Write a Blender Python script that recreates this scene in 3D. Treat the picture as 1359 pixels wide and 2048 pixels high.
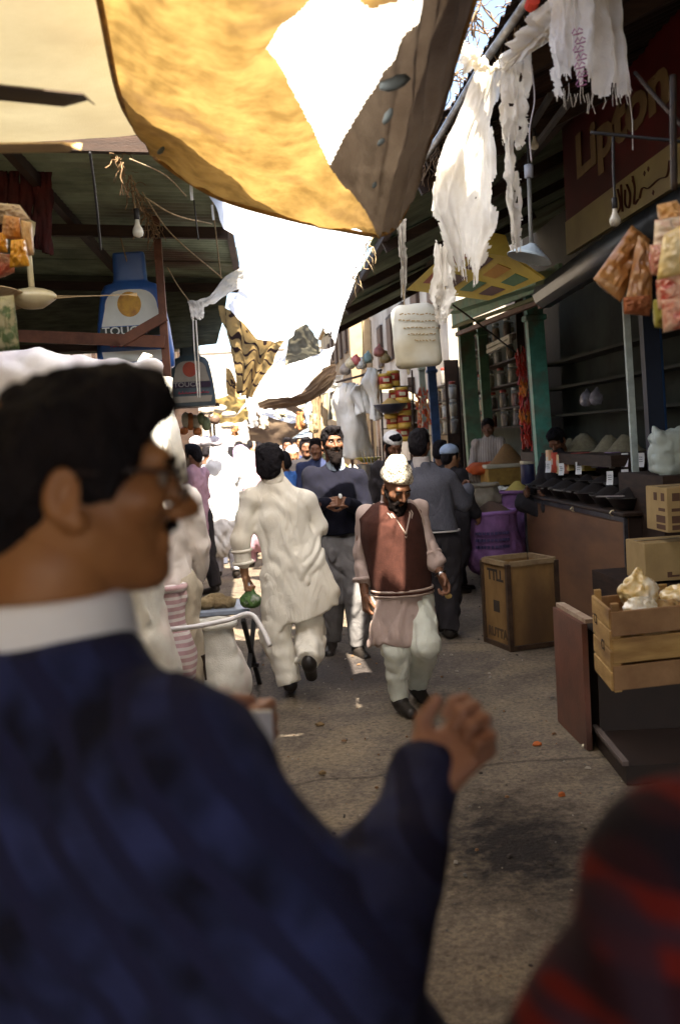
import bpy, math, random
import numpy as np
from mathutils import Vector, Matrix

for _o in list(bpy.data.objects): bpy.data.objects.remove(_o)
SC = bpy.context.scene
COL = SC.collection
R = math.radians
random.seed(7)

# ------------------------------------------------------------------ camera, sky, sun, exposure
CAM_H = 1.68
YAW, PITCH, ROLL = R(3.747), R(4.230), R(3.5)
FPX = 1991.0
_f = Vector((math.sin(YAW)*math.cos(PITCH), math.cos(YAW)*math.cos(PITCH), -math.sin(PITCH)))
_r = _f.cross(Vector((0, 0, 1))).normalized()
_u = _r.cross(_f)
CR = _r*math.cos(ROLL) - _u*math.sin(ROLL)
CU = _u*math.cos(ROLL) + _r*math.sin(ROLL)
CF = _f
cam_data = bpy.data.cameras.new('camera')
cam = bpy.data.objects.new('camera', cam_data); COL.objects.link(cam)
cam.matrix_world = Matrix(((CR.x, CU.x, -CF.x, 0), (CR.y, CU.y, -CF.y, 0), (CR.z, CU.z, -CF.z, CAM_H), (0, 0, 0, 1)))
cam_data.sensor_fit = 'VERTICAL'; cam_data.sensor_height = 36.0; cam_data.sensor_width = 24.0; cam_data.lens = 35.0
cam_data.clip_start = 0.05; cam_data.clip_end = 400
cam_data.dof.use_dof = True; cam_data.dof.focus_distance = 6.3; cam_data.dof.aperture_fstop = 3.0
SC.camera = cam

SUN_EL, SUN_AZ = R(54), R(171)      # compass direction the sun stands in (0 = +Y, clockwise)
world = bpy.data.worlds.new('World'); SC.world = world; world.use_nodes = True
wn = world.node_tree; wn.nodes.clear()
sky = wn.nodes.new('ShaderNodeTexSky'); sky.sky_type = 'NISHITA'; sky.sun_disc = False
sky.sun_elevation = SUN_EL; sky.sun_rotation = SUN_AZ; sky.dust_density = 3.0; sky.air_density = 1.0
bg = wn.nodes.new('ShaderNodeBackground'); bg.inputs['Strength'].default_value = 0.105
wo = wn.nodes.new('ShaderNodeOutputWorld')
wn.links.new(sky.outputs[0], bg.inputs['Color']); wn.links.new(bg.outputs[0], wo.inputs['Surface'])
sun_d = bpy.data.lights.new('sun', 'SUN'); sun_d.energy = 5.0; sun_d.angle = R(0.6); sun_d.color = (1.0, 0.91, 0.75)
sun = bpy.data.objects.new('sun', sun_d); COL.objects.link(sun)
_sd = Vector((math.sin(SUN_AZ)*math.cos(SUN_EL), math.cos(SUN_AZ)*math.cos(SUN_EL), math.sin(SUN_EL)))
sun.rotation_euler = _sd.to_track_quat('Z', 'Y').to_euler(); sun.location = (0, 0, 20)
SC.view_settings.view_transform = 'Standard'; SC.view_settings.look = 'None'
SC.view_settings.gamma = 1.0; SC.view_settings.use_curve_mapping = False
SC.view_settings.exposure = 2.45
SC.cycles.use_denoising = True
SC.cycles.max_bounces = 7; SC.cycles.diffuse_bounces = 3; SC.cycles.glossy_bounces = 2
SC.cycles.transmission_bounces = 5; SC.cycles.transparent_max_bounces = 8
SC.cycles.sample_clamp_indirect = 6.0
SC.cycles.caustics_reflective = False; SC.cycles.caustics_refractive = False

# ------------------------------------------------------------------ finding real places from what the camera saw
CP = Vector((0, 0, CAM_H))
def ray(px, py): return CF + CR*((px-679.5)/FPX) - CU*((py-1024)/FPX)
def at(px, py, Y):
    d = ray(px, py); return CP + d*(Y/d.y)
def atx(px, py, X):
    d = ray(px, py); return CP + d*(X/d.x)
def atz(px, py, z):
    d = ray(px, py); return CP + d*((z-CAM_H)/d.z)

# ------------------------------------------------------------------ materials
MATS = {}
def mat(name, c1, c2=None, scale=6.0, rough=0.8, bump=0.0, bscale=60.0, trans=0.0, metal=0.0, c3=None, stretch=(1, 1, 1), spec=0.3, detail=6.0, lo=0.35, hi=0.65, wave=None, alpha=1.0, coat=0.0):
    if name in MATS: return MATS[name]
    m = bpy.data.materials.new(name); m.use_nodes = True
    nt = m.node_tree; n = nt.nodes; L = nt.links; n.clear()
    out = n.new('ShaderNodeOutputMaterial'); b = n.new('ShaderNodeBsdfPrincipled')
    b.inputs['Roughness'].default_value = rough; b.inputs['Metallic'].default_value = metal
    b.inputs['Specular IOR Level'].default_value = spec
    b.inputs['Coat Weight'].default_value = coat
    tc = n.new('ShaderNodeTexCoord'); mp = n.new('ShaderNodeMapping'); mp.inputs['Scale'].default_value = stretch
    L.new(tc.outputs['Object'], mp.inputs['Vector'])
    c2 = c2 or tuple(v*0.75 for v in c1)
    no = n.new('ShaderNodeTexNoise'); no.inputs['Scale'].default_value = scale; no.inputs['Detail'].default_value = detail
    no.inputs['Roughness'].default_value = 0.62
    L.new(mp.outputs[0], no.inputs['Vector'])
    cr = n.new('ShaderNodeValToRGB'); cr.color_ramp.elements[0].position = lo; cr.color_ramp.elements[1].position = hi
    cr.color_ramp.elements[0].color = (*c1, 1); cr.color_ramp.elements[1].color = (*c2, 1)
    L.new(no.outputs['Fac'], cr.inputs[0]); colour = cr.outputs[0]
    if c3:
        n3 = n.new('ShaderNodeTexNoise'); n3.inputs['Scale'].default_value = scale*0.37; n3.inputs['Detail'].default_value = 4
        L.new(mp.outputs[0], n3.inputs['Vector'])
        r3 = n.new('ShaderNodeValToRGB'); r3.color_ramp.elements[0].position = 0.5; r3.color_ramp.elements[1].position = 0.68
        L.new(n3.outputs['Fac'], r3.inputs[0])
        mx = n.new('ShaderNodeMix'); mx.data_type = 'RGBA'; mx.inputs['B'].default_value = (*c3, 1)
        L.new(r3.outputs[0], mx.inputs['Factor']); L.new(colour, mx.inputs['A']); colour = mx.outputs['Result']
    if wave:   # (axis, scale, colour, width) coloured stripes
        for (ax, ws, wc, ww) in wave:
            w = n.new('ShaderNodeTexWave'); w.bands_direction = ax; w.inputs['Scale'].default_value = ws
            w.inputs['Distortion'].default_value = 0.4; w.inputs['Detail'].default_value = 1
            L.new(tc.outputs['Object'], w.inputs['Vector'])
            rr = n.new('ShaderNodeValToRGB'); rr.color_ramp.elements[0].position = 1-ww-0.05; rr.color_ramp.elements[1].position = 1-ww+0.05
            L.new(w.outputs['Fac'], rr.inputs[0])
            mx = n.new('ShaderNodeMix'); mx.data_type = 'RGBA'; mx.inputs['B'].default_value = (*wc, 1)
            L.new(rr.outputs[0], mx.inputs['Factor']); L.new(colour, mx.inputs['A']); colour = mx.outputs['Result']
    L.new(colour, b.inputs['Base Color'])
    if bump:
        nb = n.new('ShaderNodeTexNoise'); nb.inputs['Scale'].default_value = bscale; nb.inputs['Detail'].default_value = 5
        L.new(mp.outputs[0], nb.inputs['Vector'])
        bp = n.new('ShaderNodeBump'); bp.inputs['Strength'].default_value = bump; bp.inputs['Distance'].default_value = 0.01
        L.new(nb.outputs['Fac'], bp.inputs['Height']); L.new(bp.outputs[0], b.inputs['Normal'])
    if bscale == 180 or name.startswith('cotton') or name.startswith('cloth_') or name.startswith('jacket'):
        nc = n.new('ShaderNodeTexNoise'); nc.inputs['Scale'].default_value = 8; nc.inputs['Detail'].default_value = 2; nc.inputs['Distortion'].default_value = 1.2
        mc = n.new('ShaderNodeMapping'); mc.inputs['Scale'].default_value = (1.3, 1.3, .55); mc.inputs['Rotation'].default_value = (.35, .5, 0)
        L.new(tc.outputs['Object'], mc.inputs['Vector']); L.new(mc.outputs[0], nc.inputs['Vector'])
        s1 = n.new('ShaderNodeMath'); s1.operation = 'SUBTRACT'; s1.inputs[1].default_value = .5; L.new(nc.outputs['Fac'], s1.inputs[0])
        s2 = n.new('ShaderNodeMath'); s2.operation = 'ABSOLUTE'; L.new(s1.outputs[0], s2.inputs[0])
        bc = n.new('ShaderNodeBump'); bc.inputs['Strength'].default_value = 1.0; bc.inputs['Distance'].default_value = 0.016; bc.invert = True
        L.new(s2.outputs[0], bc.inputs['Height'])
        if b.inputs['Normal'].links: L.new(b.inputs['Normal'].links[0].from_socket, bc.inputs['Normal'])
        L.new(bc.outputs[0], b.inputs['Normal'])
    last = b.outputs[0]
    if trans:
        t = n.new('ShaderNodeBsdfTranslucent'); L.new(colour, t.inputs['Color'])
        ms = n.new('ShaderNodeMixShader'); ms.inputs[0].default_value = trans
        L.new(b.outputs[0], ms.inputs[1]); L.new(t.outputs[0], ms.inputs[2]); last = ms.outputs[0]
    if alpha < 1:
        t = n.new('ShaderNodeBsdfTransparent'); ms = n.new('ShaderNodeMixShader'); ms.inputs[0].default_value = alpha
        L.new(t.outputs[0], ms.inputs[1]); L.new(last, ms.inputs[2]); last = ms.outputs[0]
    L.new(last, out.inputs['Surface'])
    MATS[name] = m
    return m

# ------------------------------------------------------------------ object helpers
def thing(name, label, cat, loc=(0, 0, 0), rz=0.0, group=None):
    o = bpy.data.objects.new(name, None); COL.objects.link(o)
    o.location = loc; o.rotation_euler = (0, 0, rz); o.empty_display_size = 0.1
    o['label'] = label; o['category'] = cat
    if group: o['group'] = group
    return o
def tag(o, label, cat, group=None):
    o['label'] = label; o['category'] = cat
    if group: o['group'] = group
    return o
def pmat(o):
    """world matrix of a parent chain (nothing here is scaled)"""
    m = Matrix.Translation(o.location) @ o.rotation_euler.to_matrix().to_4x4()
    return pmat(o.parent) @ m if o.parent else m
class MB:
    """collects shapes, links them as one mesh object"""
    def __init__(s): s.v = []; s.f = []; s.mi = []; s.cur = 0
    def add(s, vs, fs):
        k = len(s.v); s.v += [tuple(p) for p in vs]; s.f += [tuple(i+k for i in f) for f in fs]; s.mi += [s.cur]*len(fs); return s
    def box(s, c, size, rot=None, taper=1.0, bevel=0.0):
        hx, hy, hz = size[0]/2, size[1]/2, size[2]/2
        c = Vector(c); M = rot if rot is not None else Matrix.Identity(3)
        b = min(bevel, hx*.45, hy*.45, hz*.45)
        vs = []
        if b <= 0:
            for z in (-hz, hz):
                t = taper if z > 0 else 1.0
                for x, y in ((-hx*t, -hy*t), (hx*t, -hy*t), (hx*t, hy*t), (-hx*t, hy*t)): vs.append(c + M @ Vector((x, y, z)))
            return s.add(vs, [(3, 2, 1, 0), (4, 5, 6, 7), (0, 1, 5, 4), (1, 2, 6, 5), (2, 3, 7, 6), (3, 0, 4, 7)])
        for z, q in ((-hz, b), (-hz+b, 0), (hz-b, 0), (hz, b)):
            t = taper if z > 0 else 1.0
            X, Y = hx*t-q, hy*t-q
            for x, y in ((-X+b, -Y), (X-b, -Y), (X, -Y+b), (X, Y-b), (X-b, Y), (-X+b, Y), (-X, Y-b), (-X, -Y+b)): vs.append(c + M @ Vector((x, y, z)))
        fs = [tuple(range(7, -1, -1)), tuple(range(24, 32))]
        for k in range(3):
            for i in range(8): j = (i+1) % 8; fs.append((k*8+i, k*8+j, k*8+8+j, k*8+8+i))
        return s.add(vs, fs)
    def beam(s, a, b, w, h=None, up=(0, 0, 1)):
        a, b = Vector(a), Vector(b); h = h or w; d = (b-a); L = d.length; d.normalize()
        x = d.cross(Vector(up)); 
        if x.length < 1e-3: x = d.cross(Vector((0, 1, 0)))
        x.normalize(); z = x.cross(d)
        return s.box((a+b)/2, (w, L, h), Matrix((x, d, z)).transposed())
    def tube(s, pts, r, seg=8, flat=None, caps=True):
        pts = [Vector(p) for p in pts]; n = len(pts); vs = []
        rs = r if isinstance(r, (list, tuple)) else [r]*n
        px = None
        for i, p in enumerate(pts):
            d = (pts[min(i+1, n-1)] - pts[max(i-1, 0)]).normalized()
            if px is None:
                px = d.cross(Vector((0, 0, 1)))
                if px.length < 1e-2: px = Vector((1, 0, 0))
            px = (px - d*px.dot(d)).normalized(); py = d.cross(px)
            for k in range(seg):
                a = 2*math.pi*k/seg; vs.append(p + px*(rs[i]*math.cos(a)) + py*(rs[i]*math.sin(a)*(flat or 1)))
        fs = []
        for i in range(n-1):
            for k in range(seg):
                j = (k+1) % seg; fs.append((i*seg+k, i*seg+j, (i+1)*seg+j, (i+1)*seg+k))
        if caps: fs += [tuple(range(seg-1, -1, -1)), tuple(range((n-1)*seg, n*seg))]
        return s.add(vs, fs)
    def lathe(s, prof, seg=16, c=(0, 0, 0), sx=1.0, sy=1.0, rot=None, wob=0.0, rnd=None):
        c = Vector(c); M = rot if rot is not None else Matrix.Identity(3); vs = []; fs = []
        ph = (rnd or random).random()*6.28
        for (r, z) in prof:
            for k in range(seg):
                a = 2*math.pi*k/seg
                q = r*(1+wob*math.sin(2*a+ph+z*9)+wob*.6*math.sin(5*a+ph*2+z*23))
                vs.append(c + M @ Vector((q*sx*math.cos(a), q*sy*math.sin(a), z)))
        n = len(prof)
        for i in range(n-1):
            for k in range(seg):
                j = (k+1) % seg; fs.append((i*seg+k, i*seg+j, (i+1)*seg+j, (i+1)*seg+k))
        fs += [tuple(range(seg-1, -1, -1)), tuple(range((n-1)*seg, n*seg))]
        return s.add(vs, fs)
    def quadstrip(s, poly, thick, n):
        """flat polygon with a thickness along n"""
        k = len(poly); n = Vector(n)
        vs = [Vector(p) for p in poly] + [Vector(p)-n*thick for p in poly]
        fs = [tuple(range(k)), tuple(range(2*k-1, k-1, -1))] + [(i, i+k, (i+1) % k+k, (i+1) % k) for i in range(k)]
        return s.add(vs, fs)
    def build(s, name, m=None, parent=None, world=True, smooth=False, kind=None, label=None):
        me = bpy.data.meshes.new(name)
        vs = s.v
        if parent is not None and world:
            inv = pmat(parent).inverted(); vs = [tuple(inv @ Vector(p)) for p in vs]
        me.from_pydata(vs, [], s.f)
        for mm in (m if isinstance(m, (list, tuple)) else [m]): me.materials.append(mm)
        if any(s.mi): me.polygons.foreach_set('material_index', s.mi)
        if smooth: me.polygons.foreach_set('use_smooth', [True]*len(s.f))
        me.validate(); me.update()
        o = bpy.data.objects.new(name, me); COL.objects.link(o)
        if parent is not None: o.parent = parent
        if kind: o['kind'] = kind
        if label: o['label'] = label
        return o
def np_mesh(name, V, Fs, m, parent=None, world=False, smooth=True, kind=None, label=None):
    if parent is not None and world:
        M = np.array(pmat(parent).inverted()); V = V @ M[:3, :3].T + M[:3, 3]
    me = bpy.data.meshes.new(name)
    Fs = np.asarray(Fs, dtype=np.int32); nf, k = Fs.shape
    me.vertices.add(len(V)); me.vertices.foreach_set('co', np.ascontiguousarray(V, dtype=np.float32).ravel())
    me.loops.add(nf*k); me.loops.foreach_set('vertex_index', Fs.ravel())
    me.polygons.add(nf); me.polygons.foreach_set('loop_start', np.arange(nf, dtype=np.int32)*k)
    me.polygons.foreach_set('loop_total', np.full(nf, k, dtype=np.int32))
    me.polygons.foreach_set('use_smooth', np.full(nf, smooth))
    me.update(calc_edges=True); me.validate()
    for mm in (m if isinstance(m, (list, tuple)) else [m]): me.materials.append(mm)
    o = bpy.data.objects.new(name, me); COL.objects.link(o)
    if parent is not None: o.parent = parent
    if kind: o['kind'] = kind
    if label: o['label'] = label
    return o
def copy_tree(o, loc=None, rz=None, label=None, parent=None):
    c = o.copy(); COL.objects.link(c)
    if parent is not None: c.parent = parent
    for ch in list(o.children): copy_tree(ch, parent=c)
    if loc is not None: c.location = loc
    if rz is not None: c.rotation_euler = (0, 0, rz)
    if label: c['label'] = label
    return c

# ------------------------------------------------------------------ noise and implicit surfaces (numpy)
def _hash(ix, iy, iz, s):
    h = (ix.astype(np.uint32)*np.uint32(374761393) + iy.astype(np.uint32)*np.uint32(668265263) + iz.astype(np.uint32)*np.uint32(2147483647) + np.uint32((s*974711) & 0xffffffff))
    h = (h ^ (h >> np.uint32(13)))*np.uint32(1274126177); h = (h ^ (h >> np.uint32(15)))*np.uint32(2246822519)
    return ((h ^ (h >> np.uint32(16))) & np.uint32(0xffff)).astype(np.float32)/32767.5 - 1
def noise3(P, s=0):
    """smooth value noise in [-1, 1], P (..., 3)"""
    I = np.floor(P).astype(np.int64); F_ = (P-I).astype(np.float32); F_ = F_*F_*(3-2*F_); r = 0
    for dx in (0, 1):
        wx = F_[..., 0] if dx else 1-F_[..., 0]
        for dy in (0, 1):
            wy = F_[..., 1] if dy else 1-F_[..., 1]
            for dz in (0, 1):
                wz = F_[..., 2] if dz else 1-F_[..., 2]
                r = r + wx*wy*wz*_hash(I[..., 0]+dx, I[..., 1]+dy, I[..., 2]+dz, s)
    return r
def fbm(P, s=0, o=3):
    r = 0; a = 1.0
    for k in range(o): r = r + a*noise3(P*(2.03**k), s+k*7); a *= 0.5
    return r
def snets(D, lo, h):
    S = D < 0
    nx, ny, nz = D.shape
    C = np.zeros((nx-1, ny-1, nz-1), dtype=np.int8)
    for dx in (0, 1):
        for dy in (0, 1):
            for dz in (0, 1): C += S[dx:nx-1+dx, dy:ny-1+dy, dz:nz-1+dz]
    act = (C > 0) & (C < 8); idx = np.argwhere(act)
    if len(idx) == 0: return np.zeros((0, 3)), np.zeros((0, 4), int)
    num = np.full(act.shape, -1, dtype=np.int64); num[act] = np.arange(len(idx))
    acc = np.zeros((len(idx), 3)); cnt = np.zeros(len(idx))
    cs = [(0, 0, 0), (1, 0, 0), (0, 1, 0), (1, 1, 0), (0, 0, 1), (1, 0, 1), (0, 1, 1), (1, 1, 1)]
    vals = [D[idx[:, 0]+c[0], idx[:, 1]+c[1], idx[:, 2]+c[2]] for c in cs]
    for i in range(8):
        for j in range(i+1, 8):
            if sum(abs(cs[i][k]-cs[j][k]) for k in range(3)) != 1: continue
            a, b = vals[i], vals[j]; m = (a < 0) != (b < 0); t = np.where(m, a/np.where(m, a-b, 1), 0)
            for k in range(3): acc[:, k] += np.where(m, cs[i][k] + t*(cs[j][k]-cs[i][k]), 0)
            cnt += m
    V = (idx + acc/cnt[:, None])*h + lo
    Fs = []
    for ax in range(3):
        a, b = [(1, 2), (2, 0), (0, 1)][ax]
        s0 = [slice(None)]*3; s1 = [slice(None)]*3; s0[ax] = slice(0, -1); s1[ax] = slice(1, None)
        S0, S1 = S[tuple(s0)], S[tuple(s1)]; E = np.argwhere(S0 != S1)
        E = E[(E[:, a] > 0) & (E[:, b] > 0) & (E[:, a] < D.shape[a]-1) & (E[:, b] < D.shape[b]-1)]
        inside0 = S0[E[:, 0], E[:, 1], E[:, 2]]
        def q(da, db):
            K = E.copy(); K[:, a] -= da; K[:, b] -= db; return num[K[:, 0], K[:, 1], K[:, 2]]
        Q = np.stack([q(1, 1), q(0, 1), q(0, 0), q(1, 0)], 1)
        Q[~inside0] = Q[~inside0][:, ::-1]; Fs.append(Q)
    Fs = np.concatenate(Fs); Fs = Fs[(Fs >= 0).all(1)]
    return V, Fs
class Field:
    def __init__(s, lo, hi, h):
        s.lo = np.array(lo, dtype=np.float64); s.h = h
        n = np.ceil((np.array(hi)-s.lo)/h).astype(int)+1
        s.ax = [s.lo[k]+np.arange(n[k])*h for k in range(3)]
        s.D = np.full(tuple(n), 0.3, dtype=np.float32)
    def _sl(s, lo, hi):
        sl = []
        for k in range(3):
            i0 = max(0, int(math.floor((lo[k]-s.lo[k])/s.h))); i1 = min(s.D.shape[k], int(math.ceil((hi[k]-s.lo[k])/s.h))+1)
            if i1 <= i0: return None, None
            sl.append(slice(i0, i1))
        G = np.meshgrid(*[s.ax[k][sl[k]] for k in range(3)], indexing='ij')
        return tuple(sl), np.stack(G, -1).astype(np.float32)
    def _mix(s, sl, d, k, op):
        A = s.D[sl]
        if op == 'sub': d = -d
        if k <= 0: s.D[sl] = np.minimum(A, d) if op == 'add' else np.maximum(A, d); return
        if op == 'add':
            h = np.clip(.5+.5*(A-d)/k, 0, 1); s.D[sl] = A*(1-h)+d*h - k*h*(1-h)
        else:
            h = np.clip(.5-.5*(A-d)/k, 0, 1); s.D[sl] = A*(1-h)+d*h + k*h*(1-h)
    def cone(s, a, b, ra, rb, k=0.03, flat=None, op='add'):
        """tapered capsule; flat = (axis, factor): squeezed along axis"""
        a = np.array(a, dtype=np.float32); b = np.array(b, dtype=np.float32)
        m = max(ra, rb)*(1 if not flat else max(1, flat[1]))+k+3*s.h
        sl, P = s._sl(np.minimum(a, b)-m, np.maximum(a, b)+m)
        if sl is None: return s
        v = b-a; L2 = float(v@v)+1e-9; w = P-a
        t = np.clip((w@v)/L2, 0, 1)
        q = w - t[..., None]*v
        if flat:
            ax = np.array(flat[0], dtype=np.float32); ax /= np.linalg.norm(ax)
            q = q + (q@ax)[..., None]*ax*(1/flat[1]-1)
        s._mix(sl, np.sqrt((q*q).sum(-1)) - (ra+(rb-ra)*t), k, op); return s
    def ell(s, c, r, k=0.02, rot=None, op='add'):
        c = np.array(c, dtype=np.float32); r = np.array(r, dtype=np.float32); m = float(r.max())+k+3*s.h
        sl, P = s._sl(c-m, c+m)
        if sl is None: return s
        q = P-c
        if rot is not None: q = q @ np.array(rot, dtype=np.float32)
        k0 = np.sqrt(((q/r)**2).sum(-1)); k1 = np.sqrt(((q/(r*r))**2).sum(-1))+1e-6
        s._mix(sl, k0*(k0-1)/k1, k, op); return s
    def box(s, c, hf, k=0.01, rnd=0.0, rot=None, op='add'):
        c = np.array(c, dtype=np.float32); hf = np.array(hf, dtype=np.float32); m = float(np.linalg.norm(hf))+k+3*s.h
        sl, P = s._sl(c-m, c+m)
        if sl is None: return s
        q = P-c
        if rot is not None: q = q @ np.array(rot, dtype=np.float32)
        q = np.abs(q)-(hf-rnd)
        s._mix(sl, np.sqrt((np.maximum(q, 0)**2).sum(-1))+np.minimum(q.max(-1), 0)-rnd, k, op); return s
    def chain(s, pts, rs, k=0.03, flat=None):
        for i in range(len(pts)-1): s.cone(pts[i], pts[i+1], rs[i], rs[i+1], k, flat)
        return s
    def disp(s, fn, band=0.06):
        I = np.argwhere(np.abs(s.D) < band)
        P = (I*s.h+s.lo).astype(np.float32)
        s.D[I[:, 0], I[:, 1], I[:, 2]] += fn(P); return s
    def mesh(s):
        for k in range(3):
            sl = [slice(None)]*3
            for e in (0, -1): sl[k] = e; s.D[tuple(sl)] = np.maximum(s.D[tuple(sl)], 0.01)
        return snets(s.D, s.lo, s.h)

# ------------------------------------------------------------------ cloth sheets
def catmull(C, nu, nv):
    C = np.array(C, dtype=float)
    def interp(A, n):
        m = A.shape[0]; t = np.linspace(0, m-1, n); i = np.minimum(t.astype(int), m-2); f = (t-i).reshape((-1,)+(1,)*(A.ndim-1))
        g = lambda k: A[np.clip(i+k, 0, m-1)]
        p0, p1, p2, p3 = g(-1), g(0), g(1), g(2)
        p0 = np.where((i == 0).reshape(f.shape), 2*p1-p2, p0); p3 = np.where((i == m-2).reshape(f.shape), 2*p2-p1, p3)
        return .5*(2*p1+(p2-p0)*f+(2*p0-5*p1+4*p2-p3)*f*f+(3*p1-p0-3*p2+p3)*f**3)
    A = interp(C, nv); A = interp(A.transpose(1, 0, 2), nu).transpose(1, 0, 2); return A
def sheet(name, ctrl, m, nu=60, nv=60, wr=0.01, ws=8.0, wst=(1, 1), keep=None, parent=None, seed=0, px=True, folds=None, kind=None, label=None):
    """cloth through a grid of control points given as (px, py, Y) or world xyz; keep(u, v) -> bool tears it"""
    C = [[tuple(at(*p)) if px else p for p in row] for row in ctrl]
    A = catmull(C, nu, nv)
    du = np.gradient(A, axis=1); dv = np.gradient(A, axis=0); N = np.cross(du, dv); N /= np.linalg.norm(N, axis=-1, keepdims=True)+1e-9
    U, V = np.meshgrid(np.linspace(0, 1, nu), np.linspace(0, 1, nv))
    Q = np.stack([U*ws*wst[0], V*ws*wst[1], np.full_like(U, seed*3.7)], -1)
    d = fbm(Q, seed, 4)*wr
    if folds: d = d + folds(U, V)
    A = A + N*d[..., None]
    idx = np.arange(nu*nv).reshape(nv, nu)
    Fq = np.stack([idx[:-1, :-1], idx[:-1, 1:], idx[1:, 1:], idx[1:, :-1]], -1).reshape(-1, 4)
    mi = None
    if keep is not None:
        uc = (U[:-1, :-1]+U[1:, 1:])/2; vc = (V[:-1, :-1]+V[1:, 1:])/2
        Fq = Fq[np.asarray(keep(uc, vc)).reshape(-1)]
    used = np.unique(Fq); rm = np.full(nu*nv, -1); rm[used] = np.arange(len(used))
    o = np_mesh(name, A.reshape(-1, 3)[used], rm[Fq], m, parent, world=True, kind=kind, label=label)
    return o
def n2(u, v, s=0, su=10, sv=10): return fbm(np.stack([u*su, v*sv, np.full_like(u, s*5.3)], -1), s, 3)

def text_mesh(body, size, name, m, parent, M, extrude=0.001, bold=0.0, sx=1.0):
    cu = bpy.data.curves.new(name, 'FONT'); cu.body = body; cu.size = size; cu.extrude = extrude; cu.offset = bold; cu.resolution_u = 3
    cu.align_x = 'CENTER'; cu.align_y = 'CENTER'
    t = bpy.data.objects.new(name, cu); COL.objects.link(t)
    dg = bpy.context.evaluated_depsgraph_get(); me = bpy.data.meshes.new_from_object(t.evaluated_get(dg))
    bpy.data.objects.remove(t); bpy.data.curves.remove(cu)
    inv = pmat(parent).inverted() if parent else Matrix.Identity(4)
    for v in me.vertices: v.co = inv @ (M @ Vector((v.co.x*sx, v.co.y, v.co.z)))
    me.materials.clear(); me.materials.append(m)
    o = bpy.data.objects.new(name, me); COL.objects.link(o)
    if parent: o.parent = parent
    return o
def frame(o, x, y, z):
    x, y, z = Vector(x), Vector(y), Vector(z); o = Vector(o)
    return Matrix(((x.x, y.x, z.x, o.x), (x.y, y.y, z.y, o.y), (x.z, y.z, z.z, o.z), (0, 0, 0, 1)))
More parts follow.
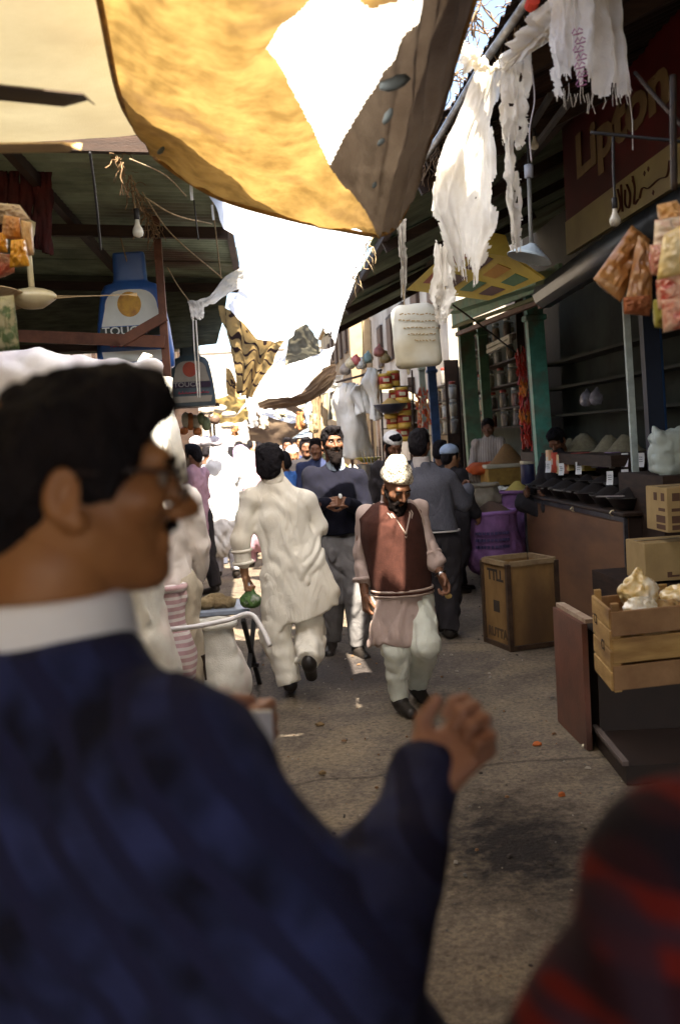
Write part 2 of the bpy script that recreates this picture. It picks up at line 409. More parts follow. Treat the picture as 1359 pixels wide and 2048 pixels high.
# ================================================================== SETTING
M_asph = None
def ground_material():
    m = mat('street_surface', (0.205, 0.166, 0.126), (0.118, 0.095, 0.074), scale=4.0, rough=0.85, bump=1.0, bscale=55, c3=(0.24, 0.19, 0.13), detail=10)
    nt = m.node_tree; n = nt.nodes; L = nt.links
    b = [x for x in n if x.type == 'BSDF_PRINCIPLED'][0]; tc = [x for x in n if x.type == 'TEX_COORD'][0]
    src = b.inputs['Base Color'].links[0].from_socket
    def stain(c, rad, colour, src, sc=14, amp=0.9, st=(1, 1)):
        mp = n.new('ShaderNodeMapping'); mp.vector_type = 'TEXTURE'; mp.inputs['Location'].default_value = (c[0], c[1], 0); mp.inputs['Scale'].default_value = (rad*st[0], rad*st[1], 1)
        L.new(tc.outputs['Object'], mp.inputs['Vector'])
        ln = n.new('ShaderNodeVectorMath'); ln.operation = 'LENGTH'; L.new(mp.outputs[0], ln.inputs[0])
        no = n.new('ShaderNodeTexNoise'); no.inputs['Scale'].default_value = sc; no.inputs['Detail'].default_value = 8; no.inputs['Roughness'].default_value = .7
        L.new(tc.outputs['Object'], no.inputs['Vector'])
        ma = n.new('ShaderNodeMath'); ma.operation = 'MULTIPLY_ADD'; ma.inputs[1].default_value = amp*2
        L.new(no.outputs['Fac'], ma.inputs[0]); L.new(ln.outputs['Value'], ma.inputs[2])
        rr = n.new('ShaderNodeValToRGB'); rr.color_ramp.elements[0].position = 0.40; rr.color_ramp.elements[1].position = 0.66
        rr.color_ramp.elements[0].color = (1, 1, 1, 1); rr.color_ramp.elements[1].color = (0, 0, 0, 1)
        sb = n.new('ShaderNodeMath'); sb.operation = 'MULTIPLY'; sb.inputs[1].default_value = 0.345; L.new(ma.outputs[0], sb.inputs[0]); L.new(sb.outputs[0], rr.inputs[0])
        mx = n.new('ShaderNodeMix'); mx.data_type = 'RGBA'; mx.inputs['B'].default_value = (*colour, 1)
        L.new(rr.outputs[0], mx.inputs['Factor']); L.new(src, mx.inputs['A']); return mx.outputs['Result']
    g = atz(1030, 1690, 0); src = stain(g, 0.62, (0.014, 0.009, 0.008), src, st=(0.8, 1.2), sc=11)
    g = atz(700, 1340, 0); src = stain(g, 1.1, (0.07, 0.058, 0.055), src, sc=3, amp=0.9)
    ng = n.new('ShaderNodeTexNoise'); ng.inputs['Scale'].default_value = 38; ng.inputs['Detail'].default_value = 6; ng.inputs['Roughness'].default_value = .8; L.new(tc.outputs['Object'], ng.inputs['Vector'])
    rg = n.new('ShaderNodeValToRGB'); rg.color_ramp.elements[0].position = 0.36; rg.color_ramp.elements[1].position = 0.62
    rg.color_ramp.elements[0].color = (.35, .33, .32, 1); rg.color_ramp.elements[1].color = (1.25, 1.22, 1.15, 1); L.new(ng.outputs['Fac'], rg.inputs[0])
    mx = n.new('ShaderNodeMix'); mx.data_type = 'RGBA'; mx.blend_type = 'MULTIPLY'; mx.inputs['Factor'].default_value = .8
    L.new(src, mx.inputs['A']); L.new(rg.outputs[0], mx.inputs['B']); src = mx.outputs['Result']
    # small dark specks and spit marks
    vo = n.new('ShaderNodeTexVoronoi'); vo.inputs['Scale'].default_value = 9; L.new(tc.outputs['Object'], vo.inputs['Vector'])
    rr = n.new('ShaderNodeValToRGB'); rr.color_ramp.elements[0].position = 0.07; rr.color_ramp.elements[1].position = 0.16
    rr.color_ramp.elements[0].color = (.30, .30, .30, 1); rr.color_ramp.elements[1].color = (1, 1, 1, 1); L.new(vo.outputs['Distance'], rr.inputs[0])
    mx = n.new('ShaderNodeMix'); mx.data_type = 'RGBA'; mx.blend_type = 'MULTIPLY'; mx.inputs['Factor'].default_value = .6
    L.new(src, mx.inputs['A']); L.new(rr.outputs[0], mx.inputs['B']); src = mx.outputs['Result']
    vc = n.new('ShaderNodeTexVoronoi'); vc.feature = 'DISTANCE_TO_EDGE'; vc.inputs['Scale'].default_value = 0.42
    nz = n.new('ShaderNodeTexNoise'); nz.inputs['Scale'].default_value = 2.2; nz.inputs['Detail'].default_value = 8; L.new(tc.outputs['Object'], nz.inputs['Vector'])
    mm = n.new('ShaderNodeMix'); mm.data_type = 'RGBA'; mm.inputs['Factor'].default_value = 0.16; L.new(tc.outputs['Object'], mm.inputs['A']); L.new(nz.outputs['Color'], mm.inputs['B']); L.new(mm.outputs['Result'], vc.inputs['Vector'])
    r2 = n.new('ShaderNodeValToRGB'); r2.color_ramp.elements[0].position = 0.0; r2.color_ramp.elements[1].position = 0.008
    r2.color_ramp.elements[0].color = (.25, .25, .25, 1); r2.color_ramp.elements[1].color = (1, 1, 1, 1); L.new(vc.outputs['Distance'], r2.inputs[0])
    mx = n.new('ShaderNodeMix'); mx.data_type = 'RGBA'; mx.blend_type = 'MULTIPLY'; mx.inputs['Factor'].default_value = .8
    L.new(src, mx.inputs['A']); L.new(r2.outputs[0], mx.inputs['B']); L.new(mx.outputs['Result'], b.inputs['Base Color'])
    return m
def make_ground():
    xs = np.concatenate([np.linspace(-60, -4, 8), np.linspace(-3.5, 4.5, 110), np.linspace(5, 60, 8)])
    ys = np.concatenate([np.linspace(-20, 1, 6), np.linspace(1.2, 14, 150), np.linspace(15, 150, 26)])
    X, Y = np.meshgrid(xs, ys); P = np.stack([X, Y, np.zeros_like(X)], -1)
    Z = fbm(P*1.3, 3, 3)*0.006 + fbm(P*6, 5, 3)*0.003
    Z[(Y < 1) | (Y > 14.5) | (X < -3.6) | (X > 4.6)] = 0
    P[..., 2] = Z-0.004; nv, nu = X.shape; idx = np.arange(nu*nv).reshape(nv, nu)
    F_ = np.stack([idx[:-1, :-1], idx[:-1, 1:], idx[1:, 1:], idx[1:, :-1]], -1).reshape(-1, 4)
    o = np_mesh('ground', P.reshape(-1, 3), F_, ground_material(), kind='structure'); return o
make_ground()

# loose litter on the ground
def litter():
    rnd = random.Random(5); mb = MB()
    for i in range(1300):
        x = rnd.uniform(-1.2, 2.6); y = rnd.uniform(2.6, 12); s = rnd.choice([.004, .005, .007, .009, .014]); h = s*.6
        a = rnd.random()*3; k = rnd.randint(0, 3); mb.cur = k
        mb.box((x, y, h/2+.001), (s*rnd.uniform(.8, 2.2), s*rnd.uniform(.6, 1.2), h), Matrix.Rotation(a, 3, 'Z'), taper=.6)
    o = mb.build('litter', [mat('grit_dark', (.05, .04, .035)), mat('grit_pale', (.35, .31, .26)), mat('grit_brown', (.22, .12, .06)), mat('grit_grey', (.14, .13, .12))], kind='stuff')
    tag(o, 'small loose stones, peelings and straw bits scattered over the brown street surface', 'litter')
litter()
def scrap(name, px, py, s, m, label, cat, rz=0):
    g = atz(px, py, 0); rnd = random.Random(px); vs = []; n = 9
    mb = MB(); prof = []
    for k in range(n):
        a = 2*math.pi*k/n; q = s*(.7+.5*rnd.random()); prof.append((g.x+q*1.5*math.cos(a+rz), g.y+q*math.sin(a+rz)))
    top = [(x, y, .006+.012*rnd.random()) for x, y in prof]; base = [(x, y, .001) for x, y in prof]
    mb.add(top+base+[(g.x, g.y, .022)], [(k, (k+1) % n, 2*n) for k in range(n)]+[(k, k+n, (k+1) % n+n, (k+1) % n) for k in range(n)])
    o = mb.build(name, m); tag(o, label, cat); return o
scrap('orange_peel', 1073, 1490, .016, mat('peel_orange', (.45, .12, .03)), 'orange peel scrap lying between the fist and the brown cabinet', 'peel')
scrap('orange_peel', 1123, 1592, .012, mat('peel_orange', (.45, .12, .03)), 'smaller orange peel scrap just above the dark wet stain', 'peel')
scrap('paper_scrap', 1168, 1494, .010, mat('paper_pale', (.65, .6, .45)), 'tiny pale paper scrap at the foot of the brown panel', 'paper')
scrap('dry_leaf', 885, 1662, .013, mat('peel_orange2', (.4, .2, .08)), 'dry brown scrap beside the navy sleeve', 'leaf')
scrap('dry_leaf', 640, 1450, .02, mat('straw_brown', (.20, .13, .06)), 'straw coloured leaf on the ground below the cream dressed man', 'leaf')
scrap('dry_leaf', 645, 1548, .013, mat('straw_brown', (.20, .13, .06)), 'curled brown leaf on the pale ground left of the fist', 'leaf')

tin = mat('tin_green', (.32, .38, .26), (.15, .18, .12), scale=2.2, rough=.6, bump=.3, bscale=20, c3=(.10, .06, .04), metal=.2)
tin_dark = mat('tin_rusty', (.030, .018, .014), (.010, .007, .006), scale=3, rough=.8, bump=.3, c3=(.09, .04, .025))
wood_d = mat('wood_dark', (.048, .025, .015), (.022, .012, .008), scale=5, rough=.7, bump=.3, stretch=(1, 1, 6))
wood_red = mat('wood_redbrown', (.17, .065, .035), (.09, .035, .02), scale=6, rough=.6, bump=.25)
iron = mat('iron_dark', (.04, .033, .03), (.07, .045, .03), scale=12, rough=.6, metal=.5)
pipe_m = mat('pipe_grey', (.30, .32, .34), (.16, .13, .11), scale=14, rough=.45, metal=.6)
rope_m = mat('rope_jute', (.42, .33, .20), (.25, .17, .09), scale=40, rough=.95)
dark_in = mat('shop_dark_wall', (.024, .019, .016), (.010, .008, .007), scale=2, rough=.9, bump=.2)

def corrugated(name, x0, z0, x1, z1, ys, w, material, label, phase=0):
    t = thing(name, label, 'roof', (x0, ys[0], 0)); k = 0
    for y in np.arange(ys[0], ys[1], w):
        rnd = random.Random(int(y*10)+int(x0*7)); n = 8*6; vs = []; jx = rnd.uniform(-.05, .05); lift = .012*(k % 2)
        for i in range(n+1):
            yy = y + (w+.14)*i/n; zz = .011*math.sin(i/6*2*math.pi)+lift
            vs.append((x0+jx, yy, z0+zz)); vs.append((x1, yy, z1+zz))
        fs = [(2*i, 2*i+1, 2*i+3, 2*i+2) for i in range(n)]
        mb = MB(); mb.add(vs, fs); o = mb.build('tin_sheet', material, t, smooth=True); k += 1
    return t
L_roof = corrugated('corrugated_canopy', -.17, 3.30, -3.7, 3.55, (5.15, 9.9), .66, tin, 'green corrugated tin canopy over the left hand stalls behind the ceiling fans')
R_roof = corrugated('corrugated_canopy', 1.0, 3.32, 4.7, 4.9, (6.1, 15.5), .66, tin, 'greenish corrugated tin canopy over the right hand shops, beyond the torn white plastic')
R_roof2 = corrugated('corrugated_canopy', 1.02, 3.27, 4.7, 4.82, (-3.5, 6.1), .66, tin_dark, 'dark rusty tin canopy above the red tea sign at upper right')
for X0, rf, s in ((-.2, L_roof, -1), (1.03, R_roof, 1)):
    for k, (dx, dz) in enumerate(((0, -.03), (1.1, .03))):
        y1 = 9.9 if s < 0 else 15.5; y0 = 5.15 if s < 0 else 6.1
        z = 3.3 if k == 0 else (3.36 if s < 0 else 3.78)
        MB().beam((X0+s*dx, y0, z-.02), (X0+s*dx, y1, z-.02), .05, .07).build('purlin', wood_d, rf)
for y in (5.2, 7.3, 9.85):
    MB().beam((-.2, y, 3.19), (-3.7, y, 3.42), .05, .08).build('rafter', wood_d, L_roof)
for y in (6.3, 8.2, 10.2, 12.2, 14.4):
    MB().beam((1.03, y, 3.20), (3.4, y, 4.25), .05, .08).build('rafter', wood_d, R_roof)
for y in (1.2, 3.0, 4.6):
    MB().beam((1.06, y, 3.22), (3.4, y, 4.28), .05, .08).build('rafter', wood_d, R_roof2)

# ---- buildings behind the stalls
plaster = mat('plaster_ochre', (.40, .30, .17), (.30, .21, .12), scale=2.5, rough=.9, bump=.3, c3=(.20, .15, .10))
plaster2 = mat('plaster_pale', (.55, .50, .42), (.42, .37, .30), scale=2.5, rough=.9, bump=.3, c3=(.3, .25, .2))
def building(x0, x1, y0, y1, h, m, label, win=True):
    t = thing('building', label, 'building', ((x0+x1)/2, (y0+y1)/2, 0))
    MB().box(((x0+x1)/2, (y0+y1)/2, h/2), (x1-x0, y1-y0, h)).build('wall', m, t)
    MB().box(((x0+x1)/2, (y0+y1)/2, h+.06), (x1-x0+.2, y1-y0+.2, .12)).build('parapet', m, t)
    if win:
        face = x1 if x1 < 0 else x0; s = 1 if x1 < 0 else -1
        for y in np.arange(y0+1.2, y1-1, 2.2):
            f = MB().box((face+s*.03, y, h-1.3), (.08, .9, 1.1)).build('window', wood_d, t)
            MB().box((face+s*.075, y-.2, h-1.3), (.01, .36, .95)).build('shutter', mat('shutter_brown', (.16, .10, .06)), f)
            MB().box((face+s*.075, y+.2, h-1.3), (.01, .36, .95)).build('shutter', mat('shutter_brown', (.16, .10, .06)), f)
    return t
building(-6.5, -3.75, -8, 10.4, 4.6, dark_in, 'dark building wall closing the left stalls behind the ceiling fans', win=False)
building(-7, -3.4, 10.6, 24, 5.2, plaster2, 'pale plastered building beyond the left hand stalls')
building(-7, -2.9, 24.3, 44, 6.0, plaster, 'ochre building far down the left side of the lane')
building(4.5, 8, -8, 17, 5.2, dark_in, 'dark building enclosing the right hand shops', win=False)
building(3.2, 8, 17.3, 30, 5.4, plaster2, 'pale building beyond the jar shelves on the right side')
building(2.6, 8, 30.3, 46, 6.2, plaster, 'ochre building far down the right side of the lane')
building(-5, 6, 58, 62, 7.0, plaster2, 'pale building closing the far end of the lane', win=False)
M_floor = mat('shop_floor', (.08, .06, .05), (.04, .03, .03), scale=4)
o = MB().box((3.66, 6.5, .20), (1.6, 21, .40)).build('shop_platform', M_floor, kind='structure')
o = MB().box((-2.4, 6.5, .10), (2.6, 7.0, .20)).build('stall_platform', M_floor, kind='structure')

# ================================================================== OVERHEAD CLOTHS
m_gold = mat('canvas_golden', (.40, .255, .080), (.20, .12, .034), scale=6, rough=.9, trans=.42, bump=.3, bscale=160, c3=(.15, .085, .04), detail=12, lo=.38, hi=.62)
m_goldsun = mat('canvas_painted_sun', (.88, .84, .76), (.80, .75, .66), scale=5, rough=.9, trans=.75)  # pale translucent colour stands in for sunlight on the canvas
m_fold = mat('canvas_grey_fold', (.22, .17, .125), (.15, .11, .08), scale=6, rough=.9, trans=.10, bump=.4, bscale=120, c3=(.10, .07, .05), stretch=(1, .4, 1))
m_cream = mat('canvas_cream', (.72, .62, .38), (.62, .52, .30), scale=3, rough=.9, trans=.13, bump=.2, bscale=150, c3=(.55, .45, .27))
m_white = mat('plastic_white', (.90, .90, .91), (.84, .84, .86), scale=4, rough=.45, trans=.8, bump=.25, bscale=50)
m_shred = mat('plastic_shredded', (.88, .86, .82), (.74, .70, .64), scale=9, rough=.5, trans=.55, bump=.4, bscale=45, c3=(.72, .66, .55), lo=.45, hi=.75)
m_stripe = mat('cloth_striped', (.52, .36, .16), (.40, .27, .12), scale=8, rough=.95, trans=.45, bump=.3, wave=None)
m_brown = mat('canvas_brown', (.24, .17, .11), (.15, .10, .07), scale=4, rough=.95, trans=.22, bump=.4)
m_black = mat('wire_black', (.02, .018, .018), rough=.5)

# cream cloth roof over the near left
sh = sheet('cream_canopy', [[(-3.7, y, 3.05+.04*math.sin(y*3)), (-2.6, y, 2.95), (-1.5, y, 2.98+.03*math.sin(y*5)), (-.8, y, 2.95), (-.36 if y < 3.3 else .3, y, 3.0)] for y in (.5, 1.1, 1.7, 2.4, 3.0, 3.7, 4.22)], m_cream, 70, 90, wr=.02, ws=5, px=False, seed=2)
tag(sh, 'cream canvas awning spread flat over the fans at upper left', 'awning')

shade_tarp = sheet('brown_tarpaulin', [[(.62, y, 3.55), (.95, y, 3.50), (1.3, y, 3.52), (1.6, y, 3.72)] for y in (1.0, 1.9, 2.7, 3.6)], mat('canvas_tan', (.42, .32, .2), (.3, .22, .13), scale=4, trans=.4), 30, 60, wr=.03, ws=6, px=False, seed=71)  # added above the frame to block sun coming through the gap
tag(shade_tarp, 'added tarpaulin out of view, shading the lane beside the grey pipe', 'tarpaulin')
shade_tarp = sheet('brown_tarpaulin', [[(x, y, 3.35+.05*math.sin(x*3)) for x in (-.5, .1, .7, 1.3)] for y in (-2.5, -1, .3, 1.25)], m_brown, 40, 60, wr=.03, ws=6, px=False, seed=72)  # unseen cover added to keep sun off the near lane
tag(shade_tarp, 'added brown tarpaulin above the camera, out of view to block sun, before the golden one', 'tarpaulin')
shade_tarp = sheet('brown_tarpaulin', [[(x, y, 3.2+.05*math.sin(x*3+y)) for x in (-3.8, -2.2, -.9, .3, 1.3)] for y in (-7, -5, -3, -1, .6)], m_brown, 60, 60, wr=.03, ws=6, px=False, seed=73)  # added behind the camera to reduce fill light from the sky
tag(shade_tarp, 'wide brown tarpaulin added behind the camera to cut the skylight', 'tarpaulin')
# the big sagging tarpaulin, one cloth with sunlight painted in as a white panel and a folded grey side
ctrl = [
    [(120, -900, 1.15), (330, -900, 1.1), (560, -900, 1.05), (780, -900, 1.1), (1010, -900, 1.15), (1240, -900, 1.25)],
    [(170, -330, 1.75), (350, -330, 1.6), (540, -330, 1.55), (730, -330, 1.6), (930, -330, 1.75), (1120, -330, 1.95)],
    [(195, -20, 2.45), (370, -20, 2.15), (540, -20, 2.1), (700, -10, 2.15), (850, -10, 2.45), (955, -20, 2.85)],
    [(243, 205, 3.25), (380, 180, 2.85), (530, 170, 2.75), (690, 180, 2.85), (815, 200, 3.15), (888, 190, 3.45)],
    [(300, 295, 3.75), (415, 320, 3.5), (545, 330, 3.4), (685, 340, 3.45), (792, 345, 3.65), (842, 330, 3.85)],
    [(322, 325, 3.95), (430, 392, 3.9), (560, 432, 3.85), (690, 460, 3.85), (765, 468, 3.95), (806, 430, 4.05)]]
def tarp_keep_gold(u, v): return ~((tarp_fold(u, v)) | (tarp_sun(u, v)))
def tarp_fold(u, v):
    # grey folded side: right of a line running down from upper right, turning back at the tip
    edge = np.where(v < .80, .79-.50*(v-.41)/.39*.46, .56+(v-.80)*1.0)
    return u > edge + .003*n2(u, v, 4, 3, 10)
def tarp_sun(u, v):
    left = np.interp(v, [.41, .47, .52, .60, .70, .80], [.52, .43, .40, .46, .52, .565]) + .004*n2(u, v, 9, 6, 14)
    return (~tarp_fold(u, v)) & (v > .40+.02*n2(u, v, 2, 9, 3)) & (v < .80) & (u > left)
def tarp_folds(U, V):
    w = np.clip((U-.70)*8, 0, 1)
    return w*(.014*np.sin(U*95+2.5*np.sin(V*7)) + .008*np.sin(U*51-V*9)) + .006*np.sin(U*30+V*14)*(1-w)
tt = thing('sagging_tarpaulin', 'big golden brown canvas tarpaulin sagging overhead with sunlight painted in white and a grey folded side', 'tarpaulin', tuple(at(740, 466, 3.9)))
sheet('canvas', ctrl, m_gold, 240, 210, wr=.012, ws=9, keep=tarp_keep_gold, parent=tt, folds=tarp_folds)
sheet('sun_patch', ctrl, m_goldsun, 240, 210, wr=.012, ws=9, keep=tarp_sun, parent=tt, folds=tarp_folds, label='white area of the canvas, sunlight painted in as pale colour')
sheet('folded_side', ctrl, m_fold, 240, 210, wr=.012, ws=9, keep=tarp_fold, parent=tt, folds=tarp_folds, label='grey brown doubled side of the canvas in long folds')
# hem rope along the far rim
rim = [at(*p) for p in [(195, -20, 2.44), (243, 205, 3.24), (300, 295, 3.74), (322, 325, 3.94), (430, 393, 3.89), (560, 433, 3.84), (690, 461, 3.84), (765, 469, 3.94), (806, 430, 4.04), (842, 330, 3.84), (888, 190, 3.44), (955, -20, 2.84)]]
rim = catmull([rim, rim], 60, 2)[0]
MB().tube([Vector(p) for p in rim], .009, 6).build('hem', mat('canvas_hem', (.42, .24, .07), (.25, .14, .05), scale=20), tt, smooth=True)
for (px, py, Y) in [(785, 165, 3.02), (775, 232, 3.12), (762, 284, 3.3), (322, 302, 3.7), (748, 370, 3.55)]:
    kq = {165: 1.5, 232: .8, 284: .6, 302: .6, 370: .5}[py]; MB().lathe([(.001, -.014*kq), (.018*kq, -.008*kq), (.022*kq, .004*kq), (.012*kq, .013*kq), (.001, .015*kq)], 10, at(px, py, Y-.12), sx=1.2, sy=.7, wob=.25, rot=Matrix.Rotation(px*.7, 3, 'Y')).build('patch_knot', mat('patch_blue', (.16, .20, .24)), tt, smooth=True)

# white tarpaulins in the sun gap farther along
def scallop(u, v): return v < .93 + .05*np.sin(u*14) + .03*n2(u, v, 3, 12, 2)
W = []
w1 = sheet('white_tarpaulin', [
    [(220, 0, 3.4), (430, 0, 3.4), (580, 0, 3.4), (730, 0, 3.4), (935, 10, 3.45)],
    [(330, 215, 4.5), (460, 215, 4.5), (580, 215, 4.5), (710, 215, 4.5), (868, 230, 4.6)],
    [(375, 330, 5.4), (470, 335, 5.4), (580, 340, 5.4), (690, 345, 5.4), (818, 350, 5.5)],
    [(425, 400, 6.2), (500, 410, 6.1), (590, 420, 6.1), (680, 425, 6.1), (800, 430, 6.2)],
    [(445, 460, 6.5), (520, 492, 6.4), (590, 478, 6.4), (670, 480, 6.4), (765, 462, 6.5)]], m_white, 60, 60, wr=.010, ws=7, seed=4,
    keep=lambda u, v: ~((v > .55) & (v < .66) & (n2(u, v, 6, 16, 12) > .62)))
tag(w1, 'bright white plastic tarpaulin bridging the gap just beyond the sagging canvas', 'tarpaulin')
w2 = sheet('white_tarpaulin', [
    [(485, 470, 6.9), (530, 460, 6.8), (600, 458, 6.8), (680, 458, 6.8), (744, 465, 6.9)],
    [(488, 555, 7.6), (525, 560, 7.5), (600, 560, 7.5), (670, 560, 7.6), (714, 550, 7.7)],
    [(465, 600, 8.3), (522, 630, 8.3), (590, 625, 8.3), (650, 620, 8.4), (690, 610, 8.5)],
    [(455, 612, 8.8), (520, 684, 8.9), (575, 676, 8.9), (625, 645, 8.9), (668, 695, 9.0)]], m_white, 70, 70, wr=.012, ws=8, seed=8,
    keep=lambda u, v: (v < .93 + .06*n2(u, v, 5, 18, 2)) | (u < .55))
tag(w2, 'large white sheet sagging across the lane with a ragged lower right corner', 'tarpaulin')
w3 = sheet('white_tarpaulin', [
    [(375, 606, 8.0), (420, 590, 8.0), (452, 552, 7.95), (495, 530, 7.9)],
    [(385, 612, 8.02), (420, 602, 8.02), (455, 570, 7.97), (497, 545, 7.92)],
    [(395, 616, 8.0), (425, 609, 8.0), (458, 586, 7.95), (500, 566, 7.9)]], m_shred, 50, 16, wr=.02, ws=10, seed=9)
tag(w3, 'twisted white cloth rope tied to the left side of the large white sheet', 'cloth')
w4 = sheet('hanging_rag', [
    [(375, 600, 8.0), (392, 603, 8.0), (410, 605, 8.0)],
    [(380, 625, 8.0), (395, 628, 7.98), (408, 626, 8.0)],
    [(384, 645, 8.0), (396, 650, 8.0), (412, 640, 8.0)]], m_shred, 24, 24, wr=.02, ws=6, seed=10, keep=lambda u, v: v < .8+.2*n2(u, v, 1, 9, 2))
tag(w4, 'short white rag knotted at the left end of the twisted cloth rope', 'cloth')
ws1 = mat('cloth_striped2', (.60, .42, .18), (.46, .31, .13), scale=9, rough=.95, trans=.5, bump=.3)
def striped_material():
    m = ws1; nt = m.node_tree; n = nt.nodes; L = nt.links
    uv = n.new('ShaderNodeTexCoord'); 
    w = n.new('ShaderNodeTexWave'); w.bands_direction = 'DIAGONAL'; w.inputs['Scale'].default_value = 6.0; w.inputs['Distortion'].default_value = .9; w.inputs['Detail'].default_value = 1
    mp = n.new('ShaderNodeMapping'); mp.inputs['Rotation'].default_value = (0.4, R(25), R(-20)); L.new(uv.outputs['Object'], mp.inputs[0]); L.new(mp.outputs[0], w.inputs['Vector'])
    rr = n.new('ShaderNodeValToRGB'); rr.color_ramp.elements[0].position = .86; rr.color_ramp.elements[1].position = .93; L.new(w.outputs['Fac'], rr.inputs[0])
    mx = n.new('ShaderNodeMix'); mx.data_type = 'RGBA'; mx.inputs['B'].default_value = (.05, .03, .03, 1); L.new(rr.outputs[0], mx.inputs['Factor'])
    b = [x for x in n if x.type == 'BSDF_PRINCIPLED'][0]; t = [x for x in n if x.type == 'BSDF_TRANSLUCENT'][0]; src = b.inputs['Base Color'].links[0].from_socket
    L.new(src, mx.inputs['A']); L.new(mx.outputs['Result'], b.inputs['Base Color']); L.new(mx.outputs['Result'], t.inputs['Color'])
striped_material()
w5 = sheet('striped_blanket', [
    [(435, 612, 8.9), (470, 625, 8.8), (520, 665, 8.8), (570, 680, 8.9)],
    [(448, 665, 9.0), (480, 670, 8.9), (520, 700, 8.9), (552, 705, 9.0)],
    [(465, 720, 9.2), (490, 725, 9.1), (515, 735, 9.1), (533, 745, 9.2)],
    [(478, 785, 9.4), (486, 790, 9.35), (496, 795, 9.35), (503, 790, 9.4)]], ws1, 50, 60, wr=.02, ws=6, seed=11, folds=lambda U, V: .02*np.sin(U*22+V*4))
tag(w5, 'tan blanket with dark wavy stripes hanging under the large white sheet', 'blanket')
w5b = sheet('striped_blanket', [
    [(452, 735, 9.6), (462, 742, 9.6), (474, 770, 9.6)],
    [(452, 765, 9.6), (464, 770, 9.6), (478, 785, 9.6)],
    [(454, 788, 9.6), (466, 794, 9.6), (482, 796, 9.6)]], ws1, 20, 20, wr=.02, ws=6, seed=12)
tag(w5b, 'small corner of striped cloth hanging left below the tan blanket', 'blanket')
w6 = sheet('white_tarpaulin', [
    [(575, 690, 10.2), (600, 690, 10.2), (640, 700, 10.3), (668, 690, 10.4)],
    [(535, 745, 10.5), (580, 730, 10.4), (620, 725, 10.4), (660, 720, 10.6)],
    [(500, 790, 10.9), (545, 775, 10.8), (590, 765, 10.8), (650, 735, 11)],
    [(472, 832, 11.2), (500, 800, 11.1), (560, 795, 11.1), (600, 785, 11.3)]], m_white, 50, 50, wr=.02, ws=6, seed=13)
tag(w6, 'white awning slanting down to a point below the striped blanket', 'tarpaulin')
w7 = sheet('brown_tarpaulin', [
    [(585, 655, 9.8), (610, 650, 9.8), (635, 680, 9.9)],
    [(575, 690, 10), (605, 690, 10), (640, 700, 10)],
    [(570, 730, 10.1), (605, 722, 10.1), (640, 708, 10.1)]], mat('plastic_greygreen', (.32, .30, .22), (.2, .18, .13), scale=5, trans=.3), 24, 24, wr=.03, ws=6, seed=14)
tag(w7, 'grey green plastic flap folded behind the ragged corner of the white sheet', 'tarpaulin')
w8 = sheet('brown_tarpaulin', [
    [(668, 720, 10.8), (650, 735, 11), (600, 775, 11.4), (515, 808, 11.8)],
    [(672, 745, 11), (650, 760, 11.2), (610, 795, 11.5), (520, 812, 12)],
    [(668, 765, 11.2), (640, 790, 11.4), (600, 812, 11.7), (545, 822, 12)]], m_brown, 50, 30, wr=.02, ws=6, seed=15, folds=lambda U, V: .02*np.sin(V*20+U*5))
tag(w8, 'dark brown tarpaulin slung under the slanting white awning', 'tarpaulin')
for i, (pts, m, lab) in enumerate([
    ([[(490, 835, 16), (560, 800, 16), (620, 830, 16)], [(500, 880, 16.4), (560, 890, 16.4), (612, 862, 16.4)]], m_brown, 'round bellied brown awning farther down the lane'),
    ([[(510, 818, 14), (560, 815, 14), (600, 830, 14)], [(520, 828, 14.2), (575, 845, 14.2), (606, 838, 14.2)]], m_white, 'narrow white awning edge hanging above the crowd'),
    ([[(560, 868, 18), (590, 858, 18), (632, 850, 18)], [(565, 880, 18), (590, 876, 18), (625, 872, 18)]], mat('awning_blue', (.5, .6, .7), trans=.4), 'pale blue awning over the far crowd'),
    ([[(430, 800, 15), (460, 790, 15), (490, 800, 15)], [(425, 840, 15.4), (460, 850, 15.4), (500, 838, 15.4)]], mat('awning_ochre', (.6, .42, .14), (.4, .27, .1), trans=.5), 'ochre awning above the dark haired crowd at left'),
    ([[(600, 812, 19), (640, 790, 19), (668, 800, 19)], [(602, 840, 19), (640, 830, 19), (672, 842, 19)]], mat('awning_cream', (.75, .65, .45), trans=.5), 'cream awning on a far stall behind the bearded man')]):
    o = sheet('stall_awning', pts, m, 30, 20, wr=.03, ws=5, seed=20+i); tag(o, lab, 'awning')

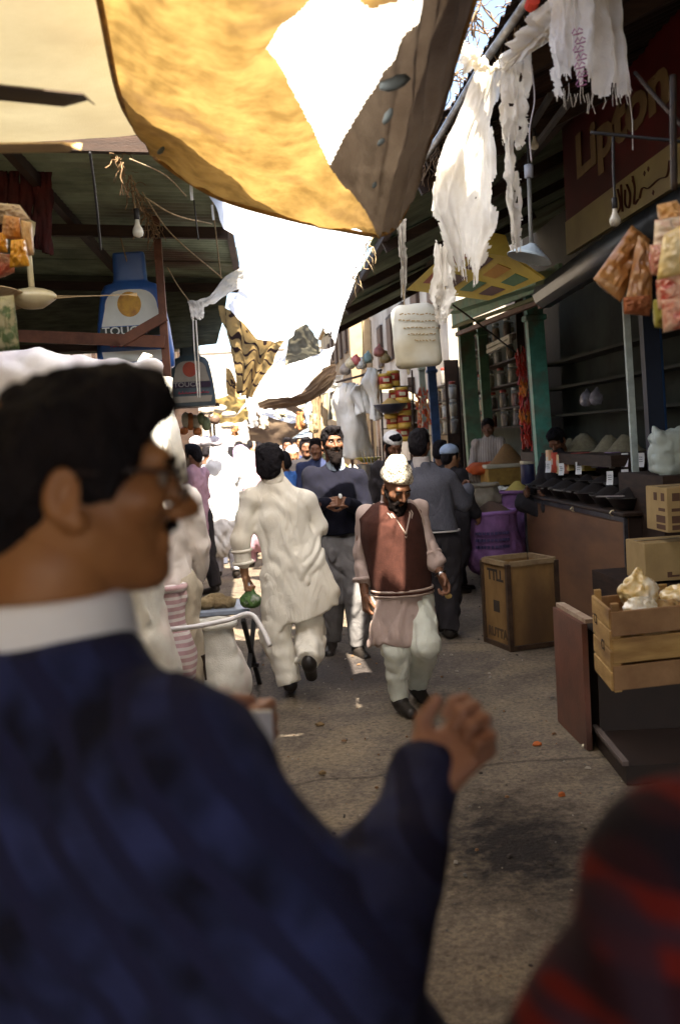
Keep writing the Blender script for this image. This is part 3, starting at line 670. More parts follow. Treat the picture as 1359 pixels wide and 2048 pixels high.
# torn white plastic hanging from the right edge of the gap
def rag(name, rows, seed, label, hole=.75, lo=.80, nu=60, nv=110, m=None, side=.08, wr=.03, folds=None):
    def kp(u, v):
        e = .14*n2(u, v*0, seed, 7, 1) + .09*n2(u, v*0, seed+1, 22, 1) + .05*n2(u, v*0, seed+9, 60, 1)
        k = v < lo+.10+e
        s = side*(n2(u*0, v, seed+2, 1, 8)+.4*n2(u*0, v, seed+5, 1, 40)); s2 = side*(n2(u*0, v, seed+3, 1, 8)+.4*n2(u*0, v, seed+6, 1, 36))
        k &= (u > .02+s) & (u < .98-s2)
        k &= ~(n2(u, v, seed+4, 6, 9) > hole)
        return k
    o = sheet(name, rows, m or m_shred, nu, nv, wr=wr, ws=6, wst=(1.4, .7), seed=seed, keep=kp, folds=folds)
    tag(o, label, 'torn plastic'); return o
rag('torn_plastic', [[(945, 150, 4.15), (968, 140, 4.12), (990, 135, 4.1), (1008, 130, 4.1)], [(880, 290, 4.25), (925, 285, 4.1), (960, 280, 4.15), (990, 240, 4.2)], [(868, 400, 4.3), (905, 400, 4.15), (945, 400, 4.2), (995, 400, 4.25)], [(885, 500, 4.3), (915, 500, 4.2), (945, 490, 4.2), (985, 470, 4.25)], [(905, 570, 4.3), (925, 575, 4.25), (945, 575, 4.25), (962, 560, 4.25)]], 31,
    'longest torn white plastic sheet hanging from the grey pipe, above the hanging pale sign', hole=.86, lo=.86, side=.06)
rag('torn_plastic', [[(1000, 120, 3.95), (1030, 110, 3.95), (1062, 100, 3.95)], [(1000, 190, 3.98), (1030, 185, 3.92), (1058, 180, 3.96)], [(1003, 250, 4), (1030, 260, 3.95), (1056, 250, 3.98)], [(1010, 300, 4), (1032, 300, 3.98), (1050, 290, 4)]], 37,
    'shorter torn white plastic flap hanging just right of the longest sheet', hole=.9, lo=.80, side=.05)
rag('torn_plastic', [[(1004, 240, 3.97), (1012, 240, 3.97), (1022, 240, 3.97)], [(1008, 320, 3.97), (1018, 320, 3.95), (1030, 320, 3.97)], [(1018, 400, 3.98), (1026, 400, 3.97), (1034, 400, 3.98)], [(1022, 500, 4), (1030, 505, 4), (1040, 505, 4)]], 41,
    'long thin ribbon of torn white plastic below the shorter flap', hole=.9, lo=.9, nu=16, side=.16)
rag('torn_plastic', [[(870, 480, 4.3), (885, 490, 4.3), (905, 500, 4.3)], [(862, 560, 4.3), (885, 570, 4.25), (915, 560, 4.3)], [(862, 610, 4.3), (880, 620, 4.28), (905, 615, 4.3)], [(872, 640, 4.3), (880, 650, 4.3), (892, 645, 4.3)]], 43,
    'pointed white plastic tip hanging at the bottom left of the longest sheet', hole=.95, lo=.9, nu=30, side=.05)
rag('torn_plastic', [[(790, 440, 5.2), (802, 435, 5.2), (815, 440, 5.2)], [(796, 500, 5.2), (805, 500, 5.2), (815, 500, 5.2)], [(800, 560, 5.2), (808, 560, 5.2), (814, 560, 5.2)], [(800, 610, 5.2), (806, 612, 5.2), (812, 610, 5.2)]], 47,
    'frayed grey ribbon hanging left of the torn plastic, above the pale sign', hole=.7, lo=.85, nu=18, side=.2, m=mat('plastic_grey', (.42, .40, .36), (.25, .22, .19), scale=20, trans=.3))
rag('torn_plastic', [[(915, 85, 4.1), (940, 90, 4.1), (960, 120, 4.05), (1000, 130, 4)], [(920, 105, 4.05), (945, 115, 4), (965, 130, 4), (1002, 138, 3.98)], [(912, 125, 4.1), (940, 145, 4.1), (970, 150, 4.05), (1000, 145, 4)]], 53,
    'knotted white plastic bow wound around the grey pipe', hole=.95, lo=.95, nu=40, nv=24, side=.03)
tw = rag('torn_plastic', [[(995, 118, 3.95), (1040, 60, 3.75), (1085, 10, 3.6), (1110, -60, 3.5)], [(1000, 135, 3.95), (1050, 85, 3.72), (1098, 45, 3.57), (1125, -30, 3.46)], [(1003, 145, 3.95), (1058, 108, 3.75), (1105, 75, 3.6), (1138, 10, 3.5)]], 57,
    'twisted band of white plastic leading from the knot up to the printed sack', hole=.95, lo=.97, nu=60, nv=30, side=.0)
m_sackp = mat('sack_printed', (.84, .82, .80), (.74, .70, .66), scale=8, rough=.7, trans=.35, bump=.6, bscale=140, c3=(.50, .42, .32))
psk = thing('printed_sack', 'torn white printed sack with purple lettering hanging frayed at the top right', 'sack', tuple(at(1160, 190, 3.45)))
def kps(u, v):
    e = .10*n2(u, v*0, 3, 6, 1)+.06*n2(u, v*0, 4, 26, 1)+.04*n2(u, v*0, 5, 70, 1)
    return (v < .90+e-.07*(u > .45)*(u < .62)) & (u > .02+.06*n2(u*0, v, 7, 1, 12)) & ~((n2(u, v, 8, 5, 7) > .8) & (u < .35))
psr = [[(1085, -80, 3.5), (1120, -90, 3.42), (1165, -90, 3.40), (1205, -90, 3.42), (1230, -90, 3.46)], [(1088, 20, 3.5), (1125, 10, 3.42), (1165, 10, 3.40), (1205, 10, 3.44), (1232, 10, 3.46)], [(1095, 100, 3.5), (1130, 100, 3.42), (1170, 95, 3.40), (1212, 95, 3.45), (1248, 100, 3.46)], [(1112, 195, 3.5), (1138, 200, 3.44), (1175, 185, 3.42), (1222, 200, 3.45), (1262, 195, 3.46)]]
sheet('sack_cloth', psr, m_sackp, 90, 110, wr=.02, ws=6, wst=(1.5, .6), seed=61, keep=kps, parent=psk, folds=lambda U, V: .018*np.sin(U*30+V*2)*(U > .4))
mb = MB(); rnd = random.Random(3)
for i, (px, py) in enumerate([(1152, 62), (1158, 80), (1154, 97), (1160, 113), (1157, 130), (1162, 147), (1160, 165)]):
    p = lambda x, y: at(px+x, py+y, 3.36-.0006*py)
    for seg in ([(-9, 5), (-4, -5), (0, 3), (5, -6), (12, -2)], [(-7, 8), (3, 6), (12, 3)]):
        mb.tube([p(*q) for q in seg], .0024, 4)
mb.build('purple_lettering', mat('ink_purple', (.42, .17, .30)), psk)
mb = MB()
for i in range(26):
    x = 1112+i*5.8+rnd.uniform(-2, 2); y = 165+rnd.uniform(0, 25); L_ = rnd.uniform(15, 42)
    mb.tube([at(x, y, 3.43), at(x+rnd.uniform(-4, 4), y+L_*.5, 3.44), at(x+rnd.uniform(-6, 6), y+L_, 3.45)], .0013, 3)
mb.tube([at(1252, 150, 3.43), at(1258, 200, 3.44), at(1263, 240, 3.45), at(1264, 300, 3.45)], .0016, 3)
mb.build('frayed_threads', m_shred, psk)

# pipe along the right edge with twigs and old rope ends
pp = thing('pipe_rail', 'grey steel pipe running along the edge of the right canopy with torn plastic tied on', 'pipe', tuple(at(880, 270, 5.4)))
MB().tube([at(1090, -50, 3.55), at(965, 128, 4.3), at(880, 270, 5.2), at(825, 350, 6.0)], .018, 10).build('pipe', pipe_m, pp, smooth=True)
MB().tube([at(1066, 0, 3.6), at(1060, 16, 3.63)], .024, 10).build('red_tape', mat('tape_red', (.5, .05, .03)), pp)
def tangle(name, ends, n, m, label, cat, seed, thick=.003, spread=26, droop=20):
    rnd = random.Random(seed); mb = MB()
    for i in range(n):
        t = rnd.random(); a = ends[0]; b = ends[1]
        px = a[0]+(b[0]-a[0])*t; py = a[1]+(b[1]-a[1])*t; Y = a[2]+(b[2]-a[2])*t
        pts = []; dx = rnd.uniform(-spread, spread); dy = rnd.uniform(-spread, spread*1.4)
        for k in range(5):
            pts.append(at(px+dx*k/4+rnd.uniform(-5, 5), py+dy*k/4+rnd.uniform(-4, 4)+droop*(k/4)**2, Y+rnd.uniform(-.05, .05)))
        r = thick*rnd.uniform(.5, 1.5); mb.tube([Vector(p) for p in catmull([pts, pts], 9, 2)[0]], r, 4)
    o = mb.build(name, m, kind='stuff', smooth=True); tag(o, label, cat); return o
twig_m = mat('twigs_dry', (.24, .16, .09), (.10, .06, .035), scale=30)
tangle('dry_twigs', ((1045, -10, 4.0), (850, 330, 5.9)), 170, twig_m, 'dry twigs and rope ends tangled behind the grey pipe', 'twigs', 3, spread=42)
tangle('dry_twigs', ((960, 0, 4.2), (900, 170, 5.0)), 50, twig_m, 'denser clump of dry grass beside the edge of the folded canvas', 'twigs', 4, spread=60)
tangle('dry_twigs', ((232, 310, 5.1), (318, 470, 7.2)), 70, mat('twigs_brown', (.28, .17, .08), (.12, .07, .035), scale=30), 'brown rope ends and twigs along the left shop front beam', 'twigs', 5, spread=26)
tangle('dry_twigs', ((700, 560, 7.7), (745, 470, 7.0)), 40, rope_m, 'pale frayed strings along the right edge of the white sheet', 'strings', 6, spread=22, thick=.002)

# ropes and wires
def line(name, pts, r, m, label, cat, sag=0):
    q = [at(*p) for p in pts]
    if sag and len(q) == 2: q = [q[0], (q[0]+q[1])/2-Vector((0, 0, sag)), q[1]]
    q = [Vector(p) for p in catmull([q, q], 4*len(q)+4, 2)[0]]
    o = MB().tube(q, r, 6).build(name, m, smooth=True); tag(o, label, cat); return o
line('rope', [(285, 385, 6), (345, 470, 6.8), (444, 556, 7.9)], .005, rope_m, 'thin tan rope from the left beam to the knot of the white sheet', 'rope')
line('rope', [(422, 372, 6.2), (432, 470, 7), (442, 556, 7.9)], .005, rope_m, 'upright tan rope dropping to the knot of the white sheet', 'rope')
line('rope', [(290, 395, 6), (350, 430, 6.2), (424, 448, 6.6)], .005, rope_m, 'slack rope sloping under the corrugated tin at left', 'rope')
line('rope', [(260, 318, 5), (330, 350, 5.5), (372, 392, 5.9)], .004, rope_m, 'short rope sagging just below the cream canvas edge', 'rope')
line('rope', [(335, 535, 7.4), (355, 570, 7.7), (378, 602, 8)], .005, rope_m, 'short rope from the left post to the white rag', 'rope')
line('hanging_string', [(386, 640, 7.9), (389, 700, 7.9), (396, 795, 7.9)], .005, m_shred, 'white string hanging in front of the dark second bag', 'string')
line('hanging_string', [(392, 640, 7.9), (397, 720, 7.9), (400, 795, 7.9)], .005, m_shred, 'second white string hanging beside the first in front of the dark bag', 'string')
line('hanging_string', [(382, 368, 6.0), (384, 400, 6.0)], .009, m_white, 'short bright white tag end under the tin roof edge', 'string')
line('hanging_string', [(424, 410, 6.4), (427, 440, 6.4)], .008, m_white, 'short pale tag end beside the upright rope', 'string')
line('electric_wire', [(180, 305, 4.6), (190, 380, 4.9), (202, 500, 5.2)], .006, m_black, 'black wire hanging from the dark left ceiling', 'wire')
line('electric_wire', [(388, 400, 6.3), (392, 440, 6.3), (397, 480, 6.3)], .005, m_black, 'black wire end hanging under the tin roof at centre left', 'wire')
line('electric_wire', [(1345, 150, 3.2), (1345, 260, 3.2), (1347, 380, 3.2)], .011, iron, 'thick black drop rod in front of the red tea sign', 'rod')
line('electric_wire', [(1225, 270, 3.6), (1226, 340, 3.6), (1229, 405, 3.6)], .005, m_black, 'black flex carrying the bare bulb before the red tea sign', 'wire')
line('electric_wire', [(1180, 265, 3.5), (1280, 275, 3.4), (1380, 285, 3.3)], .006, m_black, 'black wire crossing the lettering of the red tea sign', 'wire')
line('electric_wire', [(1268, 145, 3.4), (1320, 205, 3.3), (1380, 270, 3.2)], .007, iron, 'dark stay wire crossing the top right corner', 'wire')
line('electric_wire', [(1062, 130, 3.9), (1068, 200, 3.9), (1058, 260, 3.9), (1062, 325, 3.9)], .003, mat('flex_pale', (.45, .42, .45)), 'pale twisted flex feeding the pendant lamp', 'wire')
line('guy_rod', [(905, 610, 8), (960, 650, 8.4), (1030, 705, 9)], .007, iron, 'thin stay rod crossing in front of the jar shelves', 'rod')
for (a, b, lab) in [((1140, 200, 5.4), (1060, 305, 6.6), 'lower angle iron brace beneath the dark right canopy'), ((1100, 190, 5.6), (1040, 290, 6.8), 'upper angle iron brace beneath the dark right canopy')]:
    o = MB().beam(at(*a), at(*b), .03, .03).build('angle_iron', mat('iron_grey', (.10, .09, .085)), None); tag(o, lab, 'brace')
# ================================================================== RIGHT SIDE
green = mat('paint_green', (.11, .22, .12), (.07, .14, .08), scale=9, rough=.55, bump=.2, c3=(.12, .10, .06))
teal = mat('paint_teal', (.09, .34, .26), (.06, .22, .17), scale=9, rough=.5, bump=.2, c3=(.14, .13, .10))
blue_p = mat('paint_blue', (.05, .10, .22), (.03, .06, .13), scale=9, rough=.6, bump=.2)
pale_p = mat('paint_paleblue', (.50, .58, .55), (.35, .40, .38), scale=10, rough=.5, bump=.2)
def post(px, py, Y, z0, w, m, label, lean=.0, d=None):
    top = at(px, py, Y); t = thing('shop_post', label, 'post', (top.x+lean, top.y, z0))
    MB().beam((top.x+lean, top.y, z0), (top.x, top.y, top.z+.25), w, d or w*.7, up=(0, 1, 0)).build('shaft', m, t)
    MB().box((top.x+lean, top.y, z0+.05), (w*1.25, w*1.1, .1), bevel=.01).build('foot', m, t)
    MB().box((top.x+.005, top.y, top.z+.02), (w*1.3, w*1.1, .06), bevel=.01).build('cap', m, t)
    return t
post(930, 670, 13.6, .4, .20, green, 'dark green wooden post left of the jar shelves', .06)
post(962, 670, 14.2, .4, .13, green, 'thinner green post just left of the jar shelves', .05)
post(1066, 640, 10.3, .4, .17, teal, 'teal green post right of the jar shelves, behind the bowls', .07)
post(1052, 640, 10.5, .4, .07, mat('paint_black', (.03, .025, .022)), 'narrow black upright beside the teal post', .07)
post(862, 745, 16.5, .4, .14, blue_p, 'blue post behind the red chilli garland', .04)
post(842, 740, 17.0, .4, .10, mat('paint_greygreen', (.25, .28, .22)), 'pale grey green post left of the blue post', .04)
post(1247, 580, 7.7, .4, .05, pale_p, 'thin pale bluish pole at the right, below the hanging snack packs', .05)
post(1290, 570, 7.9, .4, .13, mat('paint_navy', (.02, .03, .06), rough=.5), 'dark navy post just right of the thin pale pole', .06)
post(1308, 570, 8.0, .4, .045, mat('paint_brightblue', (.04, .12, .35)), 'narrow bright blue strip post at the far right', .06)

# jar shelves
jar_prof = [(.032, 0), (.04, .012), (.042, .03), (.042, .135), (.034, .155), (.030, .16)]
lid_prof = [(.033, .16), (.035, .163), (.035, .183), (.030, .188)]
jar_glass = mat('jar_glass', (.55, .55, .50), rough=.12, alpha=.35, spec=.6)
fills = [mat('spice_%s' % n, c, tuple(v*.6 for v in c), scale=70, rough=.9) for n, c in (('cream', (.70, .58, .36)), ('tan', (.40, .24, .12)), ('white', (.75, .72, .65)), ('brown', (.16, .08, .05)), ('red', (.40, .08, .04)))]
lid_m = [mat('lid_white', (.7, .68, .6), rough=.4), mat('lid_red', (.35, .05, .03), rough=.4), mat('lid_steel', (.4, .4, .38), rough=.3, metal=.8)]
jar_cache = {}
GRP = {}
def jar(loc, k, lk, label, scale, shelfname):
    t = thing('jar', label, 'jar', loc, 0, 'jars on the shop shelves')
    key = (k, lk, round(scale, 2))
    if key not in jar_cache:
        a = MB().lathe([(r*scale, z*scale) for r, z in jar_prof], 12).build('glass', jar_glass, t, world=False, smooth=True)
        b = MB().lathe([(.030*scale, .006*scale), (.038*scale, .014*scale), (.0385*scale, .125*scale), (.02*scale, (.13+.01*(k % 2))*scale)], 10).build('contents', fills[k], t, world=False, smooth=True)
        c = MB().lathe([(r*scale, z*scale) for r, z in lid_prof], 12).build('lid', lid_m[lk], t, world=False, smooth=True)
        jar_cache[key] = (a, b, c)
    else:
        for ch in jar_cache[key]:
            c = ch.copy(); COL.objects.link(c); c.parent = t
    return t
shelf_m = mat('shelf_wood', (.06, .035, .022), (.03, .018, .012), scale=6, rough=.7)
def shelf_unit(x, y0, y1, zs, label, back=dark_in, depth=.22):
    t = thing('shelf_unit', label, 'shelf', (x, (y0+y1)/2, .4))
    MB().box((x+depth/2+.02, (y0+y1)/2, (.4+zs[-1]+.4)/2), (.03, y1-y0, zs[-1]+.0)).build('back_panel', back, t)
    for z in zs: MB().box((x, (y0+y1)/2, z-.012), (depth, y1-y0, .022)).build('shelf_board', shelf_m, t)
    for y in (y0, y1): MB().box((x, y, (.4+zs[-1]+.4)/2), (depth, .03, zs[-1])).build('side_panel', shelf_m, t)
    return t
ord_ = ['lowest', 'second lowest', 'middle', 'second highest', 'highest']
zs = [1.70, 1.96, 2.27, 2.58, 2.90]
XS = 3.3
su = shelf_unit(XS, 12.55, 16.4, [z for z in zs], 'dark jar shelf unit between the thin green post and the teal post', mat('shelf_back', (.05, .06, .045)))
rnd = random.Random(11)
words = {0: 'cream filled', 1: 'tan filled', 2: 'white filled', 3: 'brown filled', 4: 'red filled'}
for r, z in enumerate(zs):
    for q, px in enumerate((960, 979, 1002, 1025)):
        p = atx(px+[6, 4, 2, 0, -2][r], 800, XS-.03)
        k = [[1, 4, 1, 3], [0, 3, 1, 4], [0, 0, 2, 0], [0, 0, 2, 1], [3, 1, 1, 3]][r][q]
        jar((XS-.03+rnd.uniform(-.015, .015), p.y+rnd.uniform(-.04, .04), z), k, rnd.randint(0, 2), '%s jar on the %s shelf left of the teal post, %s from left' % (words[k], ord_[r], ['first', 'second', 'third', 'fourth'][q]), 1.35, '')
        if rnd.random() < .6:
            k2 = rnd.randint(0, 4)
            jar((XS+.055, p.y+.22, z), k2, rnd.randint(0, 2), '%s back jar, %s shelf left of teal post, behind the %s jar' % (words[k2], ord_[r], ['first', 'second', 'third', 'fourth'][q]), 1.1, '')
zs2 = [1.64, 1.92, 2.22, 2.5]
su2 = shelf_unit(3.15, 17.0, 21.5, zs2, 'smaller jar shelf unit between the blue post and the dark green post')
o_ = ['bottom', 'second', 'third', 'top']
for r, z in enumerate(zs2):
    for q, px in enumerate((874, 888, 903)):
        p = atx(px, 810, 3.1)
        if r == 3 and q != 1: continue
        k = [2, 0, 3, 1][(r*3+q) % 4]
        jar((3.12, p.y, z), k, (r+q) % 3, '%s jar on the %s shelf beside the blue post, %s in its row' % (words[k], o_[r], ['left', 'middle', 'right'][q]), 1.6, '')

# bay with dark wall, long shelves, bundles and flour heaps
t = thing('wall_shelving', 'dark green wall shelving behind the flour heaps in the right hand shop', 'shelf', (3.75, 10.2, .4))
MB().box((3.9, 10.2, 1.9), (.04, 5.6, 3.0)).build('back_panel', mat('wall_darkgreen', (.026, .036, .028), (.010, .015, .011), scale=2), t)
for py in (705, 762, 822):
    z = atx(1180, py, 3.7).z; MB().box((3.74, 10.2, z-.02), (.26, 5.6, .03)).build('shelf_board', mat('shelf_greenish', (.04, .043, .034)), t)
zb = atx(1180, 812, 3.66).z
def bag_mesh(c, r, h, m, name, seed, sx=1, neck=True, res=.012, parent=None):
    F_ = Field((c[0]-r*1.6, c[1]-r*1.6, c[2]-.03), (c[0]+r*1.6, c[1]+r*1.6, c[2]+h*1.25), res)
    F_.ell((c[0], c[1], c[2]+h*.42), (r*sx, r, h*.45), .02)
    if neck: F_.cone((c[0], c[1], c[2]+h*.7), (c[0]+.01, c[1], c[2]+h*1.05), r*.35, r*.22, .05)
    F_.box((c[0], c[1], c[2]-.02), (r*2, r*2, .03), 0.005, op='sub')
    F_.disp(lambda P: .10*r*fbm(P/r*2.2, seed, 3), r)
    V, Fs = F_.mesh(); return np_mesh(name, V, Fs, m, parent, world=True)
plas = mat('plastic_bag_clear', (.62, .62, .72), (.35, .34, .42), scale=14, rough=.25, spec=.8, trans=.2)
for i, px in enumerate((1172, 1192)):
    p = atx(px, 812, 3.66); o = bag_mesh((p.x, p.y, zb-.005), .075, .19, plas, 'plastic_bag', i); tag(o, ['left', 'right'][i]+' of two knotted clear plastic bags on the dark wall shelf', 'bag')
def heap(name, c, r, h, m, label, seed, n=14, cat='heap', parent=None):
    rnd = random.Random(seed); mb = MB(); rings = 7; vs = [(c[0], c[1], c[2]+h)]
    for k in range(1, rings+1):
        f = k/rings
        for i in range(n):
            a = 6.283*i/n; q = r*f*(1+.06*math.sin(a*3+seed)+.04*rnd.uniform(-1, 1)); vs.append((c[0]+q*math.cos(a), c[1]+q*math.sin(a), c[2]+h*(.25*(1-f)+.75*(.5+.5*math.cos(math.pi*f)))*(1+.05*rnd.uniform(-1, 1))+(0.03*h if f < .2 else 0)))
    fs = [(0, 1+i, 1+(i+1) % n) for i in range(n)]
    for k in range(rings-1):
        for i in range(n): j = (i+1) % n; fs.append((1+k*n+i, 1+(k+1)*n+i, 1+(k+1)*n+j, 1+k*n+j))
    fs.append(tuple(1+(rings-1)*n+i for i in range(n-1, -1, -1)))
    o = mb.add(vs, fs).build(name, m, parent, smooth=True)
    if parent is None: tag(o, label, cat)
    return o
flour = mat('flour_beige', (.27, .24, .15), (.20, .17, .11), scale=30, rough=1, bump=.3)
tbl = thing('display_stand', 'dark stand carrying four beige flour heaps behind the bowls', 'stand', (3.2, 9.5, .4))
MB().box((3.18, 9.6, 1.35), (.75, 3.0, .10)).build('top', wood_d, tbl)
MB().box((3.3, 9.6, .85), (.4, 2.8, .92)).build('body', wood_d, tbl)
for i, (px, py, rr, hh, Y) in enumerate([(1138, 868, .12, .17, 10.4), (1165, 868, .22, .23, 10.0), (1215, 852, .17, .20, 9.3), (1245, 850, .17, .20, 8.9)]):
    p = at(px, py, Y); heap('flour_heap', (p.x, p.y, 1.402), rr*1.15, hh*.78, flour, ['small beige flour heap at the left end of the dark stand, behind its larger neighbour', 'largest beige flour heap, just right of the dark haired vendor', 'beige flour heap second from the thin pale pole', 'beige flour heap closest to the thin pale pole'][i], i)

# main counter
ply = mat('plywood_brown', (.22, .10, .042), (.13, .06, .028), scale=3.5, rough=.55, bump=.15, bscale=30, c3=(.05, .028, .018), stretch=(1, .25, 1), spec=.5)
trim = mat('metal_trim', (.10, .10, .12), (.05, .045, .05), scale=12, rough=.4, metal=.7)
CX0, CX1, CY0, CY1, CZ = 2.62, 3.25, 7.30, 10.25, .955
ct = thing('shop_counter', 'brown plywood shop counter with dark metal edging, bowls standing on top', 'counter', ((CX0+CX1)/2, (CY0+CY1)/2, 0))
MB().box((CX0+.012, (CY0+CY1)/2, .5*CZ), (.024, CY1-CY0, CZ)).build('front_panel', ply, ct)
MB().box(((CX0+CX1)/2+.012, CY0+.012, .5*CZ), (CX1-CX0-.024, .024, CZ)).build('side_panel', mat('plywood_black', (.03, .018, .014)), ct)
MB().box(((CX0+CX1)/2, (CY0+CY1)/2, CZ+.02), (CX1-CX0+.06, CY1-CY0+.06, .03), bevel=.008).build('top', wood_d, ct)
for y in (CY0-.004, CY1): MB().box((CX0-.004, y, CZ/2), (.03, .03, CZ), bevel=.004).build('edge_trim', trim, ct)
MB().box((CX0-.006, (CY0+CY1)/2, CZ-.012), (.02, CY1-CY0, .045)).build('edge_trim', trim, ct)
for py, px in ((1010, 1146), (1018, 1225)):
    p = atx(px, py+8, CX0-.012); mb = MB(); mb.box(p, (.012, .03, .05)); mb.tube([p+Vector((-.01, 0, .02)), p+Vector((-.03, 0, 0)), p+Vector((-.01, 0, -.02))], .006, 6)
    mb.build('latch', mat('brass_pale', (.6, .5, .3), rough=.4, metal=.6), ct)
# tray of black bowls and trays
bowl_m = mat('bowl_black', (.018, .014, .013), (.03, .02, .018), rough=.35, spec=.5)
lentil = [mat('spice_black', (.02, .014, .012), scale=90, rough=.9, bump=.5), mat('spice_darkred', (.06, .02, .012), scale=90, rough=.9), mat('spice_umber', (.05, .03, .015), scale=90, rough=.9)]
steel = mat('steel_dull', (.35, .33, .32), rough=.35, metal=.9)
proto = None; bi = 0
for row, (X, pys) in enumerate(((2.74, 0), (3.0, 0))):
    for k in range(7):
        y = 7.55+k*.41; lab = 'black spice bowl in the %s row on the counter, %s from near end' % (['front', 'back'][row], ['first', 'second', 'third', 'fourth', 'fifth', 'sixth', 'seventh'][k])
        if proto is None:
            proto = thing('spice_bowl', lab, 'bowl', (X, y, CZ+.036), 0, 'spice bowls on the counter')
            MB().lathe([(.08, 0), (.12, .03), (.165, .10), (.172, .102), (.160, .09), (.02, .05)], 20).build('bowl', bowl_m, proto, world=False, smooth=True)
            MB().lathe([(.158, .088), (.163, .09), (.13, .105), (.07, .145), (.01, .175)], 18, wob=.02).build('spice_heap', lentil[0], proto, world=False, smooth=True)
        else:
            c = copy_tree(proto, (X, y, CZ+.036+.06*row), k*.7, lab); c['group'] = 'spice bowls on the counter'
            [h for h in c.children if h.name.startswith('spice')][0].data = [h for h in c.children if h.name.startswith('spice')][0].data
card = mat('card_white', (.85, .85, .85), (.75, .75, .74), scale=15, rough=.6)
inkd = mat('ink_dark', (.06, .06, .08))
rnd = random.Random(8)
cards = [(1094, 935, 9.6), (1120, 940, 9.4), (1155, 938, 9.0), (1187, 925, 8.8), (1222, 925, 8.4), (1247, 922, 8.1), (1279, 922, 7.9), (1217, 958, 8.1), (1248, 955, 7.8), (1316, 925, 7.6)]
for i, (px, py, Y) in enumerate(cards):
    p = at(px, py, Y); t = thing('price_card', 'white slip standing in the spice bowls, %s from the left' % ['first', 'second', 'third', 'fourth', 'fifth', 'sixth', 'eighth', 'lower sixth', 'lower seventh', 'ninth'][i], 'card', (p.x, p.y, p.z-.05), R(rnd.uniform(-25, -5)+ -20), 'white slips in the spice bowls')
    vs = []; n = 6
    for k in range(n+1):
        z = .115*k/n; b = .022*math.sin(k/n*2.2)
        vs += [(-.028, b, z), (.028, b, z), (-.028, b+.002, z), (.028, b+.002, z)]
    fs = []
    for k in range(n):
        a = 4*k; fs += [(a, a+1, a+5, a+4), (a+2, a+6, a+7, a+3), (a, a+4, a+6, a+2), (a+1, a+3, a+7, a+5)]
    fs += [(0, 2, 3, 1), (4*n, 4*n+1, 4*n+3, 4*n+2)]
    MB().add(vs, fs).build('slip', card, t, world=False, smooth=False)
    mb = MB()
    for k in range(3): mb.box((rnd.uniform(-.004, .004), .014-.005*abs(k-1), .045+.018*k), (.03, .002, .004))
    mb.build('scribble', inkd, t, world=False)
# bright packets and tins on the counter
boxes = [(1098, 922, 9.75, (.05, .09, .22), (.75, .45, .25)), (1107, 925, 9.7, (.05, .08, .20), (.7, .12, .08)), (1118, 928, 9.65, (.05, .09, .19), (.85, .7, .4)), (1130, 930, 9.55, (.05, .07, .17), (.7, .3, .2)), (1139, 925, 9.5, (.06, .09, .16), (.8, .62, .25)), (1160, 915, 9.3, (.12, .2, .09), (.55, .08, .07)), (1166, 925, 9.25, (.12, .2, .06), (.08, .12, .35)), (1170, 935, 9.2, (.12, .2, .06), (.7, .55, .12)), (1200, 925, 9.0, (.1, .18, .1), (.3, .18, .4)), (1224, 915, 8.8, (.1, .15, .1), (.25, .15, .3))]
cn = ['peach', 'red', 'cream', 'rose', 'yellow', 'crimson', 'navy', 'mustard', 'violet', 'plum']
for i, (px, py, Y, sz, c) in enumerate(boxes):
    p = at(px, py, Y); t = thing('packet', '%s coloured packet standing behind the black bowls on the counter' % cn[i], 'packet', (p.x, p.y, p.z-sz[2]/2), R(rnd.uniform(-12, 12)))
    MB().box((0, 0, sz[2]/2), sz, bevel=.006).build('carton', mat('packet_'+cn[i], c, tuple(v*.85 for v in c), scale=9, rough=.4), t, world=False)
    mb = MB(); mb.box((-sz[0]/2-.001, 0, sz[2]*.55), (.004, sz[1]*.7, sz[2]*.3)); mb.build('printed_band', mat('band_pale', (.8, .75, .6)), t, world=False)
ped = MB().box((3.08, 9.2, 1.09), (.24, 1.6, .19)).build('riser_box', wood_d); tag(ped, 'low dark riser on the counter carrying the bright packets', 'riser')
# the long thin rails in front of the bowls
for i, (a, b) in enumerate((((1051, 973), (1085, 977)), ((1096, 978), (1140, 984)), ((1190, 993), (1247, 992)))):
    o = MB().beam(atx(a[0], a[1], 2.60), atx(b[0], b[1], 2.60), .012, .012).build('steel_rail', steel); tag(o, 'thin steel rail in front of the black bowls, %s of three' % ['farthest', 'middle', 'nearest'][i], 'rail')

# sacks and grain
def sack_field(c, r, h, seed, top=1.0, lean=(0, 0), res=.014, wr=.013, sq=.85):
    F_ = Field((c[0]-r*1.6, c[1]-r*1.6, c[2]-.02), (c[0]+r*1.6+abs(lean[0]), c[1]+r*1.6, c[2]+h+.12), res)
    F_.cone((c[0], c[1], c[2]+r*.8), (c[0]+lean[0], c[1]+lean[1], c[2]+h-.06), r, r*top, .05)
    F_.ell((c[0]+.1*r, c[1], c[2]+h*.32), (r*1.12, r*1.05, h*.32), .1)
    F_.box((c[0]+lean[0], c[1]+lean[1], c[2]+h+r), (r*2.2, r*2.2, r), .01, op='sub')
    F_.box((c[0], c[1], c[2]-.1+.002), (r*2.2, r*2.2, .1), .01, op='sub')
    F_.disp(lambda P: wr*fbm(P*np.array([7, 7, 3.2]), seed, 3)+wr*.5*(1-3*np.abs(noise3(P*np.array([16, 16, 9], dtype=np.float32), seed+5))), .05)
    return F_
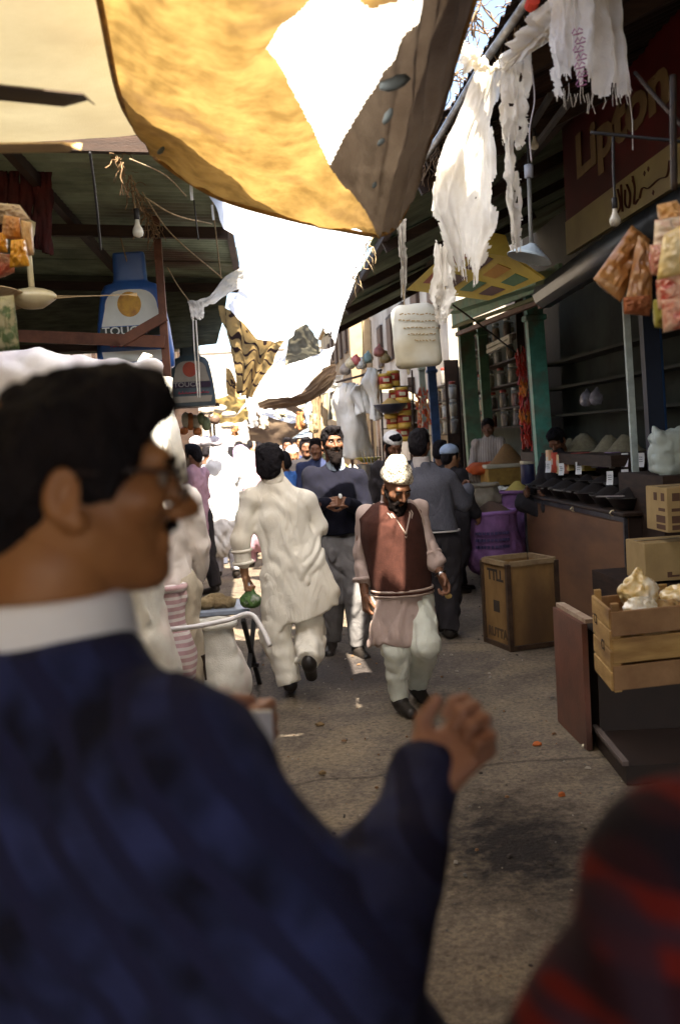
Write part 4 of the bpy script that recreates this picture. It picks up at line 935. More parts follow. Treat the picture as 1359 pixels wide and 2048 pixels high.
def sack(px, pyb, r, h, m, grain, label, seed, Y=None, top=.95, z=0, rim=None, gh=.12, lean=(0, 0), stripe=None):
    p = atz(px, pyb, z) if Y is None else at(px, pyb, Y)
    if Y is not None: z = p.z
    t = thing('sack', label, 'sack', (p.x, p.y, z))
    V, Fs = sack_field((p.x, p.y, z), r, h, seed, top, lean).mesh(); np_mesh('sack_cloth', V, Fs, m, t, world=True)
    cx, cy = p.x+lean[0], p.y+lean[1]
    mb = MB(); pts = []
    for k in range(19):
        a = 6.283*k/18; pts.append((cx+r*top*1.0*math.cos(a), cy+r*top*1.0*math.sin(a), z+h+.004*math.sin(a*5+seed)))
    mb.tube(pts, .022, 7, caps=False); mb.build('rolled_rim', rim or m, t, smooth=True)
    if grain: heap('grain', (cx, cy, z+h-.005), r*top*.97, gh, grain, '', seed, parent=t)
    return t
purple = mat('sack_purple', (.24, .11, .26), (.15, .07, .17), scale=9, rough=.7, bump=.5, bscale=150)
greyg = mat('sack_greygreen', (.26, .26, .20), (.18, .17, .13), scale=9, rough=.8, bump=.5, bscale=150)
beige = mat('sack_beige', (.40, .34, .25), (.28, .23, .16), scale=9, rough=.9, bump=.6, bscale=150)
g_brown = mat('grain_brown', (.16, .10, .07), (.10, .06, .045), scale=110, rough=1, bump=.8, bscale=160)
g_white = mat('grain_white', (.82, .80, .72), (.7, .66, .56), scale=110, rough=1, bump=.6, bscale=160)
g_yel = mat('grain_yellow', (.60, .46, .12), (.45, .33, .08), scale=110, rough=1, bump=.8, bscale=160)
ps = sack(988, 1148, .27, .66, purple, g_brown, 'purple woven sack heaped with brown grain behind the wooden tea chest', 3, Y=10.3, z=0, rim=mat('rim_violet', (.36, .18, .44)), gh=.12)
for k in range(3):   # faint dark print rows on the purple sack
    mb = MB(); c = ps.location
    for a in np.linspace(-2.35, -1.25, 9):
        r_ = .30; mb.box((c.x+r_*math.cos(a), c.y+r_*math.sin(a), c.z+.46-.07*k), (.02, .03, .028), Matrix.Rotation(a, 3, 'Z'))
    mb.build('faded_print', mat('print_navy', (.07, .05, .13), rough=.8), ps)
sack(930, 1120, .2, .60, greyg, g_white, 'grey green sack behind the man in the grey jacket', 5, Y=11.2, rim=mat('rim_white', (.6, .62, .6)), gh=.16)
sack(1040, 1110, .19, .70, purple, g_yel, 'narrow violet sack with yellow grain against the counter end', 6, Y=10.7, gh=.12)
sack(1018, 1080, .24, .5, mat('sack_cream', (.55, .5, .4), bump=.5, bscale=150), g_white, 'open sack of white grain behind the violet sack', 9, Y=11.6, gh=.14)
bs = sack(972, 1018, .14, .27, beige, None, 'rolled beige burlap bale standing on the sacks', 7, Y=10.9, top=1.0)
heap('burlap_top', tuple(Vector(bs.location)+Vector((0, 0, .265))), .135, .03, beige, '', 4, parent=bs)
# low stall platform with white trays, blue tray
lp = thing('stall_table', 'low table with white trays behind the purple sack', 'table', (2.5, 13.0, 0))
MB().box((2.55, 12.9, .78), (1.3, 2.2, .05)).build('tabletop', wood_d, lp)
for sx in (-.6, .6):
    for sy in (-1, 1): MB().box((2.55+sx, 12.9+sy, .375), (.06, .06, .75)).build('leg', wood_d, lp)
for i, (px, py, Y, r, m, g, lab) in enumerate([
    (955, 958, 12.4, .24, mat('enamel_white', (.75, .78, .8), rough=.3), g_white, 'white tray of pale flour at the left of the low table'),
    (1000, 966, 12.2, .2, mat('enamel_white', (.75, .78, .8), rough=.3), g_white, 'white tray of pale flour in front of the ochre box'),
    (1040, 972, 12.1, .22, mat('enamel_blue', (.12, .2, .5), rough=.4), mat('grain_pink', (.75, .55, .5), (.8, .75, .7), scale=10, rough=1), 'blue tray with pinkish white heap near the black upright')]):
    p = at(px, py, Y); t = thing('tray', lab, 'tray', (p.x, p.y, .806))
    MB().lathe([(r*.8, 0), (r, .05), (r*1.03, .055), (r*.95, .04), (.02, .02)], 20).build('tray', m, t, world=False, smooth=True)
    heap('flour', tuple(t.location+Vector((0, 0, .035))), r*.93, .13, g, '', i, parent=t)
cr_ = thing('spice_box', 'ochre wooden box topped with orange brown spice heap in front of the seated vendor', 'box', tuple(at(1015, 945, 12.9)-Vector((0, 0, .12))))
p = at(1013, 930, 12.9); MB().box((p.x, p.y, p.z-.13), (.62, .5, .24), bevel=.01).build('box', mat('ochre_box', (.45, .27, .06), (.3, .17, .04), scale=12), cr_)
MB().box((p.x, p.y, p.z+.0), (.68, .55, .05), bevel=.02).build('pale_rim', mat('rim_cream', (.8, .7, .48)), cr_)
heap('spice_heap', (p.x, p.y, p.z+.02), .27, .26, mat('spice_ochre', (.34, .19, .07), (.25, .13, .05), scale=60, bump=.5), '', 3, parent=cr_)
ob = thing('cloth_bundle', 'orange cloth bundle beside the seated vendor', 'cloth', tuple(at(968, 948, 13.0)))
o = bag_mesh(tuple(at(966, 950, 13.0)), .17, .2, mat('cloth_orange', (.65, .13, .03), (.5, .09, .03)), 'cloth', 5, sx=1.3, neck=False, parent=ob, res=.015)
tm = thing('tin_stack', 'dark blue tin with a pale lid between the spice box and the red cloth', 'tin', tuple(at(1058, 955, 12.0)-Vector((0, 0, .2))))
p = at(1058, 935, 12.0); MB().lathe([(.1, -.2), (.11, -.19), (.11, .04), (.1, .05)], 16, p).build('tin', mat('tin_navy', (.03, .03, .08), rough=.4), tm, smooth=True); MB().lathe([(.115, .045), (.118, .05), (.118, .08), (.1, .09)], 16, p).build('lid', mat('lid_cream', (.7, .6, .4)), tm, smooth=True)
# red garlands / cloth
def garland(x0, y0, x1, y1, w, Y, m, label, seed, parent=None):
    t = thing('garland', label, 'garland', tuple(at(x0, y0, Y))); rnd = random.Random(seed); mb = MB(); mb2 = MB()
    n = int((y1-y0)/3.2)
    for i in range(n):
        f = i/n; px = x0+(x1-x0)*f; py = y0+(y1-y0)*f
        for k in range(4):
            q = at(px+rnd.uniform(-w, w)*.5, py+rnd.uniform(-3, 3), Y+rnd.uniform(-.07, .07)); s = rnd.uniform(.03, .06)
            M = Matrix.Rotation(rnd.uniform(-.5, .5), 3, 'Y') @ Matrix.Rotation(rnd.uniform(0, 3), 3, 'Z')
            (mb2 if (abs(f-.37) < .07 or abs(f-.68) < .05) else mb).box(q, (s*.5, s*.3, s*1.6), M, taper=.4)
    mb.build('red_pods', m, t, kind='stuff'); 
    if mb2.v: mb2.build('orange_pods', mat('pod_orange', (.75, .22, .02), rough=.4), t, kind='stuff')
    MB().tube([at(x0, y0-12, Y), at(x0, y0, Y), at(x1, y1-8, Y)], .006, 5).build('string', rope_m, t)
    return t
garland(1041, 702, 1054, 895, 22, 11.0, mat('pod_red', (.55, .035, .015), (.35, .02, .012), rough=.35), 'long red and orange garland hanging beside the teal post', 1)
garland(842, 780, 848, 858, 26, 15.0, mat('pod_redorange', (.60, .10, .02), (.45, .05, .02), rough=.4), 'bushy orange red garland hanging left of the blue post', 2)
# tube light and bottles top of shelf
tl = thing('tube_light', 'unlit fluorescent tube fixture slanting before the jar shelves', 'light', tuple(at(998, 690, 12.8)))
for dy, nm in ((0, 'batten'), (10, 'tube')):
    a = at(975, 694+dy, 12.9); b = at(1020, 672+dy, 12.3); MB().beam(a, b, .045, .045).build(nm, mat('tube_white', (.75, .72, .6)), tl)
for f in (.03, .5, .97):
    a = at(975, 694, 12.9).lerp(at(1020, 672, 12.3), f); b = at(975, 704, 12.9).lerp(at(1020, 682, 12.3), f); MB().beam(a, b, .05, .03).build('holder', mat('tube_white', (.75, .72, .6)), tl)

# green fascia and yellow cards under the canopy
fas = thing('shop_fascia', 'pale green painted fascia boards above the green posts', 'fascia', tuple(at(1000, 610, 10)))
def plank(a, b, w, m, name, parent, thick=.03, n=(0, 0, 1)):
    return MB().beam(a, b, thick, w).build(name, m, parent)
gl = mat('paint_lightgreen', (.20, .38, .22), (.13, .26, .15), scale=8, rough=.5, bump=.2, c3=(.25, .28, .15))
plank(at(905, 640, 12.5), at(1120, 545, 7.6), .14, gl, 'board', fas)
plank(at(900, 620, 12.0), at(1095, 555, 7.8), .10, gl, 'board', fas, .2)
plank(at(915, 668, 13.2), at(1160, 570, 7.7), .05, wood_red, 'rail', fas, .05)
plank(at(905, 655, 13.2), at(1090, 590, 8.6), .035, mat('paint_olive', (.25, .26, .12)), 'rail', fas, .04)
yc = thing('display_card', 'yellow packet display card sheet fixed above the fascia under the right canopy', 'card', tuple(at(980, 570, 7.6)))
A, B, C_, D = at(815, 577, 8.4), at(980, 598, 7.6), at(1090, 555, 6.9), at(945, 455, 7.2)
yel = mat('card_yellow', (.48, .33, .05), (.36, .24, .04), scale=5, rough=.5)
nn = (B-A).cross(D-A).normalized()
MB().quadstrip([A, B, C_, D], .02, nn if nn.z > 0 else -nn).build('board', yel, yc)
nd = -nn if nn.z > 0 else nn
rnd = random.Random(4)
pcs = [mat('pc_'+n, c, rough=.4) for n, c in (('red', (.28, .07, .03)), ('green', (.08, .14, .06)), ('brown', (.10, .05, .035)), ('orange', (.42, .19, .03)))]
for i in range(4):
    for j in range(2):
        u = .08+i*.23; v = .16+j*.40
        q = lambda uu, vv: (A*(1-uu)+B*uu)*(1-vv) + (D*(1-uu)+C_*uu)*vv + nd*.025
        MB().quadstrip([q(u+.02, v), q(u+.16, v+.03), q(u+.15, v+.29), q(u, v+.26)], .006, nd).build('packet', pcs[(i*2+j*3+rnd.randint(0, 1)) % 4], yc)
y2 = thing('display_card', 'second dim yellow card strip behind the long white plastic', 'card', tuple(at(1000, 500, 6.9)))
MB().quadstrip([at(955, 460, 7.0), at(1010, 470, 6.9), at(1025, 515, 6.8), at(962, 505, 6.9)], .01, (0, -1, 0)).build('board', yel, y2)
# hanging pale sign (rounded, scribbled)
js = thing('hanging_sign', 'pale rounded plastic container hanging as a sign with scribbled lines, below the ragged white tip', 'sign', tuple(at(832, 672, 7.0)))
F_ = Field(at(832, 672, 7.0)-Vector((.26, .12, .30)), at(832, 672, 7.0)+Vector((.26, .12, .30)), .008)
c = at(832, 675, 7.0); 
F_.box(c, (.165, .055, .21), .02, .05, rot=Matrix.Rotation(R(-2.5), 3, 'Y'))
F_.box(c+Vector((-.01, 0, .17)), (.125, .05, .06), .04, .04, rot=Matrix.Rotation(R(-2.5), 3, 'Y'))
F_.cone(c+Vector((-.07, 0, -.2)), c+Vector((-.07, 0, -.245)), .014, .012, .01)
F_.disp(lambda P: .004*fbm(P*14, 2, 2), .04)
V, Fs = F_.mesh(); np_mesh('container', V, Fs, mat('plastic_pale', (.72, .72, .66), (.62, .60, .50), scale=5, rough=.4, trans=.25, c3=(.50, .42, .26)), js, world=True)
mb = MB(); rnd = random.Random(2)
for k, (py, x0, x1) in enumerate([(628, 798, 868), (641, 796, 870), (655, 806, 872), (668, 815, 870), (681, 828, 866)]):
    x = x0
    while x < x1:
        w = rnd.uniform(3, 8); mb.beam(at(x, py+rnd.uniform(-1.5, 1.5), 6.936), at(x+w, py+rnd.uniform(-1.5, 1.5), 6.936), .004, .007); x += w+2.5
mb.build('scribble', mat('ink_brown', (.42, .30, .14)), js)
MB().tube([at(808, 610, 7.0), at(806, 570, 7.0), at(803, 470, 6.9)], .005, 6).build('hanging_wire', rope_m, js)

# pendant lamps and bulbs
pl = thing('pendant_lamp', 'pendant lamp with a bluish white shade hanging right of the torn plastic', 'lamp', tuple(at(1060, 515, 5.0)))
p0 = at(1056, 330, 5.0); p1 = at(1062, 500, 5.0)
MB().tube([p0+Vector((0, 0, .4)), p0], .004, 6).build('cord', m_black, pl)
MB().tube([p0, p0.lerp(p1, .15)], .022, 10).build('ceiling_cup', mat('lamp_grey', (.4, .42, .5)), pl, smooth=True)
MB().tube([p0.lerp(p1, .15), p1], .011, 8).build('stem', mat('lamp_stem', (.25, .25, .24), metal=.5), pl, smooth=True)
MB().lathe([(.02, .03), (.03, .02), (.10, -.03), (.115, -.045), (.11, -.045), (.03, .005)], 20, p1, rot=Matrix.Rotation(R(18), 3, 'Y')).build('shade', mat('shade_blue', (.45, .55, .65), rough=.3), pl, smooth=True)
bulb_prof = [(.012, .075), (.013, .05), (.016, .035), (.029, .012), (.033, -.008), (.028, -.028), (.012, -.038), (.001, -.04)]
def bulb(px, py, Y, label, s=1.0):
    t = thing('light_bulb', label, 'bulb', tuple(at(px, py, Y)))
    MB().lathe([(r*s, z*s) for r, z in bulb_prof][::-1], 14).build('glass', mat('bulb_glass', (.60, .56, .46), rough=.15, spec=.7), t, world=False, smooth=True)
    MB().lathe([(.010*s, .13*s), (.017*s, .125*s), (.017*s, .07*s), (.014*s, .065*s)][::-1], 10).build('socket', m_black, t, world=False, smooth=True)
bulb(1229, 440, 3.6, 'unlit bare white bulb hanging before the red tea sign', .62)
bulb(276, 462, 6.0, 'unlit dusty bare bulb hanging by the left roof beam')
bulb(1068, 290, 5.6, 'small dim bulb under the dark right canopy', .7)
line('electric_wire', [(262, 350, 5.9), (268, 400, 6.0), (274, 440, 6.0)], .005, rope_m, 'cord carrying the dusty bulb by the left beam', 'wire')

# big red tea sign
SX = 2.3
A, B = atx(1132, 502, SX), atx(1400, 352, SX); zb = (A.z+B.z)/2
ybeg, yend = A.y, 4.4; ztop = zb+.98; zm = zb+.24
ls = thing('shop_sign', 'large dark red painted sign board with cream lettering Lipton high on the right', 'sign', (SX, (ybeg+yend)/2, zb))
MB().box((SX+.02, (ybeg+yend)/2, (zm+ztop)/2), (.03, ybeg-yend, ztop-zm)).build('red_board', mat('sign_red', (.11, .008, .007), (.07, .007, .006), scale=3, rough=.45, c3=(.06, .01, .01)), ls)
MB().box((SX+.016, (ybeg+yend)/2, (zm+zb)/2), (.036, ybeg-yend, zm-zb)).build('cream_band', mat('sign_cream', (.36, .28, .11), (.28, .21, .08), scale=4, rough=.5, c3=(.30, .22, .10)), ls)
crm = mat('letter_cream', (.24, .15, .06), (.18, .11, .045), scale=8, rough=.5)
lc = atx(1262, 255, SX)
text_mesh('Lipton', .40, 'lettering', crm, ls, frame((SX-.004, 6.28, zb+.60), (0, -1, 0), (0, 0, 1), (-1, 0, 0)), extrude=.002, bold=.014, sx=1.62)
mb = MB()  # painted script strokes on the cream band
def stroke(pts, r=.012):
    mb.tube([Vector((SX-.004, y, z)) for y, z in catmull([[(a, b) for a, b in pts]]*2, 5*len(pts), 2)[0]], r, 5, flat=.3)
y0 = atx(1250, 430, SX).y
for pts in ([(0, .14), (-.05, .08), (-.02, .02), (.04, .05), (.03, .12)], [(-.10, .16), (-.13, .09), (-.11, .02), (-.18, .03)], [(-.20, .03), (-.25, .07), (-.34, .05), (-.50, .06), (-.62, .05), (-.66, .11)], [(.10, .16), (.09, .02)], [(.16, .15), (.12, .06), (.17, .03)]):
    stroke([(y0+a-.06, zb+.02+b*1.2) for a, b in pts])
for a, b in ((-.34, .16), (-.40, .17), (-.46, .02), (-.15, .17)): mb.box((SX-.004, y0+a, zb+.02+b), (.004, .022, .022), Matrix.Rotation(.78, 3, 'X'))
mb.build('script_lettering', mat('letter_brown', (.10, .035, .02)), ls)
o = MB().box((3.3, 5.2, 3.6), (2.0, .04, 2.2)).build('partition_board', dark_in); tag(o, 'dark boarding behind the red tea sign', 'board')
sr = thing('rolled_shutter', 'dark bluish rolled shutter box under the red tea sign', 'shutter', tuple(at(1220, 500, 6.6)))
MB().tube([atx(1090, 590, 2.32), atx(1215, 505, 2.32), atx(1400, 395, 2.32)], .11, 10).build('roll', mat('shutter_slate', (.045, .055, .065), (.03, .03, .035), rough=.4, metal=.4), sr, smooth=True)
plank(atx(1080, 612, 2.34), atx(1330, 470, 2.34), .05, wood_red, 'rail', sr, .05)

# red shutters far right
o = MB().box((3.1, 5.6, 1.7), (.04, 3.0, 2.6)).build('red_shutter', mat('shutter_darkred', (.07, .012, .010), (.04, .01, .01), scale=4, rough=.6)); tag(o, 'dark red boarded wall at the far right behind the white sack', 'wall')

# ---- near right crates, cabinets, cartons
tea = mat('teachest_ply', (.27, .155, .055), (.16, .085, .03), scale=4, rough=.7, bump=.25, bscale=50, c3=(.09, .05, .025), stretch=(1, 1, .4))
bl = atz(975, 1272, 0); bf = atz(1022, 1303, 0); br = atz(1117, 1290, 0)
ex = (br-bf); W_ = ex.length; ex.normalize(); ey = Vector((-ex.y, ex.x, 0)); Dp = .42; Hc = .66
tc = thing('tea_chest', 'open plywood tea chest with dark edge battens standing before the counter', 'crate', tuple((bf+ex*W_/2+ey*Dp/2)))
O = bf
def tb(c, s, nm, m, par=tc, **k):
    M = Matrix((ex, ey, Vector((0, 0, 1)))).transposed(); return MB().box(O+ex*c[0]+ey*c[1]+Vector((0, 0, c[2])), s, M, **k).build(nm, m, par)
tb((W_/2, .006, Hc/2), (W_, .012, Hc-.01), 'panel', tea); tb((W_/2, Dp-.006, Hc/2), (W_, .012, Hc-.01), 'panel', tea)
tb((.006, Dp/2, Hc/2), (.012, Dp-.026, Hc-.01), 'panel', tea); tb((W_-.006, Dp/2, Hc/2), (.012, Dp-.026, Hc-.01), 'panel', tea)
tb((W_/2, Dp/2, .02), (W_-.03, Dp-.03, .02), 'base', tea)
bat = mat('batten_dark', (.05, .03, .022), (.10, .06, .035), scale=10, rough=.5, metal=.3)
for x in (0, W_):
    for y in (0, Dp): tb((x, y, Hc/2), (.035, .035, Hc), 'corner_batten', bat)
for z, mm in ((.02, bat), (Hc, mat('batten_pale', (.30, .21, .11), (.2, .13, .07), scale=10))):
    for y in (0, Dp): tb((W_/2, y, z), (W_-.04, .034, .036), 'edge_batten', mm)
    for x in (0, W_): tb((x, Dp/2, z), (.034, Dp-.04, .036), 'edge_batten', mm)
# stencilled marks
M_ = frame(O+ex*(-.002)+ey*(Dp*.5)+Vector((0, 0, Hc*.84)), -ey, (0, 0, 1), -ex)
text_mesh('TTLL', .12, 'stencil', mat('stencil_dark', (.05, .035, .025)), tc, M_, bold=.004)
text_mesh('RUTTA', .10, 'stencil', mat('stencil_faded', (.10, .06, .03)), tc, frame(O+ex*(-.002)+ey*(Dp*.5)+Vector((0, 0, Hc*.16)), -ey, (0, 0, 1), -ex), bold=.004)
tb((-.0005, Dp*.5, Hc*.48), (.003, .10, .09), 'stencil', mat('stencil_dark', (.05, .035, .025)))

# dark cabinet with upright brown board at its street end
cab = thing('dark_cabinet', 'dark wooden cabinet with a red brown end board carrying the slatted crate', 'cabinet', (2.0, 4.6, 0))
e0 = atz(1125, 1442, 0); e1 = atz(1184, 1500, 0)
dv = (e0-e1).normalized(); nrm = Vector((dv.y, -dv.x, 0))
if nrm.x < 0: nrm = -nrm
hb = .66
a_, b_ = e0, e1
MB().quadstrip([a_, b_, b_+Vector((0, 0, hb)), a_+Vector((0, 0, hb))], -.03, -nrm).build('end_board', mat('board_redbrown', (.17, .06, .035), (.10, .038, .024), scale=4, rough=.45, bump=.15, c3=(.06, .028, .02), spec=.5), cab)
MB().beam(a_+Vector((.012, 0, hb+.012)), b_+Vector((.012, 0, hb+.012)), .045, .022).build('board_edge', mat('edge_pale', (.42, .33, .24), (.3, .2, .14), scale=14), cab)
mb = MB(); far = 3.2
c0 = b_+nrm*.05; kd = Vector((1, -.12, 0)).normalized()
base = [c0+dv*.02, c0+dv*.02+kd*1.6, c0+dv*(a_-b_).length*.9+kd*1.6, c0+dv*(a_-b_).length*.9]
mb.quadstrip([p+Vector((0, 0, .60)) for p in base], .56, (0, 0, 1)); mb.build('carcass', mat('cabinet_black', (.022, .014, .012), (.03, .018, .014), rough=.5), cab)
q0 = atz(1190, 1490, 0); q1 = atz(1252, 1570, 0)
lb = thing('low_box', 'low black box on the ground in front of the dark cabinet', 'box', tuple((q0+q1)/2+Vector((.4, 0, 0))))
MB().quadstrip([q0+Vector((0, 0, .09)), q1+Vector((0, 0, .09)), q1+Vector((1.2, -.1, .09)), q0+Vector((1.2, -.1, .09))], .09, (0, 0, 1)).build('body', mat('cabinet_black', (.022, .014, .012)), lb)
MB().beam(q0+Vector((0, 0, .1)), q1+Vector((0, 0, .1)), .03, .02).build('rim', mat('edge_greybrown', (.13, .10, .09)), lb)
# slatted fruit crate
zt = .62
k0 = atz(1226, 1385, zt)          # near bottom corner
k1 = atz(1172, 1318, zt)          # far bottom corner of the short end
ed = (k1-k0); LE = .36; ed.normalize(); ln_ = Vector((ed.y, -ed.x, 0)); 
if ln_.x < 0: ln_ = -ln_
ln_ = (ln_+Vector((0, .25, 0))).normalized(); LL = .95; HC = .33
slat = mat('slat_pine', (.50, .32, .12), (.34, .20, .07), scale=5, rough=.75, bump=.3, bscale=40, stretch=(1, 1, 5), c3=(.22, .12, .05))
slat2 = mat('slat_brown', (.34, .20, .10), (.22, .12, .06), scale=5, rough=.8, bump=.3, bscale=40, c3=(.12, .07, .04))
fc = thing('slatted_crate', 'pale slatted fruit crate full of snack bags standing on the dark cabinet', 'crate', tuple(k0+ed*LE/2+ln_*LL/2))
Z = Vector((0, 0, 1))
MBx = lambda o_, u_, v_, L_, H_, T_: None
def cbox(a, u, L_, zc, H_, n_, T_, nm, m):
    c = a+u*(L_/2)+Z*zc; M = Matrix((u, n_, Z)).transposed(); return MB().box(c, (L_, T_, H_), M, bevel=.003).build(nm, m, fc)
sm = 0.0
for j, end in enumerate((k0, k0+ln_*LL)):
    for k in range(4): cbox(end+ed*.0, ed, LE, .042+k*.083, .076, ln_, .014, 'slat', slat)
    for q in (.0, LE): MB().box(end+ed*(q if q else .012)+(ln_*.02 if j == 0 else -ln_*.02)+Z*(HC/2+.01), (.03, .03, HC+.02), Matrix((ed, ln_, Z)).transposed()).build('corner_post', slat, fc)
for side in (0, LE):
    st = k0+ed*side
    for k in range(3): cbox(st, ln_, LL, .055+k*.108, .098, ed, .014, 'slat', slat2 if k != 1 else slat)
    for q in (.34, .80): MB().box(st+ln_*LL*q+ed*(-.016 if side == 0 else .016)+Z*(HC/2), (.045, .012, HC+.03), Matrix((ln_, ed, Z)).transposed()).build('cleat', slat, fc)
MB().box(k0+ed*LE/2+ln_*LL/2+Z*.008, (LL-.03, LE-.03, .012), Matrix((ln_, ed, Z)).transposed()).build('bottom_board', slat2, fc)
for (u_, v_) in ((.14, .16), (.28, .24)): text_mesh('C1', .06, 'stencil', mat('stencil_dark', (.05, .035, .025)), fc, frame(k0+ed*u_-ln_*.0085+Z*v_, -ed, Z, -ln_))
def crinkle(c, r, m, label, seed, name='snack_bag', res=.008, cat='snack bag', amp=.22, cone=False, rot=None):
    F_ = Field(Vector(c)-Vector((1, 1, 1))*max(r)*1.7, Vector(c)+Vector((1, 1, 1))*max(r)*1.9, res)
    F_.ell(c, r, .01, rot=rot)
    if cone: F_.cone(c, Vector(c)+Vector((0, 0, r[2]*1.5)), r[0]*.7, r[0]*.1, .02)
    s = 1/max(r)
    F_.disp(lambda P: amp*max(r)*np.abs(fbm(P*s*2.2, seed, 3))-amp*max(r)*.3, max(r)*.8)
    V, Fs = F_.mesh(); o = np_mesh(name, V, Fs, m); tag(o, label, cat); return o
sn1 = mat('snack_gold', (.62, .40, .12), (.75, .62, .35), scale=40, rough=.25, spec=.8, c3=(.85, .80, .68))
sn2 = mat('snack_white', (.8, .78, .72), (.6, .48, .25), scale=30, rough=.25, spec=.8)
ctr = k0+ed*LE*.55+ln_*.28+Z*(HC-.05)
crinkle(k0+ed*.20+ln_*.17+Z*(HC+.02), (.085, .07, .07), sn1, 'pointed golden snack bag peaking above the slatted crate', 3, cone=True)
crinkle(k0+ed*.06+ln_*.14+Z*(HC-.02), (.07, .05, .05), sn2, 'small white crumpled bag at the near corner of the slatted crate', 4)
crinkle(k0+ed*.20+ln_*.42+Z*(HC-.01), (.14, .09, .045), sn1, 'long flat golden snack bag lying right of the pointed one', 5)
crinkle(k0+ed*.24+ln_*.72+Z*(HC-.02), (.14, .10, .045), mat('snack_brown', (.40, .22, .08), (.55, .4, .2), scale=30, rough=.3), 'brown snack bag at the right side of the slatted crate', 6)
crinkle(k0+ed*.18+ln_*.30+Z*(HC-.12), (.22, .13, .10), mat('snack_brown', (.40, .22, .08), (.55, .4, .2), scale=30, rough=.3), 'lower layer of brown snack bags inside the slatted crate', 7)
# low wooden ledge behind crate, cartons, white bag
cart = mat('cardboard', (.42, .29, .13), (.34, .23, .10), scale=5, rough=.85, bump=.15)
stand2 = thing('carton_stand', 'dark stand supporting the cardboard cartons at the right edge', 'stand', (2.9, 5.9, 0))
p = at(1290, 1165, 6.2); MB().box((p.x+.5, p.y+.4, p.z/2-.01), (1.15, .9, p.z-.02)).build('body', wood_d, stand2)
def carton(px, py, Y, s, label, marks, rz=0):
    p = at(px, py, Y); t = thing('carton', label, 'carton', (p.x+s[0]/2, p.y+s[1]/2, p.z), rz)
    MB().box((0, 0, s[2]/2), s, bevel=.004).build('carton_box', cart, t, world=False)
    MB().box((0, 0, s[2]+.002), (s[0]*.98, .05, .003)).build('tape', mat('tape_brown', (.3, .2, .1), rough=.3), t, world=False)
    mb = MB()
    for (x, z, w, h) in marks: mb.box((-s[0]/2+x, -s[1]/2-.001, z), (w, .003, h)); mb.box((-s[0]/2-.001, -s[1]/2+x, z), (.003, w, h))
    mb.build('printed_marks', mat('print_brown', (.12, .06, .035)), t, world=False, kind='stuff')
    return t
carton(1290, 1165, 6.2, (.42, .34, .25), 'lower cardboard carton with small red mark at the right edge', [(.16, .04, .03, .035), (.2, .03, .05, .012)])
carton(1334, 1066, 6.0, (.40, .34, .28), 'upper cardboard carton with dark printed marks at the right edge', [(.06, .22, .05, .05), (.18, .22, .05, .05), (.08, .14, .10, .02), (.10, .08, .14, .045), (.10, .03, .14, .03)])
wb = thing('white_sack', 'large white translucent sack standing at the right edge behind the cartons', 'sack', tuple(at(1345, 955, 6.2)))
p = at(1350, 950, 7.0); F_ = Field(p-Vector((.3, .3, .02)), p+Vector((.3, .3, .5)), .01); F_.box(p+Vector((.03, .1, .16)), (.17, .13, .17), .02, .06); F_.cone(p+Vector((-.08, .08, .3)), p+Vector((-.12, .08, .36)), .05, .015, .05); F_.disp(lambda P: .022*fbm(P*6, 7, 3)+.008*(1-3*np.abs(noise3(P*13, 4))), .06); V, Fs = F_.mesh(); np_mesh('sack_body', V, Fs, mat('plastic_milky', (.62, .70, .66), (.5, .55, .48), scale=6, rough=.4, trans=.25), wb, world=True)
ws_ = thing('dark_plinth', 'dark wooden plinth under the large white sack', 'plinth', (p.x+.3, p.y+.3, 0)); MB().box((p.x+.35, p.y+.32, (p.z+.01)/2), (1.0, .9, p.z+.0)).build('body', wood_d, ws_)

# hanging snack packs, upper right
def pillow(corners, th, m, label, seed, name='snack_pack', n=26, ribs=0, Y=None, cat='snack pack'):
    """puffed plastic packet between four corner points (px, py, Y)"""
    P_ = [Vector(at(*c)) for c in corners]; N = (P_[1]-P_[0]).cross(P_[3]-P_[0]).normalized()
    vs = []; fs = []
    for s in (1, -1):
        for j in range(n+1):
            for i in range(n+1):
                u, v = i/n, j/n; q = (P_[0]*(1-u)+P_[1]*u)*(1-v)+(P_[3]*(1-u)+P_[2]*u)*v
                e = (max(0, 16*u*(1-u)*v*(1-v)))**.45
                nz = float(fbm(np.array([[u*7, v*7, seed*3.1+s]]), seed, 3)[0])*.35
                rb = .25*math.sin(u*ribs*6.283) if ribs else 0
                vs.append(q+N*s*th*(e*(1+nz+rb)))
    m_ = (n+1)**2
    for s in range(2):
        for j in range(n):
            for i in range(n):
                a = s*m_+j*(n+1)+i; f = (a, a+1, a+n+2, a+n+1); fs.append(f if s == 0 else f[::-1])
    o = MB().add(vs, fs).build(name, m, smooth=True); tag(o, label, cat); return o
bisc = mat('snack_biscuit', (.42, .20, .06), (.30, .13, .04), scale=18, rough=.3, spec=.9, c3=(.55, .33, .14))
redp = mat('snack_redpink', (.50, .07, .05), (.75, .45, .35), scale=26, rough=.25, spec=.9, c3=(.82, .70, .55), lo=.42, hi=.58)
yelp = mat('snack_yellow', (.75, .55, .18), (.82, .72, .45), scale=14, rough=.25, spec=.9)
olv = mat('snack_olive', (.30, .30, .05), (.4, .38, .1), scale=14, rough=.3)
Yp = 2.9
pillow([(1185, 558, Yp), (1262, 450, Yp+.1), (1300, 480, Yp+.12), (1240, 605, Yp)], .03, bisc, 'brown biscuit packet, largest of the two left hanging ones at upper right', 1, ribs=5)
pillow([(1250, 600, Yp-.05), (1275, 470, Yp), (1300, 490, Yp), (1302, 618, Yp-.05)], .028, bisc, 'narrow brown biscuit packet hanging just right of the largest one', 2, ribs=3)
